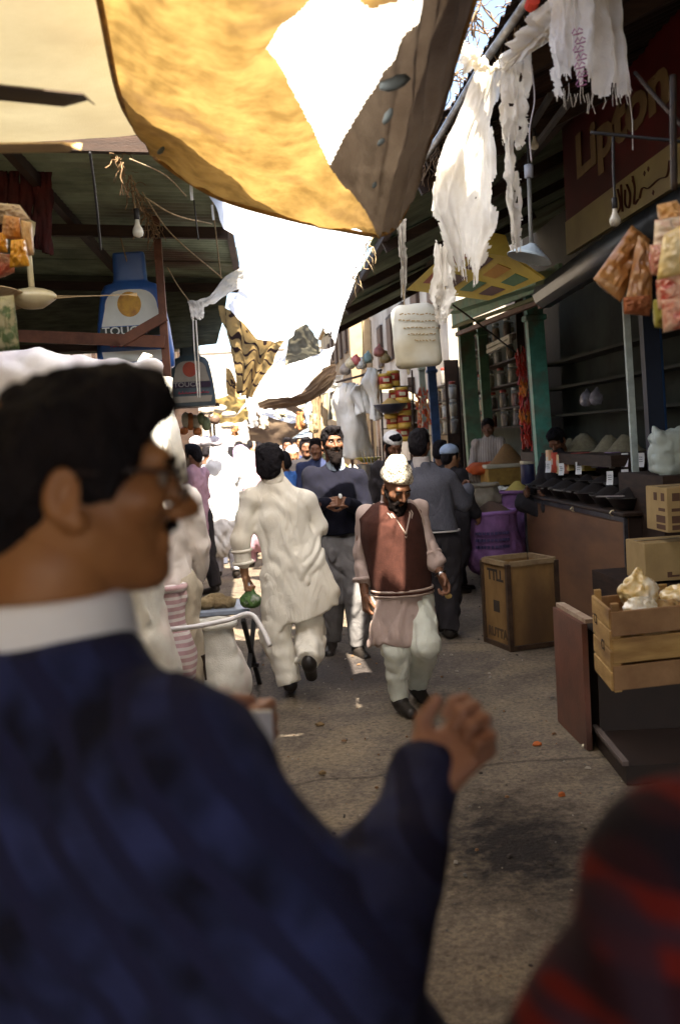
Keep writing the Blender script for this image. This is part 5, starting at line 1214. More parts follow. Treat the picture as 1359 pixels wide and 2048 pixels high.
pillow([(1245, 595, Yp-.1), (1300, 590, Yp-.1), (1298, 632, Yp-.08), (1246, 628, Yp-.1)], .018, mat('snack_redbrown', (.32, .09, .04), (.45, .2, .1), scale=18, rough=.3), 'small red brown packet at the bottom of the biscuit packets', 3)
for i, (c, m, lab) in enumerate([
    ([(1312, 410, 2.7), (1352, 400, 2.7), (1375, 450, 2.7), (1320, 450, 2.7)], mat('snack_amber', (.6, .33, .1), (.75, .5, .3), scale=20, rough=.3), 'amber packet at the top of the right hanging bunch'),
    ([(1308, 440, 2.65), (1380, 430, 2.65), (1390, 510, 2.65), (1305, 500, 2.65)], redp, 'red and white packet second from the top of the right bunch'),
    ([(1298, 490, 2.6), (1345, 485, 2.6), (1350, 555, 2.6), (1300, 550, 2.6)], redp, 'pinkish packet at the left middle of the right bunch'),
    ([(1325, 470, 2.5), (1395, 430, 2.5), (1400, 540, 2.5), (1312, 560, 2.5)], yelp, 'yellow crinkled packet across the front of the right bunch'),
    ([(1310, 560, 2.6), (1380, 540, 2.6), (1390, 615, 2.6), (1315, 620, 2.6)], redp, 'red packet below the yellow one in the right bunch'),
    ([(1305, 600, 2.62), (1345, 590, 2.62), (1350, 660, 2.62), (1308, 655, 2.62)], olv, 'olive packet at the lower left of the right bunch'),
    ([(1322, 600, 2.55), (1390, 590, 2.55), (1395, 650, 2.55), (1325, 665, 2.55)], redp, 'lowest red packet of the right bunch')]):
    pillow(c, .03, m, lab, 10+i, cat='snack pack')

# ---- middle right stalls: hanging tins and garments
tin_y = mat('can_yellow', (.70, .45, .08), (.6, .35, .06), scale=12, rough=.3, spec=.6)
tin_r = mat('can_red', (.48, .06, .03), (.36, .04, .03), scale=12, rough=.3, spec=.6)
can_c = None; ci = 0
def tin_can(px, py, Y, label, s=1.0, top=None):
    global can_c
    if can_c is None:
        can_c = thing('tin_can', label, 'tin can', tuple(at(px, py, Y)), 0, 'tins stacked on the hanging goods rack')
        MB().lathe([(.07, -.09), (.078, -.088), (.078, -.03)], 16).build('lower_band', tin_y, can_c, world=False, smooth=True)
        MB().lathe([(.0785, -.03), (.0785, .055)], 16).build('label', tin_r, can_c, world=False, smooth=True)
        MB().lathe([(.078, .055), (.078, .085), (.074, .09), (.068, .085), (.01, .085)], 16).build('upper_band', tin_y, can_c, world=False, smooth=True)
        MB().box((0, -.0765, .012), (.07, .006, .04), bevel=.002).build('badge', mat('badge_cream', (.8, .7, .45)), can_c, world=False)
    else:
        copy_tree(can_c, tuple(at(px, py, Y)), random.Random(px*7+py).uniform(-.5, .5), label)
cans = [(770, 763), (786, 757), (803, 790), (790, 795), (808, 816), (785, 843), (808, 840), (805, 868), (780, 822)]
for i, (px, py) in enumerate(cans):
    tin_can(px, py, 11.5+(i % 2)*.1, 'red and yellow tin %s' % ['at the top left of the tin rack', 'at the top right of the tin rack', 'right of the dark bowl, upper row', 'in the second row, left tin', 'right of the dark bowl, lower row', 'at the bottom left of the rack', 'at the bottom right of the rack', 'under the bottom row, near the white cap', 'half hidden beneath the dark bowl'][i])
rk = thing('goods_rack', 'wire rack carrying red and yellow tins and a dark bowl at middle right', 'rack', tuple(at(790, 900, 11.7)))
for py in (775, 806, 832, 858): MB().beam(at(762, py, 11.65), at(826, py-3, 11.65), .16, .012).build('shelf_wire', iron, rk)
for px in (763, 794, 826): MB().tube([at(px-3, 740, 11.75), at(px+5, 960, 11.75)], .012, 6).build('upright', iron, rk)
p = at(780, 810, 11.4); db = thing('dark_bowl', 'dark round bowl with ochre contents on the tin rack', 'bowl', tuple(p)); MB().lathe([(.05, -.1), (.13, -.07), (.19, .0), (.2, .01), (.18, .0), (.05, -.05)], 18).build('bowl', mat('bowl_slate', (.08, .08, .12), rough=.3, metal=.4), db, world=False, smooth=True); heap('contents', tuple(p-Vector((0, 0, .01))), .17, .09, mat('ochre_stuff', (.5, .32, .1)), '', 2, parent=db)
g_m = mat('cotton_white', (.86, .85, .80), (.78, .75, .68), scale=5, rough=.9, bump=.2, trans=.15, c3=(.70, .62, .48))
def garment(rows, m, label, seed, Yn=None, name='hanging_garment', w=40, h=50, folds=14, cat='garment', amp=.018):
    o = sheet(name, rows, m, w, h, wr=.02, ws=4, seed=seed, folds=lambda U, V: amp*np.sin(U*folds+2*np.sin(V*4)))
    sol = o.modifiers.new('thickness', 'SOLIDIFY'); sol.thickness = .01
    tag(o, label, cat); return o
garment([[(672, 775, 12.2), (695, 766, 12.0), (715, 768, 12.2)], [(662, 800, 12.1), (692, 800, 11.9), (724, 795, 12.1)], [(672, 850, 12.2), (700, 850, 11.9), (735, 845, 12.1)], [(682, 915, 12.2), (710, 918, 11.95), (745, 910, 12.2)]], g_m, 'large white tunic hanging behind the bearded man in navy', 1)
garment([[(733, 745, 11.6), (742, 735, 11.5), (752, 745, 11.6)], [(722, 765, 11.6), (744, 765, 11.5), (762, 760, 11.6)], [(738, 800, 11.6), (748, 805, 11.5), (760, 800, 11.6)], [(743, 838, 11.6), (750, 842, 11.5), (760, 836, 11.6)]], g_m, 'small white garment hanging beside the red and yellow tins', 2, w=24, h=40)
garment([[(712, 768, 11.7), (722, 768, 11.6), (734, 770, 11.7)], [(700, 790, 11.8), (722, 780, 11.7), (740, 785, 11.8)], [(716, 830, 11.8), (728, 825, 11.7), (742, 830, 11.8)]], g_m, 'short white cloth draped at the top of the garment rail', 3, w=24, h=30)
garment([[(640, 775, 13), (660, 755, 12.8), (685, 750, 12.7)], [(636, 792, 13), (662, 785, 12.8), (690, 772, 12.7)]], g_m, 'white cloth heaped over the left end of the garment rail', 4, w=24, h=16)
for i, (px, py, c) in enumerate([(700, 740, (.6, .5, .3)), (712, 734, (.5, .12, .1)), (722, 740, (.75, .7, .6)), (690, 752, (.3, .25, .2)), (735, 728, (.3, .4, .35)), (758, 715, (.55, .2, .15)), (770, 728, (.5, .35, .15))]):
    p = at(px, py, 11.9); o = bag_mesh(tuple(p), .07, .14, mat('bundle_%d' % i, c, tuple(v*.6 for v in c), scale=20, rough=.4), 'hanging_bundle', 20+i, res=.016); tag(o, ['tan', 'red', 'cream', 'dark brown', 'grey green', 'rust', 'ochre'][i]+' bundle hanging from the rail above the white garments', 'bundle')
gr = MB().tube([at(672, 765, 12.3), at(762, 740, 11.6)], .015, 6).build('garment_rail', iron); tag(gr, 'dark rail holding the white garments at middle right', 'rail')
for i, (a, b) in enumerate((((724, 640), (727, 740)), ((740, 640), (744, 735)))):
    line('rope', [(a[0], a[1], 11.4), (b[0], b[1], 11.6)], .006, rope_m, ['left', 'right'][i]+' cord holding up the garment rail', 'rope')
bt = thing('vendor_basin', 'yellow and grey steel basins left of the white cap', 'basin', tuple(at(742, 920, 10.5)))
MB().lathe([(.06, 0), (.14, .05), (.145, .055), (.12, .05), (.01, .03)], 18, at(736, 925, 10.6)).build('yellow_basin', mat('enamel_yellow', (.7, .55, .05), rough=.3), bt, smooth=True)
MB().lathe([(.10, 0), (.16, .2), (.165, .2), (.15, .19), (.01, .18)], 18, at(745, 965, 10.5)).build('steel_basin', mat('basin_steel', (.5, .55, .62), rough=.3, metal=.6), bt, smooth=True)
for i in range(5): MB().tube([at(738+i*4, 958, 10.4), at(722+i*8, 900-i*2+4*(i % 2), 10.4)], .006, 5).build('ladle_handle', steel, bt)
o = MB().box(at(752, 1010, 10.5)-Vector((0, 0, .05)), (.5, .5, .05)).build('stall_board', wood_d); tag(o, 'board under the steel basins', 'board')
# brown posts and hangings left of white garments
for i, (px, w, lab) in enumerate(((632, .13, 'brown cloth hanging beside the white tunic'), (646, .10, 'tan cloth strip hanging left of the white tunic'))):
    garment([[(px-8, 760, 13+i*.2), (px, 758, 12.9+i*.2), (px+8, 762, 13+i*.2)], [(px-8, 820, 13+i*.2), (px, 820, 12.9+i*.2), (px+8, 820, 13+i*.2)], [(px-6, 895, 13+i*.2), (px, 895, 12.9+i*.2), (px+8, 890, 13+i*.2)]], mat('cloth_tan%d' % i, ((.30, .20, .11), (.48, .36, .22))[i], bump=.3), lab, 8+i, w=16, h=30)
# ================================================================== PEOPLE
skin = mat('skin_brown', (.30, .15, .075), (.24, .115, .055), scale=9, rough=.5, bump=.06, bscale=200, spec=.4)
skin_d = mat('skin_dark', (.19, .085, .045), (.15, .065, .035), scale=9, rough=.5, bump=.06, bscale=200, spec=.4)
skin_l = mat('skin_tan', (.36, .20, .11), (.30, .16, .085), scale=9, rough=.5, spec=.4)
skin_h = mat('skin_hand', (.50, .27, .18), (.38, .19, .12), scale=9, rough=.5, spec=.4)
hair_m = mat('hair_black', (.007, .006, .008), (.013, .010, .011), scale=40, rough=.75, bump=.8, bscale=180, stretch=(1, 1, .35), spec=.12)
beard_m = mat('beard_black', (.007, .005, .005), (.014, .010, .009), scale=60, rough=.9, bump=.9, bscale=160, spec=.08)
grey_hair = mat('hair_grey', (.55, .54, .58), (.35, .34, .38), scale=40, rough=.7, bump=.6, bscale=120)
eye_w = mat('eye_white', (.26, .22, .19), rough=.3); eye_b = mat('eye_dark', (.02, .012, .01), rough=.15)
shoe_m = mat('shoe_black', (.018, .014, .013), (.03, .024, .02), rough=.4)

def head_field(res, detail=True, ears=True):
    F_ = Field((-.12, -.15, -.20), (.12, .16, .15), res)
    F_.ell((0, -.008, .038), (.075, .088, .082), .01)
    F_.ell((0, .024, -.030), (.056, .065, .078), .03)
    for s in (-1, 1): F_.cone((s*.046, .005, -.055), (s*.014, .060, -.090), .021, .018, .03)
    F_.ell((0, .074, -.092), (.018, .016, .017), .022)
    F_.cone((-.034, .080, .030), (.034, .080, .030), .014, .014, .02)
    F_.cone((0, .088, .014), (0, .113, -.024), .008, .0125, .012)
    for s in (-1, 1):
        F_.ell((s*.0135, .101, -.030), (.010, .012, .009), .008)
        F_.ell((s*.044, .060, -.016), (.024, .024, .020), .025)
    if detail:
        for s in (-1, 1): F_.ell((s*.031, .100, .008), (.020, .016, .012), .012, op='sub')
        F_.cone((-.018, .086, -.055), (.018, .086, -.055), .0065, .0065, .01)
        F_.cone((-.015, .084, -.068), (.015, .084, -.068), .0075, .0075, .01)
        F_.cone((-.022, .098, -.0615), (.022, .098, -.0615), .0035, .0035, .006, op='sub')
    if ears:
        for s in (-1, 1):
            rt = Matrix.Rotation(R(s*-22), 3, 'Z') @ Matrix.Rotation(R(-10), 3, 'X')
            F_.ell((s*.080, -.014, -.008), (.0080, .0185, .0295), .010, rot=rt)
            F_.ell((s*.080, -.002, -.036), (.008, .011, .012), .010)
            if detail: F_.ell((s*.088, -.010, -.005), (.007, .011, .020), .006, rot=rt, op='sub')
    F_.cone((0, -.018, -.05), (0, -.024, -.17), .057, .050, .03)
    return F_
_hc = {}
def head_vf(res):
    if res not in _hc: _hc[res] = head_field(res, res < .012).mesh()
    return _hc[res]
def hair_vf(res, style='short', seed=1):
    F_ = Field((-.14, -.17, -.18), (.14, .16, .19), res)
    if style == 'short':
        F_.ell((0, -.010, .048), (.085, .093, .088), .02); F_.ell((0, -.070, -.010), (.070, .045, .065), .03)
        F_.ell((0, .045, .112), (.06, .05, .028), .03)
        for s in (-1, 1): F_.ell((s*.074, .010, .005), (.012, .018, .035), .015)
    elif style == 'near':
        F_.ell((0, .000, .040), (.087, .090, .088), .02); F_.ell((0, -.060, -.015), (.074, .045, .07), .03)
        F_.ell((0, .042, .102), (.064, .050, .036), .025); F_.ell((0, .076, .098), (.05, .022, .024), .02)
        for s in (-1, 1): F_.ell((s*.074, .026, .016), (.010, .014, .034), .012)
    elif style == 'full':
        F_.ell((0, -.008, .048), (.087, .094, .088), .02); F_.ell((0, -.070, -.015), (.076, .05, .075), .03)
        F_.ell((.0, .060, .108), (.060, .045, .028), .03)
        for s in (-1, 1): F_.ell((s*.074, .030, .016), (.010, .012, .030), .012)
    F_.ell((0, .118, -.020), (.160, .074, .098), .012, op='sub')
    for s in (-1, 1): F_.ell((s*.094, -.008, -.014), (.026, .036, .044), .008, op='sub')
    F_.disp(lambda P: .006*fbm(P*38, seed, 3)+.004*fbm(P*np.array([90, 90, 25]), seed+3, 2), .03)
    return F_.mesh()
def beard_vf(res, seed=2, L_=1.0):
    F_ = Field((-.12, -.05, -.26), (.12, .17, .03), res)
    for s in (-1, 1): F_.cone((s*.068, .010, -.015), (s*.030, .066, -.085), .015, .026, .02)
    F_.ell((0, .068, -.105-.02*L_), (.048, .045, .040*L_+.012), .03)
    F_.cone((-.026, .094, -.046), (.026, .094, -.046), .009, .009, .01)
    for s in (-1, 1): F_.cone((s*.026, .092, -.046), (s*.036, .080, -.085), .010, .014, .01)
    F_.ell((0, .112, -.062), (.018, .014, .008), .004, op='sub')
    F_.disp(lambda P: .005*fbm(P*50, seed, 3), .03)
    return F_.mesh()
def hand_vf(res, curl=(40, 40, 40, 40), thumb=(35, 25), spread=4, side=1, fist=False):
    """wrist at origin, fingers along +y, back of hand +z, thumb towards side*x; about 0.185 long"""
    F_ = Field((-.10, -.05, -.13), (.10, .23, .06), res)
    F_.cone((0, -.04, 0), (0, .015, 0), .026, .027, .02, flat=((0, 0, 1), .75))
    F_.box((0, .052, 0), (.040, .046, .0135), .02, .013)
    F_.ell((side*.026, .030, -.010), (.018, .030, .015), .015)
    for i, (fx, L_, cu) in enumerate(zip((.030, .010, -.011, -.031), (.078, .086, .080, .063), curl)):
        x = side*fx; a = R(side*(spread*(1.5-i)))
        p = np.array([x, .092-(.006 if i == 3 else 0), 0.0]); ang = 0; rr = .0098-.0008*(i == 3)
        for k, f in enumerate((.46, .30, .24)):
            ang += R(cu*(1.0 if k == 0 else 1.15)); d = np.array([math.sin(a)*math.cos(ang), math.cos(a)*math.cos(ang), -math.sin(ang)])
            q = p+d*L_*f; F_.cone(p, q, rr, rr*.93, .006 if k else .010); p = q; rr *= .93
    p = np.array([side*.030, .018, -.006]); d = np.array([side*math.sin(R(thumb[0])), math.cos(R(thumb[0])), -.25]); d /= np.linalg.norm(d)
    q = p+d*.048; F_.cone(p, q, .0145, .0115, .012)
    d2 = np.array([side*math.sin(R(thumb[0]-thumb[1])), math.cos(R(thumb[0]-thumb[1])), -.35-.01*thumb[1]]); d2 /= np.linalg.norm(d2)
    F_.cone(q, q+d2*.034, .0112, .0090, .005)
    return F_.mesh()
def xf(VF, M):
    M = np.array(M); return VF[0] @ M[:3, :3].T + M[:3, 3], VF[1]
def join(parts):
    Vs = []; Fs = []; k = 0
    for V, F_ in parts:
        if len(V) == 0: continue
        Vs.append(V); Fs.append(F_+k); k += len(V)
    return np.concatenate(Vs), np.concatenate(Fs)
def basis_dir(fwd, up=(0, 0, 1)):
    y = Vector(fwd).normalized(); x = y.cross(Vector(up)).normalized(); z = x.cross(y); return x, y, z
def head_mat(pos, fwd, roll=0, up=(0, 0, 1)):
    x, y, z = basis_dir(fwd, up); q = Matrix.Rotation(R(roll), 3, y); return frame(pos, q @ x, q @ y, q @ z)

def folds_fn(seed, amp, cx=None, hem=None, top=None, k=7, horiz=0.0):
    def f(P):
        r = amp*.6*fbm(P*np.array([7, 7, 2.6], dtype=np.float32), seed, 2)
        w = P + .06*np.stack([noise3(P*5, seed+5), noise3(P*5, seed+6), noise3(P*5, seed+7)], -1)
        r = r + amp*.55*np.sin((w[:, 0]*.8+w[:, 1]*.5+w[:, 2]*.9)*42)*np.clip(noise3(P*4, seed+9)+.2, 0, 1)
        if cx is not None:
            a = np.arctan2(P[:, 1]-cx[1], P[:, 0]-cx[0]); g = np.clip((top-P[:, 2])/(top-hem), 0, 1)
            r = r + amp*1.1*g*(1-2*np.abs(np.sin(a*k*.5+2.2*noise3(P*3, seed+2)))**1.5)
        dg = np.stack([w[:, 0]*.86+w[:, 2]*.5, w[:, 1], w[:, 2]*.86-w[:, 0]*.5], -1); dg2 = np.stack([w[:, 0]*.9-w[:, 2]*.43, w[:, 1], w[:, 2]*.9+w[:, 0]*.43], -1)
        r = r + amp*.75*(1-3*np.abs(noise3(dg*np.array([16, 11, 3.0], dtype=np.float32), seed+12)))*np.clip(noise3(P*4, seed+20)+.5, 0, 1) + amp*.75*(1-3*np.abs(noise3(dg2*np.array([17, 11, 3.2], dtype=np.float32), seed+14)))*np.clip(noise3(P*4, seed+21)+.5, 0, 1)
        if horiz: r = r + horiz*.35*np.sin(P[:, 2]*75+5*noise3(P*6, seed+3))*np.clip(noise3(P*np.array([6, 6, 2], dtype=np.float32), seed+4)+.4, 0, 1)
        return r
    return f

def person(label, J, rz, look, skin_=None, res=.012, hair='short', beard=0, outfit=(), g=1.0, cap=None, group=None, hands=None, hres=None, legs=True, feet=True, roll=0, cat='person', hscale=(1, 1, 1), eyes=False, arms=True, neckr=.048):
    """J: joints in world space; rz: which way the body faces; look: direction of the face"""
    base = Vector((J['pelvis'].x, J['pelvis'].y, 0)); base.z = J.get('ground', 0)
    t = thing('person', label, cat, tuple(base), rz, group)
    hres = hres or res*.5; sk = skin_ or skin
    fwd = Vector((-math.sin(rz), math.cos(rz), 0)); side = Vector((math.cos(rz), math.sin(rz), 0))
    HM = head_mat(J['head'], look, roll) @ Matrix.Diagonal((*hscale, 1))
    parts = [xf(head_vf(hres), HM)]
    pts = [v for v in J.values() if isinstance(v, Vector)]
    lo = [min(p[i] for p in pts)-.25 for i in range(3)]; hi = [max(p[i] for p in pts)+.25 for i in range(3)]
    B_ = Field(lo, hi, max(res, .012))
    B_.cone(HM @ Vector((0, -.022, -.09)), J['neck']-Vector((0, 0, .03)), neckr, neckr, .03)
    B_.cone(J['neck']-Vector((0, 0, .04)), (J['chest']+J['neck'])/2, .052*g, .065*g, .04, flat=(fwd, .6))
    if arms:
        for s in 'LR': B_.chain([J['sh'+s], J['el'+s], J['wr'+s]], [.048*g, .040*g, .027*g], .03)
    if legs:
        for s in 'LR': B_.chain([J['hip'+s], J['kn'+s], J['an'+s]], [.075*g, .055*g, .036*g], .03)
    parts.append(B_.mesh())
    for s in 'LR':
        if not arms: break
        h = (hands or {}).get(s, {}); d = h.get('dir') or (J['wr'+s]-J['el'+s]); pal = h.get('back') or (side*(1 if s == 'R' else -1))
        y = Vector(d).normalized(); z = Vector(pal); z = (z-y*z.dot(y)).normalized(); x = y.cross(z)
        sd = h.get('side'); 
        if sd is None: sd = 1 if x.dot(fwd) > 0 else -1
        V, F_ = hand_vf(max(hres, .0045)*.9 if res < .02 else .01, h.get('curl', (35, 38, 42, 45)), h.get('thumb', (35, 20)), h.get('spread', 4), sd)
        parts.append(xf((V, F_), frame(J['wr'+s], x*g, y*g, z*g)))
    V, F_ = join(parts); np_mesh('body', V, F_, sk, t, world=True)
    if hair:
        V, F_ = hair_vf(max(hres, .005), hair if hair in ('short', 'full', 'near') else 'short', len(label)); np_mesh('hair', *xf((V, F_), HM), hair_m, t, world=True)
    if beard:
        V, F_ = beard_vf(max(hres, .005), len(label), beard); np_mesh('beard', *xf((V, F_), HM), beard_m, t, world=True)
    if eyes:
        for s in (-1, 1):
            mb = MB(); mb.lathe([(.0115*math.cos(a), .0115*math.sin(a)) for a in np.linspace(-1.5, 1.5, 9)], 12, HM @ Vector((s*.031, .078, .009))); e = mb.build('eye', eye_w, t, smooth=True)
            mb = MB(); mb.lathe([(.006*math.cos(a), .006*math.sin(a)) for a in np.linspace(-1.5, 1.5, 7)], 10, HM @ Vector((s*.031, .0845, .008))); mb.build('iris', eye_b, t, smooth=True)
            MB().tube([HM @ Vector((s*.016, .096, .026)), HM @ Vector((s*.032, .096, .031)), HM @ Vector((s*.048, .086, .026))], .0042, 6).build('eyebrow', beard_m, t, smooth=True)
    if legs and feet:
        for s in 'LR':
            a = J['an'+s]; d = J.get('toe'+s); d = (d-a) if d is not None else (fwd*.17+Vector((0, 0, -.055)))
            d = Vector(d); F_ = Field([min(a[i], (a+d)[i])-.09 for i in range(3)], [max(a[i], (a+d)[i])+.09 for i in range(3)], max(res*.7, .008))
            F_.cone(a, a+d*.15, .040, .043, .02); F_.cone(a+d*.0+Vector((0, 0, -.02)), a+d, .040, .036, .03, flat=(side, 1.1))
            V, Fs = F_.mesh(); np_mesh('shoe', V, Fs, shoe_m, t, world=True)
    for fn in outfit: fn(t, J, fwd, side, res, g, HM)
    return t
def clothes(name, m, fill, seed, fold, label=None):
    def fn(t, J, fwd, side, res, g, HM):
        pts = [v for v in J.values() if isinstance(v, Vector)]
        lo = [min(p[i] for p in pts)-.32 for i in range(3)]; hi = [max(p[i] for p in pts)+.32 for i in range(3)]
        F_ = Field(lo, hi, res); fill(F_, J, fwd, side, g)
        if fold: F_.disp(fold(J) if fold.__code__.co_argcount == 1 and fold.__name__ == 'mk' else fold, .05)
        V, Fs = F_.mesh(); np_mesh(name, V, Fs, m, t, world=True, label=label)
    return fn
def tunic(m, seed=1, hem=.42, sleeve=.97, flare=.20, shift=(0, 0, 0), cuff=.046, amp=.013, name='kameez', waist=.15, k=7, wide=1.0, depth=.70, fl2=None, sl_r=.056, sh_r=.064, cut=None):
    def fill(F_, J, fwd, side, g):
        fl = (fwd, depth); P = J['pelvis']; C = J['chest']; N = J['neck']
        F_.cone(C, P, .165*g*wide, waist*g*wide+.015, .05, fl)
        hz = hem; H = Vector((P.x+shift[0], P.y+shift[1], hz+.03))
        F_.cone(P, H, (waist+.02)*g*wide, flare*g, .06, fl)
        F_.cone(C+Vector((0, 0, .06)), N-Vector((0, 0, .02)), .14*g, .085*g, .05, fl)
        for s in 'LR':
            F_.cone(N-Vector((0, 0, .045)), J['sh'+s], .058*g, sh_r*.93*g, .05)
            w = J['el'+s].lerp(J['wr'+s], sleeve) if sleeve <= 1 else J['wr'+s]
            F_.cone(J['sh'+s], J['el'+s], sh_r*g, sl_r*g, .035); F_.cone(J['el'+s], w, sl_r*g, cuff*g, .03)
        if fl2: fl2(F_, J)
        if cut:
            a_, b_ = Vector(cut[0]), Vector(cut[1]); u = (b_-a_).normalized(); n = u.cross(Vector((0, 1, 0))).normalized()
            if n.z > 0: n = -n
            F_.box((a_+b_)/2+n*.5, (1.2, 1.2, .5), .008, rot=Matrix((u, n.cross(u), n)).transposed(), op='sub')
        else: F_.box((H.x, H.y, hz-.3), (.6, .6, .3), .008, op='sub')
    def mk(J): return folds_fn(seed, amp, (J['pelvis'].x+shift[0]*.5, J['pelvis'].y+shift[1]*.5), hem, J['pelvis'].z+.12, k)
    return clothes(name, m, fill, seed, mk)
def pants(m, seed=2, r=(.105, .085, .065), amp=.012, name='shalwar', end=.92, horiz=.006, extra=None):
    def fill(F_, J, fwd, side, g):
        for s in 'LR':
            e = J['kn'+s].lerp(J['an'+s], end)
            F_.chain([J['hip'+s]-Vector((0, 0, .03)), J['kn'+s], e], [r[0]*g, r[1]*g, r[2]*g], .018)
            d = (J['an'+s]-J['kn'+s]).normalized(); x = d.cross(Vector((0, 1, .1))).normalized()
            F_.box(e+d*(.12-.0), (.13, .13, .10), .006, rot=Matrix((x, d.cross(x), d)).transposed(), op='sub')
        F_.cone(J['hipL'], J['hipR'], .11*g, .11*g, .05, (fwd, .85))
        if extra: extra(F_, J)
    return clothes(name, m, fill, seed, folds_fn(seed, amp, horiz=horiz))
def sweater(m, seed=3, hem=-.02, sleeve=.97, amp=.008, name='sweater', wide=1.0, arms=True, sl=.060, cuff=.046, depth=.72, vneck=False):
    def fill(F_, J, fwd, side, g):
        fl = (fwd, depth); P = J['pelvis']; C = J['chest']; N = J['neck']; ax = (C-P).normalized()
        F_.cone(C, P+ax*.02, .168*g*wide, .160*g*wide, .05, fl)
        F_.cone(C+ax*.06, N-Vector((0, 0, .045)), .145*g*wide, .085*g, .05, fl)
        for s in 'LR':
            F_.cone(N-Vector((0, 0, .055)), J['sh'+s], .06*g, (.072 if arms else .058)*g, .05)
            if arms:
                w = J['el'+s].lerp(J['wr'+s], sleeve)
                F_.cone(J['sh'+s], J['el'+s], .072*g, sl*g, .035); F_.cone(J['el'+s], w, sl*g, cuff*g, .03)
        c = P+ax*hem; F_.box(c-ax*.3, (.5, .5, .3), .008, rot=Matrix(basis_dir(fwd, ax)).transposed() if 0 else None, op='sub')
        if vneck:
            F_.cone(N+fwd*.125+Vector((0, 0, .03)), N+fwd*.185-Vector((0, 0, .14)), .072, .024, .005, op='sub')
    return clothes(name, m, fill, seed, folds_fn(seed, amp))
def ring(name, m, c, a, b, rad, z0=0, n=28, tilt=None, parent=None, arc=(0, 1)):
    """an elliptical band round centre c; a, b are half-axis vectors"""
    pts = [Vector(c)+Vector(a)*math.cos(6.283*(arc[0]+(arc[1]-arc[0])*k/n))+Vector(b)*math.sin(6.283*(arc[0]+(arc[1]-arc[0])*k/n)) for k in range(n+1)]
    return MB().tube(pts, rad, 6, caps=False).build(name, m, parent, smooth=True)

def jp(d, Y):
    return {k: (at(v[0], v[1], Y+(v[2] if len(v) > 2 else 0)) if isinstance(v, tuple) else v) for k, v in d.items()}

# ---------- the man in cream, walking away
cot_cream = mat('cotton_cream', (.88, .83, .72), (.83, .77, .65), scale=4, rough=.9, bump=.25, bscale=180, c3=(.62, .52, .38), trans=.06)
Yc = 6.5
J = jp({'head': (540, 930, .02), 'neck': (547, 964, 0), 'chest': (560, 1030, 0), 'pelvis': (583, 1132, 0), 'shL': (500, 1000, 0), 'shR': (612, 1003, .02), 'elL': (480, 1080, -.02), 'wrL': (490, 1152, .0),
        'elR': (636, 1055, .06), 'wrR': (612, 1085, .26), 'hipL': (560, 1150, 0), 'hipR': (608, 1150, 0), 'knL': (550, 1270, .0), 'anL': (580, 1366, -.02), 'knR': (622, 1262, .05), 'anR': (617, 1322, -.22)}, Yc)
J['toeL'] = J['anL']+Vector((.0, .15, -.05)); J['toeR'] = J['anR']+Vector((.015, .13, -.13))
def cream_tail(F_, J):
    a = at(655, 1150, Yc-.02); b = at(640, 1205, Yc-.06)
    F_.cone(at(605, 1100, Yc), at(648, 1190, Yc-.05), .12, .10, .12, (Vector((0, 1, 0)), .5)); F_.cone(at(570, 1150, Yc-.02), at(562, 1260, Yc-.02), .13, .12, .08, (Vector((0, 1, 0)), .6)); F_.cone(at(600, 1150, Yc-.02), at(630, 1230, Yc-.03), .14, .13, .08, (Vector((0, 1, 0)), .55))
def cuff_roll(t, J, fwd, side, res, g, HM):
    d = (J['wrL']-J['elL']).normalized(); x = d.cross(Vector((0, 1, 0))).normalized(); y = d.cross(x)
    for k, f in enumerate((.28, .62)): ring('rolled_cuff', cot_cream, J['elL'].lerp(J['wrL'], f), x*.062, y*.058, .012, parent=t)
def shirt_collar(m, r=.066, h=.0, th=.010, up=.02):
    def fn(t, J, fwd, side, res, g, HM):
        c = J['neck']+Vector((0, 0, up)); F_ = Field(c-Vector((.13, .13, .08)), c+Vector((.13, .13, .10)), max(.006, res*.5))
        F_.cone(c-Vector((0, 0, .02)), c+Vector((0, 0, .03)), r*g+.016, r*g+.006, .01); F_.cone(c-Vector((0, 0, .1)), c+Vector((0, 0, .12)), r*g-.004, r*g-.006, .005, op='sub')
        F_.ell(c+fwd*.09+Vector((0, 0, .02)), (.03, .05, .05), .01, op='sub')
        V, Fs = F_.mesh(); np_mesh('collar', V, Fs, m, t, world=True)
    return fn
cream = person('man in a cream shalwar kameez seen from behind, walking away carrying a green bundle', J, R(-8), (.12, 1, -.05), skin, res=.0095, hair='full', hscale=(1.08, 1.08, 1.08),
    outfit=[tunic(cot_cream, 11, hem=.50, sleeve=.55, flare=.185, shift=(.0, 0, 0), amp=.014, k=5, fl2=cream_tail, cuff=.056, sl_r=.062, sh_r=.070, wide=1.06, cut=(at(530, 1264, Yc), at(684, 1200, Yc))), pants(cot_cream, 12, (.12, .10, .080), amp=.014, end=.93), cuff_roll, shirt_collar(cot_cream, .062, up=.035)], hres=.0055,
    hands={'L': {'curl': (70, 75, 80, 80), 'thumb': (30, 40)}})
gb = thing('vegetable_bag', 'clear bag of green leaves hanging from the hand of the cream dressed man', 'bag', tuple(at(503, 1200, Yc)))
crink = bag_mesh(tuple(at(502, 1218, Yc)), .055, .13, mat('leaf_green', (.10, .19, .05), (.04, .09, .03), scale=40, rough=.6, bump=.6, c3=(.4, .42, .38)), 'leaves', 3, sx=1.3, neck=True, res=.008, parent=gb)
MB().tube([at(497, 1165, Yc), at(500, 1180, Yc), at(503, 1195, Yc)], [.006, .012, .026], 8).build('bag_neck', plas, gb, smooth=True)

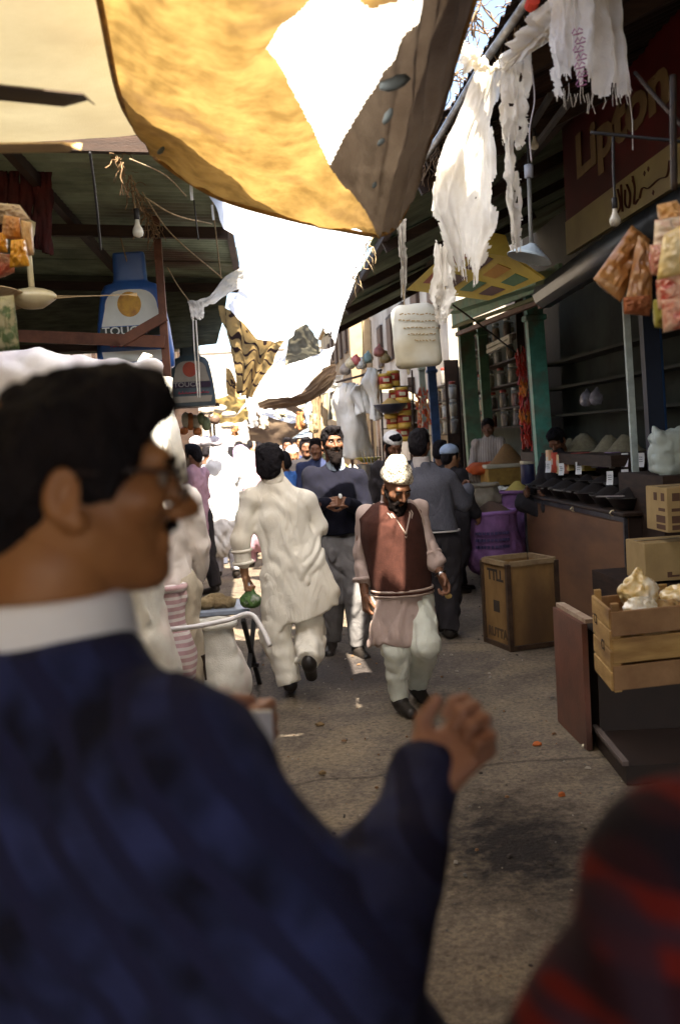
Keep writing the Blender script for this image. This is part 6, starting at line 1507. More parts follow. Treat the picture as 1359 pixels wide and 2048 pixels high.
# ---------- the man in the brown knitted vest and dotted cap
Yv = 5.95
J = jp({'head': (791, 975, -.08), 'neck': (785, 1010, 0), 'chest': (785, 1068, .0), 'pelvis': (803, 1172, 0), 'shR': (730, 1030, .04), 'shL': (838, 1018, .05), 'elR': (722, 1108, .06), 'wrR': (729, 1190, .0),
        'elL': (852, 1088, .02), 'wrL': (881, 1150, -.08), 'hipR': (778, 1195, 0), 'hipL': (832, 1190, 0), 'knR': (792, 1300, -.08), 'anR': (797, 1398, -.02), 'knL': (852, 1288, -.16), 'anL': (832, 1372, .25)}, Yv)
J['toeR'] = J['anR']+Vector((.05, -.16, -.05)); J['toeL'] = J['anL']+Vector((.05, -.12, -.09))
pink = mat('cotton_pinkgrey', (.52, .40, .36), (.44, .33, .29), scale=5, rough=.9, bump=.25, bscale=180, trans=.05)
knit = mat('knit_brown', (.062, .020, .013), (.048, .015, .010), scale=40, rough=.95, bump=.5, bscale=260)
knit_p = mat('knit_pale', (.50, .38, .32), rough=.95)
mint = mat('cotton_mint', (.72, .74, .66), (.60, .62, .54), scale=5, rough=.9, bump=.25, bscale=180, trans=.05)
def vest_trim(t, J, fwd, side, res, g, HM):
    P = J['pelvis']; ax = (J['chest']-P).normalized(); c = P-ax*.025+Vector((0, 0, 0))
    for k, (dz, m) in enumerate(((-.016, knit_p), (-.002, knit), (.012, knit_p))):
        ring('hem_band', m, c+ax*dz, side*.190*g, fwd*.158*g, .0085 if k != 3 else .004, parent=t)
    for s in (-1, 1):
        a = J['neck']+side*s*.072+Vector((0, 0, .005)); tip = J['neck']+fwd*.172-Vector((0, 0, .165)); m1 = J['neck']+side*s*.058+fwd*.118-Vector((0, 0, .05))
        for o_, m, r_ in ((0, knit_p, .006), (.016, knit_p, .0035)):
            MB().tube([a-side*s*-o_, m1+side*s*o_+fwd*.004, tip-Vector((0, 0, o_*1.4))], r_, 6).build('neck_band', m, t, smooth=True)
    for s, sh in ((1, 'shR'), (-1, 'shL')):
        c = J[sh]-side*s*.028-Vector((0, 0, .045)); ring('arm_band', knit_p, c, fwd*.075+side*s*.01, Vector((0, 0, .105))+side*s*-.035, .006, parent=t)
def vest_cuffs(t, J, fwd, side, res, g, HM):
    for s, f in (('R', .62), ('L', .35)):
        d = (J['wr'+s]-J['el'+s]).normalized(); x = d.cross(Vector((0, 1, 0))).normalized(); y = d.cross(x)
        ring('rolled_cuff', pink, J['el'+s].lerp(J['wr'+s], f), x*.056, y*.052, .014, parent=t)
def dotted_cap(t, J, fwd, side, res, g, HM):
    F_ = Field((-.15, -.17, -.06), (.15, .15, .22), .006)
    F_.ell((0, -.018, .070), (.092, .106, .085), .02); F_.ell((0, -.03, .125), (.062, .072, .050), .03); F_.cone((-.03, -.06, .150), (.02, -.07, .165), .03, .02, .03)
    F_.box((0, 0, -.04), (.3, .3, .085), .01, rot=Matrix.Rotation(R(12), 3, 'X'), op='sub')
    F_.disp(lambda P: .005*fbm(P*18, 3, 3)+.003*np.sin((P[:, 2]+P[:, 0]*.4)*110), .03)
    m = mat('cap_cream', (.78, .72, .58), (.68, .60, .45), scale=8, rough=.9, bump=.3)
    nt = m.node_tree; n = nt.nodes; L = nt.links; b = [x for x in n if x.type == 'BSDF_PRINCIPLED'][0]; src = b.inputs['Base Color'].links[0].from_socket
    tc = n.new('ShaderNodeTexCoord'); mp = n.new('ShaderNodeMapping'); mp.inputs['Rotation'].default_value = (.5, .7, .3); L.new(tc.outputs['Object'], mp.inputs[0])
    vo = n.new('ShaderNodeTexVoronoi'); vo.inputs['Scale'].default_value = 62; vo.inputs['Randomness'].default_value = .25; L.new(mp.outputs[0], vo.inputs['Vector'])
    rr = n.new('ShaderNodeValToRGB'); rr.color_ramp.elements[0].position = .33; rr.color_ramp.elements[1].position = .42; rr.color_ramp.elements[0].color = (1, 1, 1, 1); rr.color_ramp.elements[1].color = (0, 0, 0, 1); L.new(vo.outputs['Distance'], rr.inputs[0])
    mx = n.new('ShaderNodeMix'); mx.data_type = 'RGBA'; mx.inputs['B'].default_value = (.22, .15, .09, 1); L.new(rr.outputs[0], mx.inputs['Factor']); L.new(src, mx.inputs['A']); L.new(mx.outputs['Result'], b.inputs['Base Color'])
    V, Fs = F_.mesh(); np_mesh('cap', *xf((V, Fs), HM), m, t, world=True)
def watch(t, J, fwd, side, res, g, HM):
    d = (J['wrL']-J['elL']).normalized(); x = d.cross(Vector((0, 1, 0))).normalized(); y = d.cross(x); c = J['wrL']-d*.01
    ring('watch_strap', iron, c, x*.034, y*.028, .006, parent=t); MB().lathe([(.001, -.003), (.017, -.003), (.017, .004), (.001, .005)], 14, c-Vector((0, .034, 0)), rot=Matrix.Rotation(R(90), 3, 'X')).build('watch_face', mat('watch_steel', (.8, .8, .8), rough=.2, metal=.6), t, smooth=True)
vest = person('bearded man with dotted cream cap and brown knitted vest, striding towards the camera', J, R(196), (.42, -1, -.62), skin_d, res=.0085, hair=None, beard=1.3, hres=.005, eyes=True,
    outfit=[tunic(pink, 21, hem=.43, sleeve=.62, flare=.225, amp=.011, k=5, cuff=.052, sl_r=.052, sh_r=.060, waist=.150, depth=.76), sweater(knit, 22, hem=-.03, arms=False, name='knitted_vest', wide=1.17, amp=.005, vneck=True, depth=.88), pants(mint, 23, (.100, .086, .058), amp=.012, end=.93, horiz=.003), vest_trim, vest_cuffs, dotted_cap, watch, shirt_collar(mat('collar_pink', (.6, .5, .46)), .062, up=.02)],
    hands={'L': {'curl': (30, 40, 55, 60), 'thumb': (30, 30)}, 'R': {'curl': (45, 50, 55, 55)}})
pb = crinkle(at(896, 1192, Yv-.15), (.022, .02, .016), mat('food_yellow', (.6, .42, .14), bump=.5), 'small yellow piece of food held in the hand of the vest wearing man', 3, name='food_piece', res=.005, cat='food')

# ---------- the bearded man in navy
Yn = 7.75
J = jp({'head': (664, 886, -.03), 'neck': (670, 932, 0), 'chest': (673, 990, 0), 'pelvis': (683, 1075, 0), 'shR': (624, 953, .02), 'shL': (717, 957, .02), 'elR': (618, 1018, .0), 'wrR': (652, 1006, -.24),
        'elL': (734, 1028, .0), 'wrL': (694, 1004, -.24), 'hipR': (664, 1090, 0), 'hipL': (706, 1090, 0), 'knR': (665, 1192, .0), 'anR': (662, 1285, .1), 'knL': (716, 1195, -.1), 'anL': (714, 1295, -.08)}, Yn)
J['toeR'] = J['anR']+Vector((-.03, -.16, -.06)); J['toeL'] = J['anL']+Vector((.05, -.17, -.05))
navy = mat('knit_navy', (.004, .004, .013), (.003, .003, .009), scale=30, rough=.95, bump=.4, bscale=220)
greyc = mat('cotton_grey', (.20, .19, .19), (.15, .14, .14), scale=5, rough=.9, bump=.3, bscale=180)
person('bearded man in a navy sweater over pale collar and grey shalwar, facing the camera', J, R(186), (.22, -1, .0), skin_d, res=.010, hair='full', beard=1.0, hres=.0055, eyes=True,
    outfit=[sweater(navy, 31, hem=.03, wide=1.08), pants(greyc, 33, (.125, .105, .075), amp=.016, end=.9), shirt_collar(mat('collar_blue', (.42, .50, .62)), .066, up=.0)],
    hands={'L': {'dir': Vector((-.8, -.3, .1)), 'back': Vector((.1, -1, .3)), 'curl': (20, 30, 35, 40)}, 'R': {'dir': Vector((1, -.3, .05)), 'back': Vector((0, -1, .3)), 'curl': (15, 22, 30, 35)}})
o = crinkle(at(680, 992, Yn-.3), (.015, .008, .022), card, 'small white paper held at the chest of the navy sweatered man', 2, name='paper', res=.004, cat='paper')

# ---------- the man in the grey herringbone jacket, from behind
Yg = 8.0
J = jp({'head': (838, 890, .05), 'neck': (842, 928, 0), 'chest': (853, 985, 0), 'pelvis': (872, 1070, 0), 'shL': (808, 955, .03), 'shR': (893, 958, -.02), 'elL': (800, 1020, .15), 'wrL': (820, 1020, .38),
        'elR': (925, 1005, .06), 'wrR': (935, 978, .30), 'hipL': (858, 1085, 0), 'hipR': (893, 1085, 0), 'knL': (875, 1170, .05), 'anL': (880, 1250, .1), 'knR': (900, 1175, .0), 'anR': (898, 1262, -.05)}, Yg)
jack = mat('jacket_grey', (.13, .13, .16), (.08, .08, .10), scale=80, rough=.95, bump=.5, bscale=200, stretch=(3, 3, .5))
def hem_line(t, J, fwd, side, res, g, HM):
    P = J['pelvis']; ring('jacket_hem', mat('hem_pale', (.55, .52, .50)), P+Vector((0, 0, .035)), side*.190, fwd*.145, .008, parent=t)
blackc = mat('cloth_black', (.018, .015, .018), (.028, .024, .026), scale=6, rough=.9, bump=.2)
person('dark haired man in a grey herringbone jacket seen from behind at the grain sacks', J, R(-20), (.35, 1, 0), skin_d, res=.011, hair='full', hres=.007,
    outfit=[sweater(jack, 41, hem=.035, wide=1.13, name='jacket', sl=.072, cuff=.056, depth=.78), pants(blackc, 43, (.12, .09, .075), name='trousers'), hem_line, shirt_collar(mat('collar_stripe', (.45, .40, .38)), .064, up=.0)])

# ---------- vendors in the right hand shops
def seated(px, py, Y, label, m, rz, look, sk=skin, hair='short', tunic_=True, beard=0, cap=None, res=.014, sc=1.0, extra=()):
    hd = at(px, py, Y)
    N = hd+Vector((0, 0, -.14))*sc; f = Vector((-math.sin(rz), math.cos(rz), 0)); s = Vector((math.cos(rz), math.sin(rz), 0))
    J = {'head': hd, 'neck': N, 'chest': N+Vector((0, 0, -.19))*sc-f*.01, 'pelvis': N+Vector((0, 0, -.50))*sc-f*.02, 'shL': N-s*.17*sc+Vector((0, 0, -.06)), 'shR': N+s*.17*sc+Vector((0, 0, -.06))}
    for k, q in (('L', -1), ('R', 1)):
        J['el'+k] = J['sh'+k]+s*q*.05+f*.06+Vector((0, 0, -.27)); J['wr'+k] = J['el'+k]+f*.2-s*q*.06+Vector((0, 0, -.03))
        J['hip'+k] = J['pelvis']+s*q*.09; J['kn'+k] = J['hip'+k]+f*.34+s*q*.1+Vector((0, 0, .02)); J['an'+k] = J['kn'+k]-f*.15-s*q*.2+Vector((0, 0, -.1))
    J['ground'] = max(.0, J['pelvis'].z-.13)
    return person(label, J, rz, look, sk, res=res, hair=hair, beard=beard, legs=True, feet=False, outfit=[tunic(m, int(px), hem=J['pelvis'].z-.10, sleeve=.9, flare=.18, amp=.012, res=None) if 0 else tunic(m, int(px), hem=J['pelvis'].z-.10, sleeve=.9, flare=.18, amp=.012), pants(m, int(px)+1, (.11, .09, .07))]+list(extra))
strp = mat('cotton_striped', (.50, .44, .38), (.42, .36, .30), scale=5, rough=.9, wave=(('X', 9, (.30, .25, .22), .25),))
seated(975, 856, 13.4, 'seated young vendor in striped beige clothes between the green posts', strp, R(150), (-.35, -1, -.2), skin_d)
seated(1112, 880, 9.9, 'black haired vendor bent behind the bowls, beside the teal post', blackc, R(120), (-.5, -.6, -.7), skin_d, 'full')
m_ = thing('stool', 'raised wooden seat under the young vendor', 'stool', (2.95, 13.4, .4)); p = at(975, 856, 13.4)
MB().box((p.x, p.y, (.4+p.z-.78)/2), (.8, .8, max(.1, p.z-.78-.4))).build('body', wood_d, m_)
m_ = thing('stool', 'dark stool hidden under the black haired vendor', 'stool', (3.2, 9.9, .4)); p = at(1112, 880, 9.9)
MB().box((p.x, p.y, (p.z-.78)/2), (.4, .4, max(.1, p.z-.78))).build('body', wood_d, m_)

# ---------- people farther off: each one built simply and placed where seen
def walker(px, pyh, Y, label, top, bottom, rz, sk=skin, hair='short', beard=0, look=None, res=.02, veil=None, capm=None, h=None, swing=.12, hem=.5, extra=(), group=None, scale=1.0):
    hd = at(px, pyh, Y); h = hd.z+.0; s_ = h/1.60
    f = Vector((-math.sin(rz), math.cos(rz), 0)); s = Vector((math.cos(rz), math.sin(rz), 0)); b = Vector((hd.x, hd.y, 0))
    q = lambda x, y, z: b+s*x*s_+f*y*s_+Vector((0, 0, z*s_))
    J = {'head': hd, 'neck': q(0, -.01, 1.46), 'chest': q(0, 0, 1.27), 'pelvis': q(0, 0, .95), 'shL': q(-.175, 0, 1.40), 'shR': q(.175, 0, 1.40), 'elL': q(-.23, -.05, 1.13), 'elR': q(.23, .04, 1.13), 'wrL': q(-.22, .08, .89), 'wrR': q(.22, .16, .92),
         'hipL': q(-.09, 0, .92), 'hipR': q(.09, 0, .92), 'knL': q(-.10, swing*.7, .5), 'knR': q(.10, -swing*.2, .5), 'anL': q(-.10, swing, .07), 'anR': q(.10, -swing, .09)}
    out = [tunic(top, int(px)+int(Y), hem=hem*s_, sleeve=.9, flare=.17, amp=.014), pants(bottom, int(px)+3, (.12, .10, .075))]
    if veil is not None:
        def vl(t, J, fwd, side, res, g, HM):
            F_ = Field(b-Vector((.5, .5, 0)), b+Vector((.5, .5, h+.3)), res)
            F_.ell(hd+Vector((0, 0, .03))-f*.015, (.105, .11, .125), .03); F_.cone(hd-f*.03, q(0, -.03, 1.35), .09, .20, .08, (f, .75)); F_.cone(q(0, -.03, 1.35), q(0, -.02, .75), .20, .24, .08, (f, .8)); F_.cone(q(0, 0, .75), q(0, 0, .5), .23, .22, .06, (f, .8))
            F_.ell(hd+f*.11-Vector((0, 0, .01)), (.06, .07, .08), .02, op='sub')
            F_.disp(folds_fn(int(px), .018, (b.x, b.y), .4, 1.3, 8), .06); V, Fs = F_.mesh(); np_mesh('veil', V, Fs, veil, t, world=True)
        out.append(vl)
    if capm is not None:
        def cp(t, J, fwd, side, res, g, HM):
            F_ = Field((-.14, -.16, -.06), (.14, .15, .2), .012); F_.ell((0, -.02, .065), (.092, .105, .080), .02); F_.box((0, 0, -.05), (.3, .3, .09), .01, op='sub'); V, Fs = F_.mesh(); np_mesh('cap', *xf((V, Fs), HM), capm, t, world=True)
        out.append(cp)
    return person(label, J, rz, look or tuple(f), sk, res=res, hair=hair, beard=beard, outfit=out+list(extra), hres=.012)
wht = mat('cotton_bright', (.82, .81, .80), (.74, .72, .70), scale=5, rough=.9, bump=.2)
cols = {n: mat('cloth_'+n, c, tuple(v*.75 for v in c), scale=6, rough=.9, bump=.2) for n, c in dict(lilac=(.42, .32, .48), pink=(.55, .33, .40), blue=(.06, .18, .55), dkblue=(.03, .04, .10), beige=(.58, .50, .38), grey=(.28, .28, .30), brown=(.16, .09, .06), black=(.02, .018, .02), paleblue=(.45, .55, .72), rust=(.4, .14, .06), olive=(.25, .25, .14), floral=(.50, .48, .52)).items()}
walker(438, 905, 12.6, 'woman wrapped in a dazzling white shawl, seen from behind at left', wht, cols['floral'], R(10), hair=None, veil=wht, res=.015)
walker(386, 912, 11.2, 'dark haired young man in dull pink standing left of the white shawl', cols['pink'], cols['black'], R(60), skin_d, res=.018)
walker(462, 912, 15, 'person with brown hair and lilac clothes right of the white shawl', cols['lilac'], cols['lilac'], R(0), skin)
walker(478, 898, 18, 'far man in beige facing away between the white shawl and cream man', cols['beige'], cols['beige'], R(0), skin)
walker(489, 905, 15.5, 'black haired man in white in the far crowd left of the cream dressed man', wht, wht, R(15), skin_d)
walker(507, 930, 13.5, 'person in a pink shawl just left of the cream dressed man', cols['pink'], cols['pink'], R(20), hair=None, veil=cols['pink'])
walker(575, 893, 15, 'dark haired youth facing the camera above the shoulder of the cream man', cols['dkblue'], cols['grey'], R(180), skin_d)
walker(585, 912, 13.5, 'man in a white cap and pale clothes behind the cream dressed man', wht, wht, R(180), skin, hair=None, capm=wht)
walker(566, 925, 11.5, 'man in bright blue mostly hidden behind the cream dressed man', cols['blue'], cols['grey'], R(30), skin_d)
walker(612, 896, 12.5, 'dark clothed man, left of two dark heads behind the navy sweater', cols['black'], cols['black'], R(185), skin_d)
walker(632, 900, 11.5, 'dark clothed man, right of two dark heads next to the navy sweater', cols['dkblue'], cols['black'], R(170), skin_d)
walker(600, 885, 19, 'far man in brown between the dark heads', cols['brown'], cols['beige'], R(180), skin)
walker(545, 880, 24, 'far person in white deep in the lane above the cream man', wht, wht, R(0))
walker(518, 888, 22, 'far man in grey deep in the lane', cols['grey'], cols['beige'], R(10))
walker(500, 890, 27, 'farthest person in rust coloured clothes', cols['rust'], cols['beige'], R(0))
walker(562, 884, 29, 'tiny far figure in olive at the lane end', cols['olive'], cols['olive'], R(180))
walker(588, 880, 33, 'tiny far figure in pale blue at the lane end', cols['paleblue'], cols['paleblue'], R(0))
walker(525, 882, 36, 'tiny far figure in beige at the lane end', cols['beige'], cols['beige'], R(0))
walker(450, 897, 22, 'far woman in a pale blue shawl near the left stalls', cols['paleblue'], cols['paleblue'], R(0), hair=None, veil=cols['paleblue'])
walker(415, 905, 17, 'far man in brown by the left stalls', cols['brown'], cols['grey'], R(-30), skin_d)
walker(785, 893, 9.4, 'man in a white cap looking down, behind the dotted cap', cols['black'], cols['grey'], R(150), skin_d, capm=wht, hair='short', beard=.6, res=.016, look=(.3, -1, -.5))
walker(901, 915, 10.2, 'person with a pale blue head cloth right of the grey jacket', cols['black'], cols['black'], R(-60), hair='short', capm=cols['paleblue'], res=.016)
walker(880, 905, 10.9, 'dark haired person hidden behind the grey jacketed man', cols['black'], cols['black'], R(-30), skin_d)
walker(482, 912, 14.5, 'woman in a lilac shawl between the white shawl and the cream man', cols['lilac'], cols['dkblue'], R(0), hair=None, veil=cols['lilac'])
walker(428, 890, 19, 'far bearded man facing the camera above the white shawl', cols['grey'], cols['grey'], R(180), skin_d, beard=.8)
walker(520, 905, 16, 'man in white facing the camera just left of the cream man\'s head', wht, wht, R(170), skin_d)
walker(640, 890, 14, 'man in olive behind the two dark heads', cols['olive'], cols['grey'], R(175), skin_d)
walker(655, 905, 16, 'man in grey behind the bearded navy sweatered man', cols['grey'], cols['grey'], R(180), skin_d)

# ---------- foreground man in navy patterned sweater, profile to the right
Yf = 1.04
fdir = Vector((.97, .24, 0)).normalized()
hc = at(146, 978, 1.06)
J = {'head': hc, 'neck': hc+Vector((-.060, -.01, -.150))}
N = J['neck']
bf_ = Vector((.86, .50, 0)).normalized(); bs_ = Vector((.50, -.86, 0)).normalized(); rzf = math.atan2(-bf_.x, bf_.y)
J['chest'] = N-Vector((.0, 0, .26))-bf_*.02; J['pelvis'] = N-Vector((0, 0, .58)); J['shR'] = N+bs_*.185+bf_*.075-Vector((0, 0, .118)); J['shL'] = N-bs_*.20+bf_*.04-Vector((0, 0, .13))
J['elR'] = at(705, 1930, .92); J['wrR'] = at(852, 1560, 1.08); J['elL'] = J['shL']+bf_*.12-Vector((0, 0, .27)); J['wrL'] = at(395, 1498, 1.38)
for k, q in (('L', -1), ('R', 1)):
    J['hip'+k] = J['pelvis']+bs_*q*.09-Vector((0, 0, .03)); J['kn'+k] = J['hip'+k]-Vector((0, 0, .42)); J['an'+k] = J['kn'+k]-Vector((0, 0, .38))
nav2 = mat('sweater_navy', (.032, .042, .135), (.006, .007, .022), scale=9, rough=.95, bump=.7, bscale=240, lo=.38, hi=.66, c3=(.05, .06, .15), detail=2, wave=(('DIAGONAL', 7, (.016, .018, .06), .3),))
def fg_sweater(t, J, fwd, side, res, g, HM):
    pts = [v for v in J.values() if isinstance(v, Vector)]
    F_ = Field((-.75, .45, .25), (.45, 1.55, 1.6), .011)
    fl = (fwd, .70); P = J['pelvis']; C = J['chest']; N = J['neck']
    F_.cone(C+bf_*.04, P-Vector((0, 0, .25))+bf_*.10+bs_*.05, .20, .25, .05, (fwd, .85)); F_.cone(J['shR']-Vector((0, 0, .06)), J['shR']+bf_*.16-Vector((0, 0, .45)), .10, .17, .08); F_.cone(C+Vector((0, 0, .02)), N-Vector((0, 0, .105)), .165, .092, .06, fl)
    F_.cone(N-Vector((0, 0, .12)), N-Vector((0, 0, .05)), .145, .125, .03)
    F_.box(N+Vector((0, 0, .14)), (.3, .3, .145), .012, op='sub')
    for s in 'LR':
        F_.cone(N-Vector((0, 0, .10)), J['sh'+s], .060, .072, .07); F_.cone(J['sh'+s], J['el'+s], .076, .066, .05)
    w = J['elR'].lerp(J['wrR'], 1.03); F_.cone(J['elR'], J['elR'].lerp(J['wrR'], .5), .070, .060, .03); F_.cone(J['elR'].lerp(J['wrR'], .50), J['elR'].lerp(J['wrR'], .66), .056, .050, .015)
    F_.cone(J['elR'].lerp(J['wrR'], .70), w, .046, .038, .012)
    F_.cone(J['elL'], J['elL'].lerp(J['wrL'], .9), .06, .045, .03)
    F_.disp(lambda P: .010*fbm(P*np.array([8, 8, 8], dtype=np.float32), 5, 3)+.004*fbm(P*30, 6, 2), .05)
    V, Fs = F_.mesh(); np_mesh('sweater', V, Fs, nav2, t, world=True)
def fg_collar(t, J, fwd, side, res, g, HM):
    c = J['neck']+Vector((0, 0, -.02)); F_ = Field(c-Vector((.18, .18, .12)), c+Vector((.18, .18, .14)), .005)
    tl = Vector((-.012, 0, .045)); F_.cone(c-Vector((0, 0, .09))+bf_*.012, c+Vector((-.01, 0, .10))+bf_*.018, .122, .098, .01); F_.cone(c-Vector((0, 0, .14)), c+Vector((0, 0, .2))+bf_*.02, .086, .084, .008, op='sub'); F_.box(c+Vector((0, 0, .175)), (.2, .2, .11), .008, op='sub')
    V, Fs = F_.mesh(); np_mesh('shirt_collar', V, Fs, mat('shirt_white', (.88, .89, .92), (.84, .85, .88), scale=6, rough=.85, bump=.15), t, world=True)
def glasses(t, J, fwd, side, res, g, HM):
    gm = mat('glasses_frame', (.03, .02, .02), rough=.3); mb = []
    for s in (-1, 1):
        MB().tube([HM @ Vector((s*.083, -.005, .014)), HM @ Vector((s*.078, .06, .016)), HM @ Vector((s*.066, .094, .014))], .0027, 6).build('temple', gm, t, smooth=True)
        cc = HM @ Vector((s*.034, .104, .006)); X = HM.to_3x3() @ Vector((1, 0, 0)); Z_ = HM.to_3x3() @ Vector((0, 0, 1))
        ring('lens_rim', gm, cc, X*.028, Z_*.021, .0023, parent=t)
        F0 = MB(); pts = [cc+X*.027*math.cos(a)+Z_*.020*math.sin(a) for a in np.linspace(0, 6.283, 21)[:-1]]; F0.quadstrip(pts, .002, HM.to_3x3() @ Vector((0, 1, 0))); F0.build('lens', mat('lens_glass', (.6, .6, .6), rough=.05, alpha=.18, spec=.9), t)
    MB().tube([HM @ Vector((-.008, .108, .008)), HM @ Vector((0, .112, .012)), HM @ Vector((.008, .108, .008))], .002, 6).build('bridge', gm, t)
def moustache(t, J, fwd, side, res, g, HM):
    F_ = Field((-.05, .06, -.07), (.05, .13, -.02), .003); F_.cone((-.024, .089, -.048), (0, .096, -.043), .005, .0065, .004); F_.cone((.024, .089, -.048), (0, .096, -.043), .005, .0065, .004)
    V, Fs = F_.mesh(); np_mesh('moustache', *xf((V, Fs), HM), beard_m, t, world=True)
hd_ = (at(930, 1478, .97)-J['wrR']).normalized()
fg = person('young man in a navy patterned sweater and glasses, close by in profile facing right', J, rzf, tuple(fdir+Vector((0, 0, -.05))), mat('skin_warm', (.33, .150, .055), (.24, .10, .038), scale=9, rough=.5, bump=.05, bscale=200, spec=.4), res=.012, hair='near', hres=.0042, eyes=True, feet=False, legs=False, arms=False, neckr=.070,
    outfit=[fg_sweater, fg_collar, glasses, moustache], roll=-3, hscale=(1.0, 1.07, .95))
def fg_hands():
    w = J['wrR']; y = (at(935, 1480, 1.10)-at(852, 1560, 1.08)).normalized(); z = Vector((.30, .75, -.75)); z = (z-y*z.dot(y)).normalized(); x = y.cross(z)
    sd = 1 if x.dot(CR) < 0 else -1
    V, F_ = hand_vf(.0032, (62, 66, 70, 74), (38, 46), 1, sd); parts = [xf((V, F_), frame(w, x*.84, y*.84, z*.84))]
    y = Vector((1, .1, .15)).normalized(); z = Vector((0, -1, .1)); z = (z-y*z.dot(y)).normalized(); x = y.cross(z)
    V, F_ = hand_vf(.004, (55, 60, 66, 70), (25, 40), 1, 1 if x.z > 0 else -1); parts.append(xf((V, F_), frame(J['wrL'], x, y, z)))
    F2 = Field([min(w[i], J['elR'][i])-.1 for i in range(3)], [max(w[i], J['elR'][i])+.1 for i in range(3)], .006); F2.cone(J['elR'], w, .036, .026, .02); parts.append(F2.mesh())
    np_mesh('near_hand', *join([parts[0], parts[2]]), skin_h, fg, world=True); np_mesh('far_hand', *parts[1], skin_h, fg, world=True)
fg_hands()
pc = thing('paper_pad', 'white paper pad held in the far hand of the navy sweatered foreground man', 'paper', tuple(at(520, 1475, 1.25)))
MB().quadstrip([at(458, 1425, 1.36), at(543, 1423, 1.37), at(549, 1512, 1.35), at(465, 1520, 1.34)], .012, (0, -1, 0)).build('pad', mat('paper_white', (.82, .82, .84)), pc)

# ---------- plaid shoulder at the lower right
Jp = {}
sc = at(1440, 1810, .56); pf = Vector((-.35, .93, 0)).normalized(); psd = Vector((.93, .35, 0))
N = sc+psd*.21+Vector((0, 0, .10)); Jp = {'head': N+Vector((0, .02, .17)), 'neck': N, 'chest': N-Vector((0, 0, .24)), 'pelvis': N-Vector((0, 0, .58)), 'shL': sc, 'shR': N+psd*.2-Vector((0, 0, .09)), 'elL': at(1215, 2250, .60), 'wrL': at(1220, 2450, .8), 'elR': N+psd*.28-Vector((0, 0, .38)), 'wrR': N+psd*.25+pf*.2-Vector((0, 0, .5))}
for k, q in (('L', -1), ('R', 1)):
    Jp['hip'+k] = Jp['pelvis']+psd*q*.09; Jp['kn'+k] = Jp['hip'+k]-Vector((0, 0, .42)); Jp['an'+k] = Jp['kn'+k]-Vector((0, 0, .38))
plaid = mat('flannel_plaid', (.15, .010, .008), (.11, .007, .006), scale=6, rough=.95, bump=.3, bscale=200)
def plaid_nodes():
    nt = plaid.node_tree; n = nt.nodes; L = nt.links; b = [x for x in n if x.type == 'BSDF_PRINCIPLED'][0]; tc = [x for x in n if x.type == 'TEX_COORD'][0]
    src = b.inputs['Base Color'].links[0].from_socket
    for ax, sc_, col, w, ph in (('X', 4.4, (.005, .004, .012), .34, 0.6), ('Z', 4.4, (.005, .004, .012), .34, 2.2), ('X', 4.4, (.03, .015, .03), .07, 3.6), ('Z', 4.4, (.03, .015, .03), .07, 5.2)):
        wv = n.new('ShaderNodeTexWave'); wv.bands_direction = ax; wv.inputs['Scale'].default_value = sc_; wv.inputs['Phase Offset'].default_value = ph; wv.inputs['Distortion'].default_value = 0; L.new(tc.outputs['Object'], wv.inputs['Vector'])
        rr = n.new('ShaderNodeValToRGB'); rr.color_ramp.elements[0].position = 1-w-.03; rr.color_ramp.elements[1].position = 1-w+.03; L.new(wv.outputs['Fac'], rr.inputs[0])
        ml = n.new('ShaderNodeMath'); ml.operation = 'MULTIPLY'; ml.inputs[1].default_value = .85; L.new(rr.outputs[0], ml.inputs[0])
        mx = n.new('ShaderNodeMix'); mx.data_type = 'RGBA'; mx.inputs['B'].default_value = (*col, 1); L.new(ml.outputs[0], mx.inputs['Factor']); L.new(src, mx.inputs['A']); src = mx.outputs['Result']
    L.new(src, b.inputs['Base Color'])
plaid_nodes()
person('blurred person in a red and navy plaid shirt at the bottom right corner', Jp, math.atan2(-pf.x, pf.y), tuple(pf), skin, res=.013, hair='short', feet=False, outfit=[sweater(plaid, 51, hem=-.1, name='plaid_shirt', sl=.075, wide=1.05), pants(blackc, 52, (.12, .09, .07), name='trousers')])
# ================================================================== LEFT SIDE
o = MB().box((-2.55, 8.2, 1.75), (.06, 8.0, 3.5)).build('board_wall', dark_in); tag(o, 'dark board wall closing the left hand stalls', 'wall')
va = thing('hanging_valance', 'dark hanging awning flap closing the far end of the left tin canopy', 'awning', (-1.3, 9.95, 2.9))
sheet('flap_cloth', [[(x, 9.95, 3.5) for x in (-2.5, -1.7, -.9, -.25)], [(x, 9.98, 3.0) for x in (-2.5, -1.7, -.9, -.36)], [(x, 9.95, 2.66+.03*math.sin(x*9)) for x in (-2.5, -1.7, -1.0, -.46)]], mat('flap_olive', (.10, .105, .07), (.05, .05, .035), scale=5, stretch=(1, 1, 8)), 50, 24, wr=.03, ws=6, px=False, seed=81, parent=va)
fr = thing('timber_support', 'red brown timber post, cross beam and diagonal brace in front of the blue bag', 'frame', (tuple(at(330, 690, 7.4))[0], 7.4, .2))
pt = at(314, 470, 7.4); pb_ = at(331, 690, 7.4)
MB().beam((pt.x, 7.4, pt.z+.5), (pb_.x, 7.4, .2), .055, .055, up=(0, 1, 0)).build('post', wood_red, fr)
MB().beam(at(-60, 668, 7.42), at(330, 684, 7.36), .05, .085).build('cross_beam', wood_red, fr)
MB().beam(at(238, 686, 7.34), at(331, 632, 7.34), .03, .07).build('brace', wood_red, fr)
MB().beam(at(20, 700, 7.7), at(318, 690, 7.7), .05, .06).build('rear_beam', wood_d, fr)

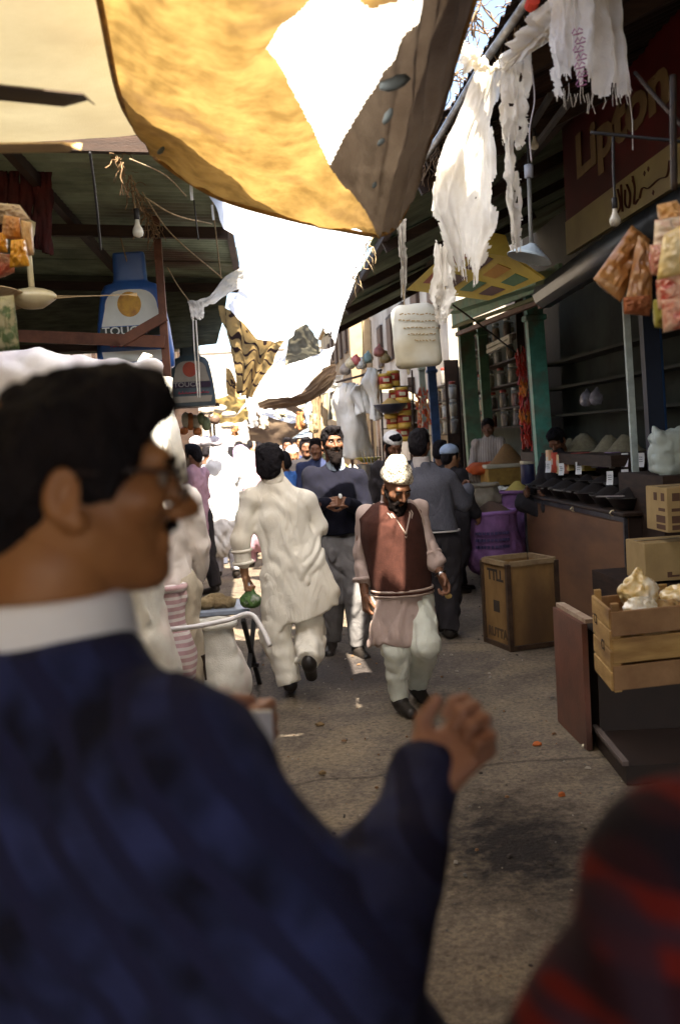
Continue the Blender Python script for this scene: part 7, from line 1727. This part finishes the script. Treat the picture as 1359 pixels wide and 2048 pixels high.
def touch_bag(c, w, h, d, cols_, label, coin, text_col, wear, group=None, stripe2=True, tilt=0):
    """big printed carry bag: tapered body, narrow neck, prints 2 mm proud of the front"""
    t = thing('display_bag', label, 'bag', tuple(c), R(tilt)); c = Vector((0, 0, 0))
    prof = [(-h/2, .47), (-h*.48, .50), (-h*.3, .505), (0, .47), (h*.22, .43), (h*.36, .40), (h*.44, .34), (h*.47, .24), (h*.50, .22), (h*.78, .21), (h*.80, .20)]
    vs = []; n = 28
    for z, q in prof:
        for k in range(n):
            a = 6.283*k/n; ca, sa = math.cos(a), math.sin(a)
            vs.append((w*q*math.copysign(abs(ca)**.35, ca), d/2*(.6 if q < .3 else 1)*math.copysign(abs(sa)**.45, sa)*(1+.05*math.sin(z*30+a*3)), z))
    fs = []
    for i in range(len(prof)-1):
        for k in range(n): j = (k+1) % n; fs.append((i*n+k, i*n+j, (i+1)*n+j, (i+1)*n+k))
    fs += [tuple(range(n-1, -1, -1)), tuple(range((len(prof)-1)*n, len(prof)*n))]
    MB().add(vs, fs).build('bag_body', cols_[0], t, world=False, smooth=True)
    Y = -d/2*1.06-.004
    def patch(pts, m, nm, k=0): MB().quadstrip([(x, Y-.002*k, z) for x, z in pts], .002, (0, -1, 0)).build(nm, m, t, world=False)
    top = h*.40; zb = -h*.02
    arc = [(-w*.40, zb)] + [(w*.40, zb)] + [(w*.34*math.cos(a)**.6 if math.cos(a) > 0 else -w*.34*abs(math.cos(a))**.6, top-h*.22+h*.20*math.sin(a)) for a in np.linspace(.0, math.pi, 15)]
    patch(arc, cols_[1], 'print_panel')
    patch([(w*.155*math.cos(a)-w*.02, h*.215+w*.165*math.sin(a)) for a in np.linspace(0, 6.283, 31)[:-1]], coin, 'coin_emblem', 1)
    patch([(-w*.42, zb-h*.01), (w*.42, zb-h*.01), (w*.42, -h*.14), (-w*.43, -h*.14)], cols_[2], 'text_band', 1)
    text_mesh('TOUCH', h*.125, 'lettering', text_col, t, Matrix.Translation(t.location) @ Matrix.Rotation(R(tilt), 4, 'Z') @ frame((-w*.10, Y-.005, -h*.078), (1, 0, 0), (0, 0, 1), (0, -1, 0)), bold=.001, sx=w*.60/(h*.125)/3.6)
    if stripe2:
        patch([(-w*.42, -h*.30), (w*.43, -h*.30), (w*.40, -h*.42), (-w*.40, -h*.42)], cols_[1], 'white_stripe', 1)
        mb = MB(); rnd = random.Random(6)
        for i in range(9):
            x = -w*.3+i*w*.075; mb.tube([(x, Y-.003, -h*.25), (x+w*.02, Y-.003, -h*.215+rnd.uniform(-.01, .01)), (x+w*.035, Y-.003, -h*.25), (x+w*.07, Y-.003, -h*.235)], .005, 4)
        mb.build('red_script', mat('script_red', (.45, .07, .10)), t, world=False)
    return t
bag_blue = mat('bag_blue', (.04, .13, .42), (.03, .09, .32), scale=5, rough=.35, bump=.3, bscale=12, spec=.6)
bag_white = mat('bag_white', (.72, .74, .70), (.62, .64, .60), scale=5, rough=.4)
band_dark = mat('bag_band', (.03, .04, .035), rough=.4)
touch_bag(at(268, 650, 7.6), .56, .66, .16, (bag_blue, bag_white, band_dark), 'large blue bag printed TOUCH with a gold coin, behind the red brown frame', mat('coin_gold', (.62, .33, .03), (.36, .15, .02), scale=9, rough=.4, lo=.42, hi=.6), bag_white, 0)
touch_bag(at(383, 762, 10.3), .46, .52, .14, (mat('bag_slate', (.07, .10, .11), (.05, .06, .07), scale=6, rough=.4), mat('bag_cream', (.36, .31, .24), (.28, .24, .18), rough=.5), mat('bag_band2', (.05, .03, .05))), 'smaller dim bag printed TOUCH with a red disc, behind the white strings', mat('disc_red', (.42, .06, .02), (.3, .04, .02), rough=.4), mat('bag_letters', (.35, .32, .28)), 1, tilt=4)
o = MB().tube([at(240, 470, 7.5), at(252, 515, 7.55), at(262, 560, 7.6)], .006, 5).build('rope', rope_m); tag(o, 'tan cord from the twigs down to the neck of the large blue bag', 'rope')
o = MB().tube([at(372, 560, 10.2), at(378, 640, 10.2), at(381, 700, 10.3)], .01, 5).build('rope', rope_m); tag(o, 'cord holding the smaller dim bag', 'rope')

def fan(hub, Rr, angs, label, m, m2, rod=.45, tilt=0):
    t = thing('ceiling_fan', label, 'fan', tuple(hub))
    MB().lathe([(.01, -.075), (.06, -.07), (.10, -.045), (.135, -.02), (.14, 0), (.12, .02), (.08, .035), (.03, .045), (.02, .05)], 24).build('motor', m2, t, world=False, smooth=True)
    MB().tube([(0, 0, .04), (0, 0, rod)], .018, 10).build('down_rod', m2, t, world=False, smooth=True)
    MB().lathe([(.03, rod-.1), (.045, rod-.06), (.055, rod), (.02, rod+.02)], 14).build('ceiling_cup', m2, t, world=False, smooth=True)
    for a in angs:
        a = R(a); u = Vector((math.cos(a), math.sin(a), 0)); v = Vector((-math.sin(a), math.cos(a), 0)); vs = []; n = 10
        for i in range(n+1):
            f = i/n; r = .12+(Rr-.12)*f; w = (.035+.05*min(1, f*3))*(1 if f < .9 else math.sqrt(max(.05, 1-((f-.9)/.1)**2*.9)))
            for s_, dz in ((-1, -.012), (1, .016)): 
                for th in (0, .004): vs.append(u*r+v*(w*s_)+Vector((0, 0, dz-th-.01)))
        fs = []
        for i in range(n): b = 4*i; fs += [(b, b+4, b+6, b+2), (b+1, b+3, b+7, b+5), (b, b+1, b+5, b+4), (b+2, b+6, b+7, b+3)]
        fs += [(0, 2, 3, 1), (4*n, 4*n+1, 4*n+3, 4*n+2)]
        MB().add(vs, fs).build('blade', m, t, world=False)
    return t
fan_b = mat('fan_brown', (.36, .25, .12), (.28, .18, .08), scale=8, rough=.4); fan_g = mat('fan_cream', (.55, .46, .26), (.42, .34, .18), scale=8, rough=.35, spec=.6)
fan(at(65, 592, 6.0), .60, (7, 130, 245), 'cream ceiling fan with brown blades left of the large blue bag', fan_b, fan_g, rod=.42)
nf = fan(at(-340, 140, 2.1), .52, (24, 144, 266), 'nearest ceiling fan, its blade tips reaching in at the upper left edge', mat('fan_dark', (.10, .07, .05)), fan_g, rod=.4)
f0 = fan(at(-285, 292, 2.5), .52, (5, 125, 245), 'second near ceiling fan with a blade painted as lit at the left edge below the dark one', mat('fan_lit_tint', (.85, .62, .30)), fan_g, rod=.55)  # blade colour brightened to stand in for light falling on it
f3 = fan(at(352, 690, 10.8), .30, (0, 120, 240), 'tiny far fan left of the white hanging strings', fan_g, fan_g, rod=.3)

# hanging packs at the left edge
pk_y = mat('pack_yellow', (.80, .42, .04), (.70, .33, .03), scale=9, rough=.25, spec=.8)
pk_c = mat('pack_clear', (.60, .52, .42), (.42, .32, .24), scale=12, rough=.2, spec=.9, c3=(.75, .72, .66))
pk_r = mat('pack_red', (.50, .08, .05), (.6, .4, .3), scale=14, rough=.3)
for i, (c, m, lab) in enumerate([
    ([(22, 480, 3.4), (50, 478, 3.4), (60, 532, 3.4), (20, 536, 3.4)], pk_y, 'bright yellow pouch at the bottom right of the left hanging bunch'),
    ([(-5, 465, 3.45), (14, 465, 3.45), (16, 505, 3.45), (-8, 505, 3.45)], pk_y, 'yellow pouch at the very left edge of the left hanging bunch'),
    ([(-10, 405, 3.5), (40, 410, 3.5), (62, 440, 3.5), (-10, 450, 3.5)], pk_c, 'crumpled clear grey bag on top of the left hanging bunch'),
    ([(8, 430, 3.45), (40, 435, 3.45), (44, 478, 3.45), (4, 478, 3.45)], mat('pack_orange', (.6, .25, .05), (.6, .4, .25), scale=12, rough=.3), 'orange pack in the middle of the left hanging bunch'),
    ([(42, 440, 3.45), (64, 445, 3.45), (68, 510, 3.45), (50, 515, 3.45)], mat('pack_peach', (.72, .48, .22), (.6, .45, .3), scale=12, rough=.3), 'peach pack at the right edge of the left hanging bunch'),
    ([(-8, 505, 3.5), (28, 510, 3.5), (30, 545, 3.5), (-8, 560, 3.5)], pk_r, 'red and white pack at the bottom of the left hanging bunch'),
    ([(-12, 595, 3.3), (28, 590, 3.3), (40, 700, 3.3), (-14, 705, 3.3)], mat('pack_leaf', (.42, .42, .30), (.10, .16, .08), scale=22, rough=.3, lo=.45, hi=.55), 'pale bag with dark green leaf pattern below the left hanging bunch')]):
    pillow(c, .03, m, lab, 40+i)
for i, (x, m) in enumerate(((8, 'a'), (30, 'b'), (52, 'c'), (74, 'd'), (92, 'e'))):
    garment([[(x-9, 320, 6.3), (x, 320, 6.25), (x+9, 322, 6.3)], [(x-8, 400, 6.3), (x+2, 400, 6.25), (x+10, 402, 6.3)], [(x-4, 470+i*9, 6.3), (x+4, 470+i*9, 6.25), (x+12, 475+i*9, 6.3)]], mat('cloth_maroon', (.07, .008, .007), (.03, .006, .006), scale=8), ['first', 'second', 'third', 'fourth', 'fifth'][i]+' dark red cloth strip from the left edge under the tin canopy', 60+i, w=10, h=20, cat='cloth', name='hanging_strip')

# white garment and cloth behind the near man's face
garment([[(285, 725, 5.45), (310, 735, 5.4), (330, 760, 5.45)], [(288, 790, 5.45), (318, 800, 5.35), (348, 820, 5.45)], [(300, 880, 5.4), (330, 885, 5.3), (360, 890, 5.4)], [(318, 968, 5.4), (345, 975, 5.35), (368, 965, 5.4)]], g_m, 'long white garment hanging just right of the near man\'s forehead', 70, w=36, h=60, folds=18)
garment([[(282, 712, 5.35), (292, 708, 5.3), (302, 718, 5.35)], [(280, 740, 5.35), (292, 745, 5.3), (308, 735, 5.35)], [(288, 762, 5.35), (294, 765, 5.3), (302, 755, 5.35)]], g_m, 'small white cloth tuft at the top of the long white garment', 71, w=14, h=20, folds=8, name='cloth_tuft')
# big white plastic bundle behind the near man's hair
wp = thing('plastic_bundle', 'large blown out white plastic bundle hanging behind the hair of the near man', 'bundle', tuple(at(120, 850, 4.75)))
F_ = Field(at(120, 800, 4.75)-Vector((.7, .4, .5)), at(120, 800, 4.75)+Vector((.75, .4, .5)), .02)
for px, py, r in ((0, 775, .23), (75, 765, .20), (160, 765, .17), (235, 755, .12), (300, 742, .08), (60, 880, .28), (160, 870, .26)): F_.ell(at(px, py, 4.75), (r, r*.6, r*.85), .06)
F_.disp(lambda P: .03*np.abs(fbm(P*7, 4, 3)), .09); V, Fs = F_.mesh()
np_mesh('plastic_sheet', V, Fs, mat('plastic_bright', (.88, .87, .88), (.66, .62, .66), scale=4, rough=.4, trans=.2), wp, world=True)

# the man with the wristwatch
wm = walker(305, 930, 5.5, 'man in bright white with a dark wrist strap, behind the near man\'s chin', mat('cotton_pinkwhite', (.82, .76, .72), (.74, .66, .60), scale=5), cols['beige'], R(8), skin_d, res=.014, hem=.55)
c = at(352, 1188, 5.45); 
ring('watch_band', iron, c, Vector((.045, 0, .01)), Vector((0, .04, 0)), .014, parent=wm)

# sacks, table and strap at the left
s_white = mat('sack_white', (.74, .72, .66), (.64, .61, .54), scale=7, rough=.8, bump=.5, bscale=150, c3=(.6, .45, .4))
sack(268, 1430, .19, .80, s_white, g_yel, 'plump white sack of yellowish grain just below the near man\'s chin', 31, Y=4.9, gh=.05)
sack(440, 1418, .145, .50, s_white, None, 'tall white woven sack standing left of the black folding table legs', 32, Y=5.7, top=.8)
sack(350, 1400, .10, .62, mat('sack_pinkstripe', (.62, .42, .42), (.5, .3, .32), scale=7, rough=.8, bump=.4, bscale=150, wave=(('Z', 8, (.75, .68, .66), .4),)), None, 'narrow pink striped sack between the two white sacks', 33, Y=5.4)
tb_ = thing('folding_table', 'small low table with a grey edge and black folding legs beside the cream dressed man', 'table', (-.42, 6.6, 0))
tc_ = at(455, 1222, 6.6); mbx = MB().box((tc_.x-.06, 6.75, tc_.z), (.42, .45, .035), bevel=.006).build('tabletop', mat('table_greyblue', (.30, .34, .42), rough=.4), tb_)
for a, b in (((486, 1240, 6.5), (520, 1370, 6.9)), ((508, 1240, 6.9), (494, 1372, 6.5)), ((500, 1330, 6.7), (515, 1330, 6.75))):
    MB().beam(at(*a), at(*b), .028, .028).build('leg', m_black, tb_)
for a, b in (((405, 1240, 6.9), (395, 1370, 6.9)), ((400, 1240, 6.5), (410, 1380, 6.5))): MB().beam(at(*a), at(*b), .028, .028).build('leg', m_black, tb_)
for i, (px, py, r) in enumerate(((412, 1210, .06), (432, 1207, .07), (452, 1206, .055), (405, 1222, .05), (440, 1214, .05))):
    p = at(px, py, 6.65+.05*(i % 2)); crinkle((p.x, p.y, tc_.z+.018+r*.55), (r*1.3, r, r*.75), mat('root_brown', (.26, .19, .10), (.17, .12, .06), scale=22, rough=.95, bump=.7, c3=(.35, .28, .16)), ['leftmost', 'largest', 'rightmost', 'low left', 'front'][i]+' brown sacking lump on the small low table', 50+i, name='sacking_lump', cat='lump')
st_ = catmull([[at(235, 1265, 4.6), at(300, 1262, 4.9), at(385, 1254, 5.3), at(455, 1240, 5.5), at(500, 1228, 5.5), at(524, 1258, 5.45), at(540, 1292, 5.4)]]*2, 40, 2)[0]
o = MB().tube([Vector(p) for p in st_], .014, 8).build('bent_pipe', mat('pipe_white', (.82, .80, .80), (.7, .66, .66), scale=12, rough=.4), smooth=True); tag(o, 'white bent pipe rail in front of the tall white sack', 'pipe')
o = MB().tube([at(384, 1180, 5.5), at(387, 1260, 5.5), at(392, 1350, 5.5)], .012, 6).build('iron_rod', iron); tag(o, 'dark iron rod left of the tall white sack', 'rod')
o = MB().tube([at(404, 1310, 5.45), at(408, 1330, 5.45), at(412, 1360, 5.45)], [.018, .008, .006], 8).build('tap_handle', iron); tag(o, 'small dark round handled rod before the tall white sack', 'rod')

# far left stall goods
rnd = random.Random(21)
gcol = [(.55, .18, .05), (.6, .5, .35), (.25, .3, .15), (.5, .42, .3), (.16, .1, .07), (.62, .55, .42)]
gname = ['orange', 'sand', 'green', 'tan', 'dark brown', 'pale']
for i, (px, py, Y, r, h, ci) in enumerate([(372, 838, 11, .05, .22, 5), (381, 840, 11, .05, .24, 0), (391, 842, 11, .05, .20, 3), (402, 836, 11, .05, .18, 2), (412, 845, 11, .05, .2, 2), (368, 860, 11, .05, .12, 0), (395, 862, 11, .05, .12, 0), (415, 820, 12, .08, .13, 5), (440, 816, 12.5, .09, .12, 5), (458, 828, 13, .10, .10, 5), (455, 850, 13, .09, .12, 3), (430, 838, 12, .06, .15, 4)]):
    p = at(px, py, Y); o = bag_mesh((p.x, p.y, p.z-h*.5), r, h, mat('goods_%d' % ci, gcol[ci], tuple(v*.6 for v in gcol[ci]), scale=22, rough=.5), 'hanging_goods', 90+i, res=.02, neck=False)
    tag(o, '%s bundle hanging in the far left stall, %s' % (gname[ci], ['leftmost in the top row', 'second in the top row', 'third in the top row', 'fourth in the top row', 'fifth in the top row', 'lower left', 'lower middle', 'above the others', 'beside the striped cloth', 'near the awning tip', 'below the ochre awning', 'in the shade between'][i]), 'bundle')
for i, px in enumerate((392, 411, 431)):
    p = at(px, 884, 12.2); o = bag_mesh((p.x, p.y, p.z-.07), .085, .17, mat('bag_lilacgrey', (.42, .36, .40), (.6, .58, .62), scale=14, rough=.4), 'hanging_goods', 120+i, res=.02, neck=False); tag(o, ['left', 'middle', 'right'][i]+' of three lilac grey bags hanging above the white shawl', 'bag')
o = MB().box(at(392, 812, 10.9), (.5, .3, .03)).build('stall_shelf', wood_d); tag(o, 'dark shelf board from which the far left goods hang', 'shelf')
o = MB().box(at(330, 900, 12.6)-Vector((.1, 0, .3)), (1.1, .06, 2.0)).build('stall_backboard', wood_d); tag(o, 'dark back board of the far left stall', 'board')
for i, (px, py, Y, s, m, lab) in enumerate([(425, 1128, 12.6, (.3, .25, .28), cart, 'cardboard box on the ground under the white shawl'), (445, 1128, 12.3, (.14, .2, .22), mat('box_slate', (.12, .13, .18)), 'dark blue box on the ground at the right of the cardboard one'), (404, 1130, 12.0, (.16, .2, .42), cols['floral'], 'pale patterned bundle standing against the far left stall')]):
    p = atz(px, py, 0); o = MB().box((p.x, p.y+s[1]/2, s[2]/2), s, Matrix.Rotation(.1*i, 3, 'Z'), bevel=.01).build('goods_box', m); tag(o, lab, 'box')
for i, (x, y, w, h, m) in enumerate(((-1.9, 15, 1.3, 1.0, 'a'), (-2.1, 19, 1.2, 1.1, 'b'), (-2.0, 24, 1.3, 1.0, 'c'), (2.2, 19, 1.2, .9, 'd'), (2.0, 25, 1.3, .9, 'e'))):
    t = thing('market_stall', ['left stall in the sun behind the white shawl', 'second left stall down the lane', 'third left stall down the lane', 'right stall in the sun beyond the garments', 'farthest right stall down the lane'][i], 'stall', (x, y, 0))
    MB().box((x, y, h/2), (w, 1.8, h)).build('counter', wood_d, t)
    for sx in (-.5, .5):
        for sy in (-.8, .8): MB().box((x+sx*w, y+sy, 1.2), (.06, .06, 2.4)).build('pole', wood_d, t)
    sheet('awning', [[(x-w*.6, y-1.0, 2.35), (x, y-1.1, 2.5), (x+w*.7, y-1.0, 2.2)], [(x-w*.6, y+1.0, 2.4), (x, y+1.0, 2.6), (x+w*.7, y+1.0, 2.25)]], [m_white, mat('awning_ochre', (.6, .42, .14)), m_brown, mat('awning_cream', (.75, .65, .45)), m_white][i], 20, 16, wr=.05, ws=4, px=False, seed=90+i, parent=t)
    for q in range(5): p = (x-.4+.2*q, y-.6+.25*q, h); heap('goods_heap', (p[0], p[1], h), .16, .14, [g_yel, g_white, g_brown, mat('fruit_orange', (.6, .22, .04)), mat('greens', (.12, .22, .06))][(q+i) % 5], '', q, parent=t)

# cloths and goods hanging over the far lane
rnd = random.Random(77)
hc_ = [('white', (.8, .79, .76)), ('tan', (.5, .38, .22)), ('rust', (.45, .2, .08)), ('cream', (.72, .64, .48)), ('grey', (.35, .34, .32)), ('pale blue', (.5, .6, .72)), ('brown', (.2, .13, .08))]
spots_ = [(505, 838, 13.5, 16, 34), (528, 845, 15, 14, 26), (548, 852, 17, 12, 22), (600, 842, 14, 15, 34), (617, 826, 13, 14, 44), (626, 848, 12.6, 10, 38), (575, 848, 19, 12, 20), (487, 850, 16, 12, 28), (560, 828, 12.5, 20, 14), (592, 866, 21, 14, 14), (470, 862, 17, 12, 20), (512, 868, 21, 12, 14), (640, 830, 14.2, 12, 50), (655, 812, 13.4, 12, 56)]
whr = ['beside the awning tip', 'second right of the awning tip', 'above the lane centre', 'left of the two dark heads', 'beneath the brown tarpaulin', 'right of the longest tan strip', 'deep above the crowd', 'just right of the striped cloth corner', 'across under the brown tarpaulin', 'farthest over the lane', 'above the black haired man in white', 'deep at the left side', 'left of the white tunic', 'next to the garment rail end']
for i, (px, py, Y, w, h) in enumerate(spots_):
    nm, c = hc_[(i*3) % 7]
    garment([[(px-w/2, py-h/2, Y), (px, py-h/2-1, Y-.05), (px+w/2, py-h/2, Y)], [(px-w/2+1, py, Y), (px, py, Y-.08), (px+w/2, py+1, Y)], [(px-w/2-1, py+h/2-2, Y), (px+1, py+h/2, Y-.05), (px+w/2+1, py+h/2-3, Y)]], mat('hung_'+nm.replace(' ', '_'), c, bump=.2, trans=.25), '%s cloth hanging far down the lane, %s' % (nm, whr[i]), 200+i, w=12, h=16, cat='cloth', name='hanging_cloth', amp=.03)
